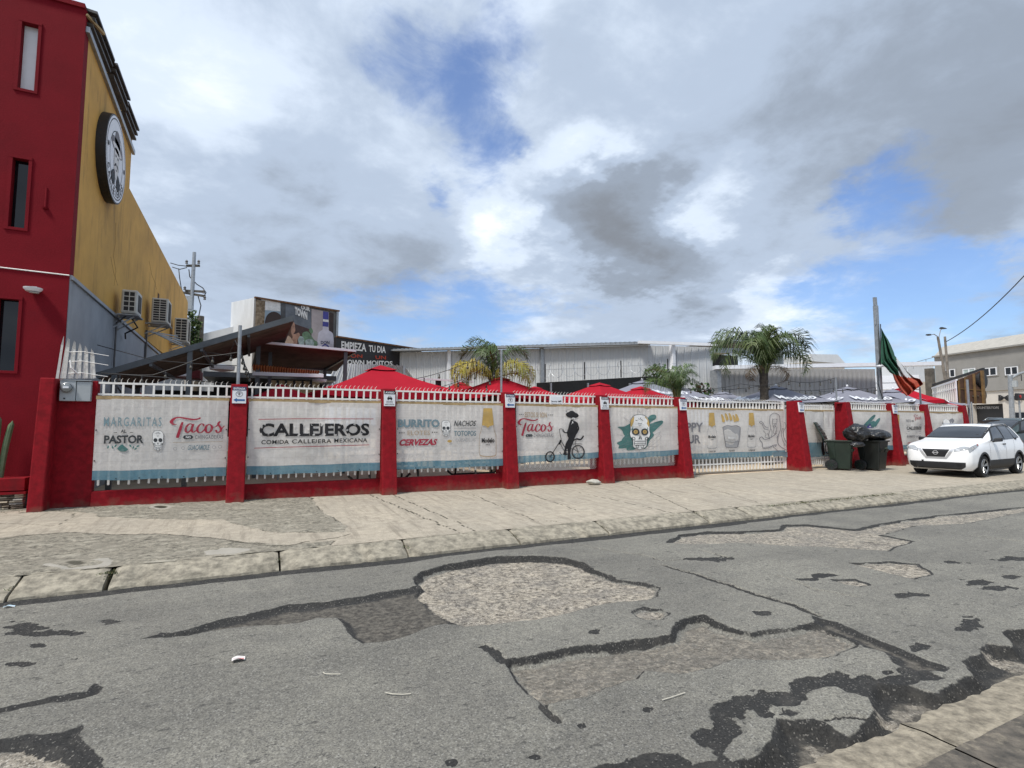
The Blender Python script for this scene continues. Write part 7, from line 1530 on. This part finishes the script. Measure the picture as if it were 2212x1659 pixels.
# ============================================================ BINS AND BAGS
M_BIN = mat('dark_green_plastic', (.014,.028,.019), rough=.45, var=.2, vs=3, bump=.1, stain=(.04,.042,.038), stainamt=.4)
M_BIN2 = mat('black_green_plastic', (.009,.013,.012), rough=.45, var=.2, vs=3, bump=.1, stain=(.03,.032,.03), stainamt=.4)
def bin_(c, rz, m_, label, lid):
    t = thing('wheeled_bin', tuple(c), label, 'wheeled bin', 'wheeled bins by the pedestrian gate', rz=rz); B_ = dict(local=True)
    def bd(q, n, m2=m_, p=t, **k): return q.build(n, m2, p, local=True, **k)
    q = MB(); q.hexa([(-.25,-.26,.04),(.25,-.26,.04),(.22,.24,.04),(-.22,.24,.04),(-.31,-.34,.98),(.31,-.34,.98),(.30,.34,.98),(-.30,.34,.98)]); bd(q, 'body', bevel=.03)
    bd(MB().hexa([(-.335,-.37,.96),(.335,-.37,.96),(.325,.37,.96),(-.325,.37,.96),(-.34,-.375,1.01),(.34,-.375,1.01),(.33,.375,1.01),(-.33,.375,1.01)]), 'rim', bevel=.012)
    for x0 in (-.24,.06): bd(MB().hexa([(x0,-.335,.62),(x0+.18,-.335,.62),(x0+.18,-.3,.62),(x0,-.3,.62),(x0-.01,-.365,.72),(x0+.19,-.365,.72),(x0+.19,-.3,.72),(x0-.01,-.3,.72)]), 'moulded_grip')
    bd(MB().hexa([(-.30,.10,.40),(-.27,.22,.40),(-.2,.22,.40),(-.2,.1,.40),(-.32,.12,.95),(-.30,.33,.95),(-.2,.33,.95),(-.2,.1,.95)]), 'side_rib')
    for x in (-.30,.30):
        w_ = bd(MB().lathe([(.05,-.04),(.16,-.04),(.175,-.02),(.175,.02),(.16,.04),(.05,.04)], (x,.22,.175), 22, axis='x'), 'wheel', M_BLK, smooth=35); w_['_o'] = (0,0,0)
        q = MB(); 
        for k in range(8): a_ = k*math.pi/4; q.beam((x-.045 if x < 0 else x+.045,.22,.175),(x-.045 if x < 0 else x+.045,.22+.15*math.cos(a_),.175+.15*math.sin(a_)),.02,.02)
        q.build('spokes', M_BIN, w_, local=True)
    bd(MB().tube([(-.30,.20,.15),(.30,.20,.15)], .015, 6), 'axle', M_GALV); bd(MB().tube([(-.22,.36,.93),(-.22,.42,.96),(.22,.42,.96),(.22,.36,.93)], .018, 6), 'handle')
    if lid:
        q = MB(); q.hexa([(-.33,.36,1.02),(.33,.36,1.02),(.33,.41,1.02),(-.33,.41,1.02),(-.30,.62,1.64),(.30,.62,1.64),(.30,.68,1.63),(-.30,.68,1.63)]); bd(q, 'lid', bevel=.03)
        for k in range(4): bd(MB().hexa([(-.25,.375+.055*k,1.13+.12*k),(.25,.375+.055*k,1.13+.12*k),(.25,.40+.055*k,1.13+.12*k),(-.25,.40+.055*k,1.13+.12*k),(-.25,.385+.055*k,1.16+.12*k),(.25,.385+.055*k,1.16+.12*k),(.25,.41+.055*k,1.16+.12*k),(-.25,.41+.055*k,1.16+.12*k)]), 'lid_rib')
        bd(MB().box(-.12,.10,.565,.575,1.50,1.53), 'lid_sticker', M_SIGNW)
    else: bd(MB().box(.06,.24,-.322,-.312,.74,.84), 'sticker', mat('yellow_green_sticker', (.35,.45,.2), rough=.5, var=.5, vs=30, bump=0)); bd(MB().box(.09,.14,-.326,-.323,.77,.81), 'sticker_print', M_BLK)
    t.scale = (1.12, 1.1, 1.0)
    return t
ba = at(1833,1016,Z=0); bin_((ba.x,ba.y+.25,0), math.radians(26), M_BIN, 'open dark green wheeled bin with its lid thrown back', True)
bb = at(1880,1016,Z=0); bin_((bb.x+.25,bb.y+.05,0), math.radians(8), M_BIN2, 'blackish wheeled bin piled with rubbish bags, right of the open one', False)
M_BAG = mat('black_bag_plastic', (.010,.010,.012), rough=.28, var=.2, vs=5, bump=.6, bs=14, disp=.03, spec=.7)
def bag(c, s_, seed, label):
    bm = bmesh.new(); bmesh.ops.create_icosphere(bm, subdivisions=5, radius=1)
    for v in bm.verts:
        n_ = v.co.copy(); r_ = 1+.20*mnoise.noise(n_*1.7+Vector((seed,0,0)))+.12*(abs(mnoise.noise(n_*4+Vector((0,seed,0))))-.2)+.05*(abs(mnoise.noise(n_*9+Vector((0,seed,3))))-.2)
        v.co = Vector((n_.x*s_[0],n_.y*s_[1],n_.z*s_[2]))*r_+Vector(c)
    q = MB(); q.add([tuple(v.co) for v in bm.verts], [[v.index for v in f.verts] for f in bm.faces]); bm.free()
    return q.build('rubbish_bag', M_BAG, smooth=True, label=label, cat='rubbish bag', group='black rubbish bags on the bins')
cb1 = at(1852,936,Y=bb.y+.05); bag(cb1, (.40,.36,.30), 1, 'black rubbish bag bulging up left of the bag pile'); cb2 = at(1893,940,Y=bb.y-.05); bag(cb2, (.48,.36,.20), 5, 'flatter black rubbish bag draped over the right bin'); cb3 = at(1852,960,Y=bb.y-.2); bag(cb3, (.30,.16,.10), 9, 'low dangling end of a black bag between the bins')
# ============================================================ CARS
M_PAINT = mat('white_car_paint', (.86,.87,.88), rough=.3, var=.01, vs=2, bump=0, coat=.5)
M_PLAST = mat('black_trim_plastic', (.018,.018,.02), rough=.6, var=.15, vs=6, bump=.1)
M_GLASS = glassmat('tinted_car_glass', (.018,.021,.026)); M_TYRE = mat('tyre_rubber', (.014,.014,.015), rough=.85, var=.2, vs=6, bump=.2)
M_ALLOY = mat('alloy', (.52,.53,.54), rough=.3, metal=.8, var=.1, bump=0); M_CHR = mat('chrome', (.60,.61,.63), rough=.35, metal=.5, var=.03, bump=0); M_LAMP = glassmat('headlamp_glass', (.38,.40,.42)); M_AMB = mat('amber_lens', (.42,.07,.04), rough=.3, bump=0)
# stations along x (front bumper = 0): z bottom, sill half width, belt z, belt half width, top z, top half width
ST = [ # x, zb, z_sill, w_low, z_mid, w_mid, z_belt, w_belt, z_top, w_top
 (0.00,.28,.36,.58,.54,.64,.74,.60,.80,.46),(0.05,.24,.34,.72,.56,.76,.84,.72,.89,.55),(.16,.21,.33,.80,.58,.84,.92,.80,.955,.60),(.40,.20,.33,.85,.62,.875,.985,.84,1.03,.64),
 (.80,.20,.33,.865,.64,.89,1.03,.86,1.095,.68),(1.12,.20,.33,.868,.66,.89,1.06,.865,1.14,.72),(1.22,.20,.33,.868,.66,.89,1.07,.862,1.18,.72),(1.55,.20,.33,.87,.66,.89,1.075,.855,1.36,.70),
 (1.86,.20,.33,.87,.66,.89,1.08,.85,1.49,.67),(2.05,.20,.33,.87,.66,.89,1.085,.848,1.55,.655),(2.25,.20,.33,.87,.66,.89,1.09,.847,1.59,.65),(2.7,.20,.33,.87,.66,.89,1.10,.845,1.61,.645),(3.2,.20,.33,.87,.67,.893,1.12,.845,1.60,.635),
 (3.55,.21,.34,.87,.70,.90,1.14,.84,1.575,.62),(3.82,.24,.36,.86,.72,.90,1.16,.82,1.535,.60),(3.95,.26,.38,.84,.74,.885,1.155,.80,1.44,.58),(4.15,.30,.40,.78,.74,.83,1.12,.74,1.20,.54),(4.25,.34,.42,.68,.72,.74,1.02,.66,1.06,.45),(4.30,.38,.46,.55,.66,.62,.88,.55,.92,.38)]
SA = np.array(ST)
def sec(x):
    v = [np.interp(x, SA[:,0], SA[:,i]) for i in range(10)]; _, zb, zs, wl, zm, wm, zbt, wb_, zt, wt = v
    return [(0,zb),(wl*.85,zb),(wl,zs),(wm*.995,zm*.55+zs*.45),(wm,zm),(wm*.985+wb_*.015,zm+(zbt-zm)*.55),(wb_,zbt),(wb_*.97+wt*.03,zbt+(zt-zbt)*.10),((wb_+wt)/2,zbt+(zt-zbt)*.55),(wt,zt-(zt-zbt)*.08 if zt-zbt>.2 else zt-.012),(wt*.80,zt-.004 if zt-zbt<.2 else zt-.015),(wt*.4,zt),(0,zt+.006)]
def surf(x, k):
    P_ = sec(x); i = min(int(k), len(P_)-2); f = k-i; return Vector((x, P_[i][0]*(1-f)+P_[i+1][0]*f, P_[i][1]*(1-f)+P_[i+1][1]*f))
def surf_n(x, k, off, side):
    a_ = surf(x-.01, k); b_ = surf(x+.01, k); c_ = surf(x, max(0,k-.05)); d_ = surf(x, min(11.99,k+.05)); n_ = (b_-a_).cross(d_-c_); n_ = n_.normalized() if n_.length > 0 else Vector((0,1,0)); p_ = surf(x, k)
    if n_.y*1.0 < 0 and k < 9: n_ = -n_
    if k >= 9 and n_.z < 0: n_ = -n_
    p_ = p_+n_*off; return (p_.x, p_.y*side, p_.z)
def make_car(label, paint, glass_only=False):
    t = thing('parked_car', (0,0,0), label, 'car'); bd = lambda q, n, m_, p=t, **k: q.build(n, m_, p, local=True, **k)
    xs_ = sorted(set(list(np.linspace(0,.5,14))+list(np.linspace(.5,3.8,44))+list(np.linspace(3.8,4.3,14)))); q = MB(); m_ = 13
    full = lambda x: [(x,y,z_) for y,z_ in sec(x)]+[(x,-y,z_) for y,z_ in sec(x)[-2:0:-1]]
    nn = len(full(0))
    for x in xs_: q.v += full(x)
    for i in range(len(xs_)-1):
        for j in range(nn): q.f.append([i*nn+j, i*nn+(j+1)%nn, (i+1)*nn+(j+1)%nn, (i+1)*nn+j]); q.m.append(0)
    q.f.append(list(range(nn))[::-1]); q.m.append(0); q.f.append([(len(xs_)-1)*nn+j for j in range(nn)]); q.m.append(0)
    body = bd(q, 'body', [paint, M_BLK], smooth=True)
    WX = (.86, 3.48)
    cut = []
    for wx_ in WX:
        for s_ in (-1,1):
            c = MB(); c.lathe([(0,.58),(.375,.58),(.375,1.05),(0,1.05)], (wx_,0,.335), 40, axis='y') if s_ > 0 else c.lathe([(0,-1.05),(.375,-1.05),(.375,-.58),(0,-.58)], (wx_,0,.335), 40, axis='y')
            me = c.mesh('cutter', M_BLK); bm = bmesh.new(); bm.from_mesh(me); bmesh.ops.remove_doubles(bm, verts=bm.verts, dist=1e-5); bmesh.ops.recalc_face_normals(bm, faces=bm.faces); bm.to_mesh(me); bm.free()
            o = bpy.data.objects.new('cutter', me); COL.objects.link(o); md = body.modifiers.new('b', 'BOOLEAN'); md.object = o; md.operation = 'DIFFERENCE'; md.solver = 'EXACT'; cut.append(o)
    bpy.context.view_layer.update(); dg = bpy.context.evaluated_depsgraph_get(); me = bpy.data.meshes.new_from_object(body.evaluated_get(dg)); body.modifiers.clear(); body.data = me
    for o in cut: bpy.data.objects.remove(o)
    me.set_sharp_from_angle(angle=math.radians(38))
    def patch(name, mt, xr, kr, side, off=.006, nx_=10, nk=6, shape=None, par=t):
        q = MB()
        def f(u, v):
            x0, x1 = xr(v) if callable(xr) else xr; x = x0+(x1-x0)*u; k0, k1 = kr(u) if callable(kr) else kr; return surf_n(x, k0+(k1-k0)*v, off, side)
        q.grid(f, nx_, nk); return bd(q, name, mt, par, smooth=True, fix=False)
    for s_ in (-1,1):
        # side glass, pillars black between
        patch('window_trim', M_PLAST, lambda v: (1.36+.52*v, 3.76-.20*v), (6.25,8.98), s_, .004, 30, 6)
        patch('front_window', M_GLASS, lambda v: (1.52+.44*v, 2.46-.02*v), (6.45,8.75), s_, .009)
        patch('rear_window', M_GLASS, lambda v: (2.54, 3.24-.05*v), (6.45,8.75), s_, .009)
        patch('quarter_window', M_GLASS, lambda v: (3.29-.04*v, 3.62-.16*v), (6.7,8.6), s_, .009)
        patch('sill_trim', M_PLAST, (1.26,3.08), (1.2,3.0), s_, .012, 14, 5)
        patch('rear_lower_trim', M_PLAST, (3.88,4.22), (1.2,3.2), s_, .012, 8, 5)
        # wheel arch flares
        for wx_ in WX:
            q = MB()
            def fa(u, v, wx_=wx_, s_=s_):
                a_ = math.radians(-18+216*u); r_ = .372+.058*v; x = wx_+r_*math.cos(a_); z_ = .335+r_*math.sin(a_); x = min(max(x,.03),4.27)
                P_ = sec(x); zz_ = [p[1] for p in P_[1:8]]; yy = [p[0] for p in P_[1:8]]; y = float(np.interp(z_, zz_, yy)); return (x, s_*(y+.012-.006*v), z_)
            q.grid(fa, 26, 3); bd(q, 'wheel_arch', M_PLAST, smooth=True, fix=False)
            w = bd(MB().lathe([(.18,-.10),(.30,-.105),(.325,-.08),(.332,-.04),(.332,.04),(.325,.08),(.30,.105),(.21,.10)], (wx_,s_*.775,.332), 40, axis='y'), 'wheel', M_TYRE, smooth=35); w['_o'] = (0,0,0)
            q = MB(); q.lathe([(.0,s_*.045),(.05,s_*.045),(.06,s_*.02)], (wx_,s_*.80,.332), 16, axis='y'); q.lathe([(.205,s_*.07),(.215,s_*.085),(.225,s_*.07)], (wx_,s_*.80,.332), 36, axis='y')
            for k in range(5):
                a_ = k*2*math.pi/5+.3
                for da in (-.13,.13):
                    q.beam((wx_+.04*math.cos(a_),s_*.835,.332+.04*math.sin(a_)),(wx_+.212*math.cos(a_+da),s_*.868,.332+.212*math.sin(a_+da)),.028,.03)
            q.build('rim', M_ALLOY, w, local=True, smooth=35); MB().lathe([(0,0),(.20,0)], (wx_,s_*.79,.332), 24, axis='y').build('rim_well', M_BLK, w, local=True)
        # mirror, door handles
        q = MB(); q.hexa([(1.50,.90*s_,1.05),(1.66,.90*s_,1.05),(1.64,1.10*s_,1.07),(1.53,1.09*s_,1.07),(1.52,.90*s_,1.15),(1.68,.90*s_,1.17),(1.65,1.10*s_,1.19),(1.55,1.09*s_,1.18)]); q.beam((1.62,.82*s_,1.05),(1.6,.95*s_,1.08),.06,.04); bd(q, 'door_mirror', M_BLK, bevel=.02)
        for xh in (2.28,): p_ = surf_n(xh, 5.4, .02, s_); bd(MB().box(p_[0],p_[0]+.17,p_[1]-.02,p_[1]+.02,p_[2]-.02,p_[2]+.015), 'door_handle', M_PLAST, bevel=.01)
        p_ = surf_n(3.32, 6.1, .01, s_); bd(MB().box(p_[0],p_[0]+.13,p_[1]-.015,p_[1]+.015,p_[2]-.03,p_[2]+.02), 'door_handle', M_PLAST, bevel=.01)
        for xd in (1.30,2.50,3.12): 
            q = MB(); q.grid(lambda u, v, xd=xd: surf_n(xd-.004+.008*u+(.18*max(0,(v-.5)) if xd == 3.12 else 0), 2.2+3.9*v, .0025, s_), 1, 10); bd(q, 'door_gap', M_BLK, fix=False)
        # roof rail
        bd(MB().tube([surf_n(2.15,9.1,.0,s_)[:2]+(surf(2.15,9.1).z+.01,), surf_n(2.35,9.0,.0,s_)[:2]+(surf(2.35,9).z+.055,), surf_n(3.2,9.0,.0,s_)[:2]+(surf(3.2,9).z+.05,), surf_n(3.5,9.1,.0,s_)[:2]+(surf(3.5,9.1).z+.01,)], .014, 6), 'roof_rail', M_ALLOY, smooth=True)
        # headlamps wrap the corner
        q = MB()
        def fh(u, v, s_=s_): x = .10+.46*u; k = 5.05+.06*u+(.90-.15*u)*v+.55*u; return surf_n(x, k, .007, s_)
        q.grid(fh, 12, 5); hl = bd(q, 'headlight', M_LAMP, smooth=True, fix=False); hl['_o'] = (0,0,0)
        MB().grid(lambda u, v: surf_n(.47+.07*u, 5.75+.5*v, .012, s_), 4, 3).build('indicator', M_AMB, hl, local=True, fix=False)
        for xx in (.20,.31): MB().lathe([(0,.0),(.035,.0),(.04,.012)], surf_n(xx, 5.62, .006, s_), 12, axis='x').build('projector', M_CHR, hl, local=True)
        q = MB(); q.grid(lambda u, v, s_=s_: surf_n(3.92+.30*u, 5.1+.9*v, .008, s_), 6, 4); bd(q, 'tail_light', M_AMB, smooth=True, fix=False)
    # windscreen and rear window on the top surface
    def top(name, mt, x0f, x1f, k0, off, n_=16):
        q = MB()
        def f(u, v):
            y = -1+2*u; k = 12-(12-k0)*abs(y); k = min(k, 11.999); x = x0f(abs(y))+(x1f(abs(y))-x0f(abs(y)))*v; p_ = surf(x, k); a_ = surf(x-.02,k); b_ = surf(x+.02,k); d_ = (b_-a_).normalized(); n_ = Vector((-d_.z,0,d_.x)); p_ = p_+n_*off; return (p_.x, p_.y*(1 if y > 0 else -1), p_.z)
        q.grid(f, n_, 8); return bd(q, name, mt, smooth=True, fix=False)
    top('windscreen_surround', M_PLAST, lambda y: 1.15+.06*y*y, lambda y: 1.98+.02*y*y, 8.6, .004)
    top('windscreen', M_GLASS, lambda y: 1.21+.06*y*y, lambda y: 1.93+.02*y*y, 9.1, .009)
    top('rear_screen', M_GLASS, lambda y: 3.93, lambda y: 4.14, 9.2, .006)
    # front: V-shaped grille, emblem, lower intake
    def front_pt(y, z_, off=.01):
        # front surface: smallest x whose section reaches (|y|, z)
        for x in np.linspace(0, .6, 121):
            P_ = sec(x); zz_ = [p[1] for p in P_[1:9]]; yy = [p[0] for p in P_[1:9]]
            zt_ = P_[11][1]
            w_ = np.interp(z_, zz_, yy) if z_ <= zz_[-1] else np.interp(z_, [P_[8][1],P_[10][1]+.001,P_[12][1]], [P_[8][0],P_[10][0],0])
            if abs(y) <= w_ and P_[0][1] <= z_ <= P_[12][1]: return (x-off, y, z_)
        return (.6, y, z_)
    def fpoly(name, mt, pts, off, sub=8):
        q = MB(); 
        def f(u, v): (yl, yr, z_) = [np.interp(v, np.linspace(0,1,len(pts)), [p[i] for p in pts]) for i in range(3)]; return front_pt(yl+(yr-yl)*u, z_, off)
        q.grid(f, 14, sub); return bd(q, name, mt, smooth=True, fix=False)
    for s_ in (-1,1):
        q = MB(); q.grid(lambda u, v, s_=s_: front_pt(s_*(.46+.36*u), .775+.085*u+(.045+.075*math.sin(math.pi*min(1,u*.9+.1)))*v, .012), 10, 4); bd(q, 'headlight_front', M_LAMP, smooth=True, fix=False)
        q = MB(); q.grid(lambda u, v, s_=s_: front_pt(s_*(.50+.10*u), .80+.05*v, .018), 4, 3); bd(q, 'projector_lens', M_CHR, smooth=True, fix=False)
    fpoly('grille_surround', M_CHR, [(-.27,.27,.56),(-.36,.36,.68),(-.47,.47,.86)], .012)
    fpoly('grille_gap', paint, [(-.235,.235,.60),(-.30,.30,.69),(-.40,.40,.87)], .018)
    gr = fpoly('grille', M_BLK, [(-.23,.23,.61),(-.28,.28,.71),(-.36,.36,.84)], .024)
    fpoly('lower_intake', M_PLAST, [(-.60,.60,.245),(-.71,.71,.33),(-.72,.72,.46)], .012)
    fpoly('intake_slot', M_BLK, [(-.42,.42,.33),(-.46,.46,.37),(-.47,.47,.41)], .02)
    for s_ in (-1,1):
        for zf in (.35,.375,.40): fpoly('fog_slat', M_BLK, [(s_*.50,s_*.64,zf),(s_*.50,s_*.64,zf+.012)], .018, 2)
    p_ = front_pt(0,.735,.035); em = bd(MB().lathe([(.052,-.006),(.066,-.006),(.066,.006),(.052,.006),(.052,-.006)], p_, 28, axis='x'), 'emblem', M_CHR); em['_o'] = (0,0,0); bd(MB().box(p_[0]-.008,p_[0]+.004,-.08,.08,.723,.747), 'emblem_bar', M_CHR)
    p_ = front_pt(.36,.475,.012); bd(MB().box(p_[0]-.004,p_[0]+.01,.33,.38,.44,.50), 'tow_cover', M_BLK); 
    bd(MB().box(.5,3.9,-.75,.75,.17,.24), 'underbody', M_BLK)
    return t
car = make_car('small white crossover car parked nose-on right of the bins', M_PAINT)
fa, ra, fb = at(2122,1031,Z=-.03), at(2196.3,1022.4,Z=-.03), at(1972,1019,Z=-.03)
hd_ = math.atan2(ra.y-fa.y, ra.x-fa.x)
car.rotation_euler.z = hd_; cx_, cy_ = 0.86, -.80
R_m = Matrix.Rotation(hd_, 3, 'Z'); car.location = Vector((fa.x, fa.y, -.035))-R_m @ Vector((cx_, cy_, 0))
car2 = make_car('dark green vehicle behind the white car at the right edge', mat('dark_green_car_paint', (.012,.03,.024), rough=.25, var=.02, bump=0, coat=.8)) if False else copy_tree(car)
car2['label'] = 'dark vehicle glimpsed behind the rear of the white car at the right edge'; car2['group'] = 'parked cars'; car['group'] = 'parked cars'
M_P2 = mat('dark_green_car_paint', (.012,.03,.024), rough=.25, var=.02, bump=0, coat=.8)
for ch in car2.children:
    if ch.name.startswith('body'):
        ch.data = ch.data.copy(); ch.data.materials[0] = M_P2
car2.location = (26.6, 11.6, 0); car2.rotation_euler.z = math.radians(-8); car2.scale = (1.05,1.05,1.14)
# ============================================================ PICNIC TABLES seen under the banners
def table(x, y, label, rz=0):
    t = thing('picnic_table', (x, y, float(zg(x))), label, 'table', 'dark tables behind the fence', rz); bd = lambda q, n: q.build(n, M_BLK, t, local=True)
    bd(MB().box(-.9,.9,-.38,.38,.70,.75), 'tabletop'); bd(MB().box(-.9,.9,-.85,-.6,.42,.46), 'bench'); bd(MB().box(-.9,.9,.6,.85,.42,.46), 'bench')
    for x_ in (-.6,.6): bd(MB().tube([(x_,-.85,.03),(x_,-.75,.42),(x_,-.35,.7)], .03, 8), 'leg'); bd(MB().tube([(x_,.85,.03),(x_,.75,.42),(x_,.35,.7)], .03, 8), 'leg')
    for y_ in (-.85,.85): bd(MB().tube([(-.85,y_,.16),(-.7,y_,.04),(.7,y_,.04),(.85,y_,.16)], .035, 8), 'skid')
    return t
p_ = at(818,1030,Y=13.6); table(p_.x+.3, 14.0, 'dark steel picnic table whose skids show beside the third pillar'); p_ = at(1030,1014,Y=14.2); table(p_.x+.4, 14.6, 'dark steel picnic table low behind the bottle banner')
# ============================================================ LITTER AND WEEDS
def paper(x, y, w, h, label, m1, m2):
    c = at(x, y, Z=ZR+.01); t = thing('litter_paper', (c.x,c.y,ZR+.0), label, 'litter'); q = MB()
    q.grid(lambda u, v: (c.x+(u-.5)*w, c.y+(v-.5)*h+.1*(u-.5)*w, ZR+.016+.012*math.sin(u*5)*.5+.005*math.sin(v*6+u*3)), 8, 6); q.build('sheet', m1, t, smooth=True, fix=False)
    q = MB(); q.grid(lambda u, v: (c.x+(u-.5)*w*.8, c.y-.1*h+(v-.5)*h*.35+.1*(u-.5)*w, ZR+.019+.006*math.sin((u*.8+.1)*5)+.005*math.sin((.22+v*.35)*6+(u*.8+.1)*3)), 8, 3); q.build('printed_stripe', m2, t, smooth=True, fix=False)
paper(515, 1424, .088, .06, 'crumpled white and pink wrapper lying on the asphalt', mat('paper_white', (.70,.66,.64), rough=.7, bump=0), mat('paper_pink', (.60,.25,.24), rough=.7, bump=0))
paper(20, 1346-35, .08, .04, 'small pale blue scrap by the far kerb at the left edge', mat('paper_blue', (.45,.58,.66), rough=.7, bump=0), MATS['paper_white'])
M_STR = mat('dry_straw', (.55,.52,.44), rough=.8, bump=0)
for pts, lb in (([(833,1496),(848,1499),(870,1500),(888,1498)], 'curved pale twig nearest the viewer on the asphalt'), ([(698,1452),(702,1455),(715,1456),(735,1456)], 'short pale twig on the asphalt left of the longer one'), ([(1430,1512),(1450,1506),(1480,1496)], 'thin straw on the asphalt right of the second pothole')):
    MB().tube([at(x,y,Z=ZR+.012) for x,y in pts], .0035, 5).build('twig', M_STR, label=lb, cat='twig', group='pale twigs on the road')
# small stones in potholes and gutter, loose gravel (uncountable)
q = MB(); R3 = random.Random(5)
def gravel(x, y, z_, s_):
    v = [(x+R3.uniform(-1,1)*s_, y+R3.uniform(-1,1)*s_, z_+R3.uniform(.0,1)*s_*.8) for _ in range(4)]; q.add(v, [(0,1,2),(0,2,3),(0,3,1),(1,3,2)])
Zs = ZZ; 
cand = np.argwhere((tar > .5) | (base > .4)); idx = cand[np.random.RandomState(2).choice(len(cand), 4200, replace=True)]
for i, j in idx: gravel(XX[i,j]+R3.uniform(-.01,.01), YY[i,j]+R3.uniform(-.01,.01), ZZ[i,j]-.001, R3.choice([.003,.004,.005,.007,.010]) )
q.build('gravel', mat('gravel_grey', (.15,.14,.125), rough=.9, var=.45, vs=40, bump=0, col2=(.035,.035,.035)), kind='stuff', label='loose gravel in the potholes and the gutter')
M_MOSS = [mat('moss', (.045,.055,.018), rough=.95, var=.4, vs=25, bump=.5), mat('weed_green', (.07,.12,.03), rough=.7, var=.3, vs=8, bump=0), mat('dry_grass', (.20,.17,.08), rough=.8, var=.3, vs=8, bump=0)]
q = MB()
def tuft(x, y, z_, n_, h):
    for _ in range(n_):
        a_ = R3.uniform(0,6.28); l_ = h*R3.uniform(.5,1.2); b_ = Vector((x+R3.gauss(0,.02),y+R3.gauss(0,.015),z_)); tip = b_+Vector((math.cos(a_)*l_*.6,math.sin(a_)*l_*.6,l_*.6)); w_ = Vector((-math.sin(a_),math.cos(a_),0))*.004; q.add([b_-w_,b_+w_,tip], [(0,1,2)], R3.choice([0,0,1,2]))
for k in range(330):
    x = R3.uniform(-3, 16); tuft(x, 7.565+R3.gauss(0,.012), -.062, R3.randrange(2,6), .02)
for (x0, x1, n_, h) in ((at(1720,1100,Z=-.05).x, at(2010,1072,Z=-.05).x, 900, .035), (at(1440,1120,Z=-.05).x, at(1560,1108,Z=-.05).x, 60, .02)):
    for k in range(n_): x = R3.uniform(x0,x1); tuft(x, 7.5+R3.gauss(0,.07), -.075, 4, h)
for jx_ in jx[1:9]:
    for k in range(16): tuft(jx_+R3.gauss(0,.012), R3.uniform(7.15,7.56), -.12+ (0), 4, .03)
for k in range(90): tuft(jx[3]+R3.gauss(0.0,.05), 7.45+R3.gauss(0,.06), -.095, 4, .03)
for p in PIL+[-3.2,-2.8]:
    for k in range(14): tuft(p+R3.uniform(-.5,.5), 11.62+R3.gauss(.2,.15)*0+R3.uniform(.0,.35), float(zg(p))-.0, 3, .03)
q.build('kerb_weeds', M_MOSS, kind='stuff', label='moss and short weeds in the kerb joints', fix=False)
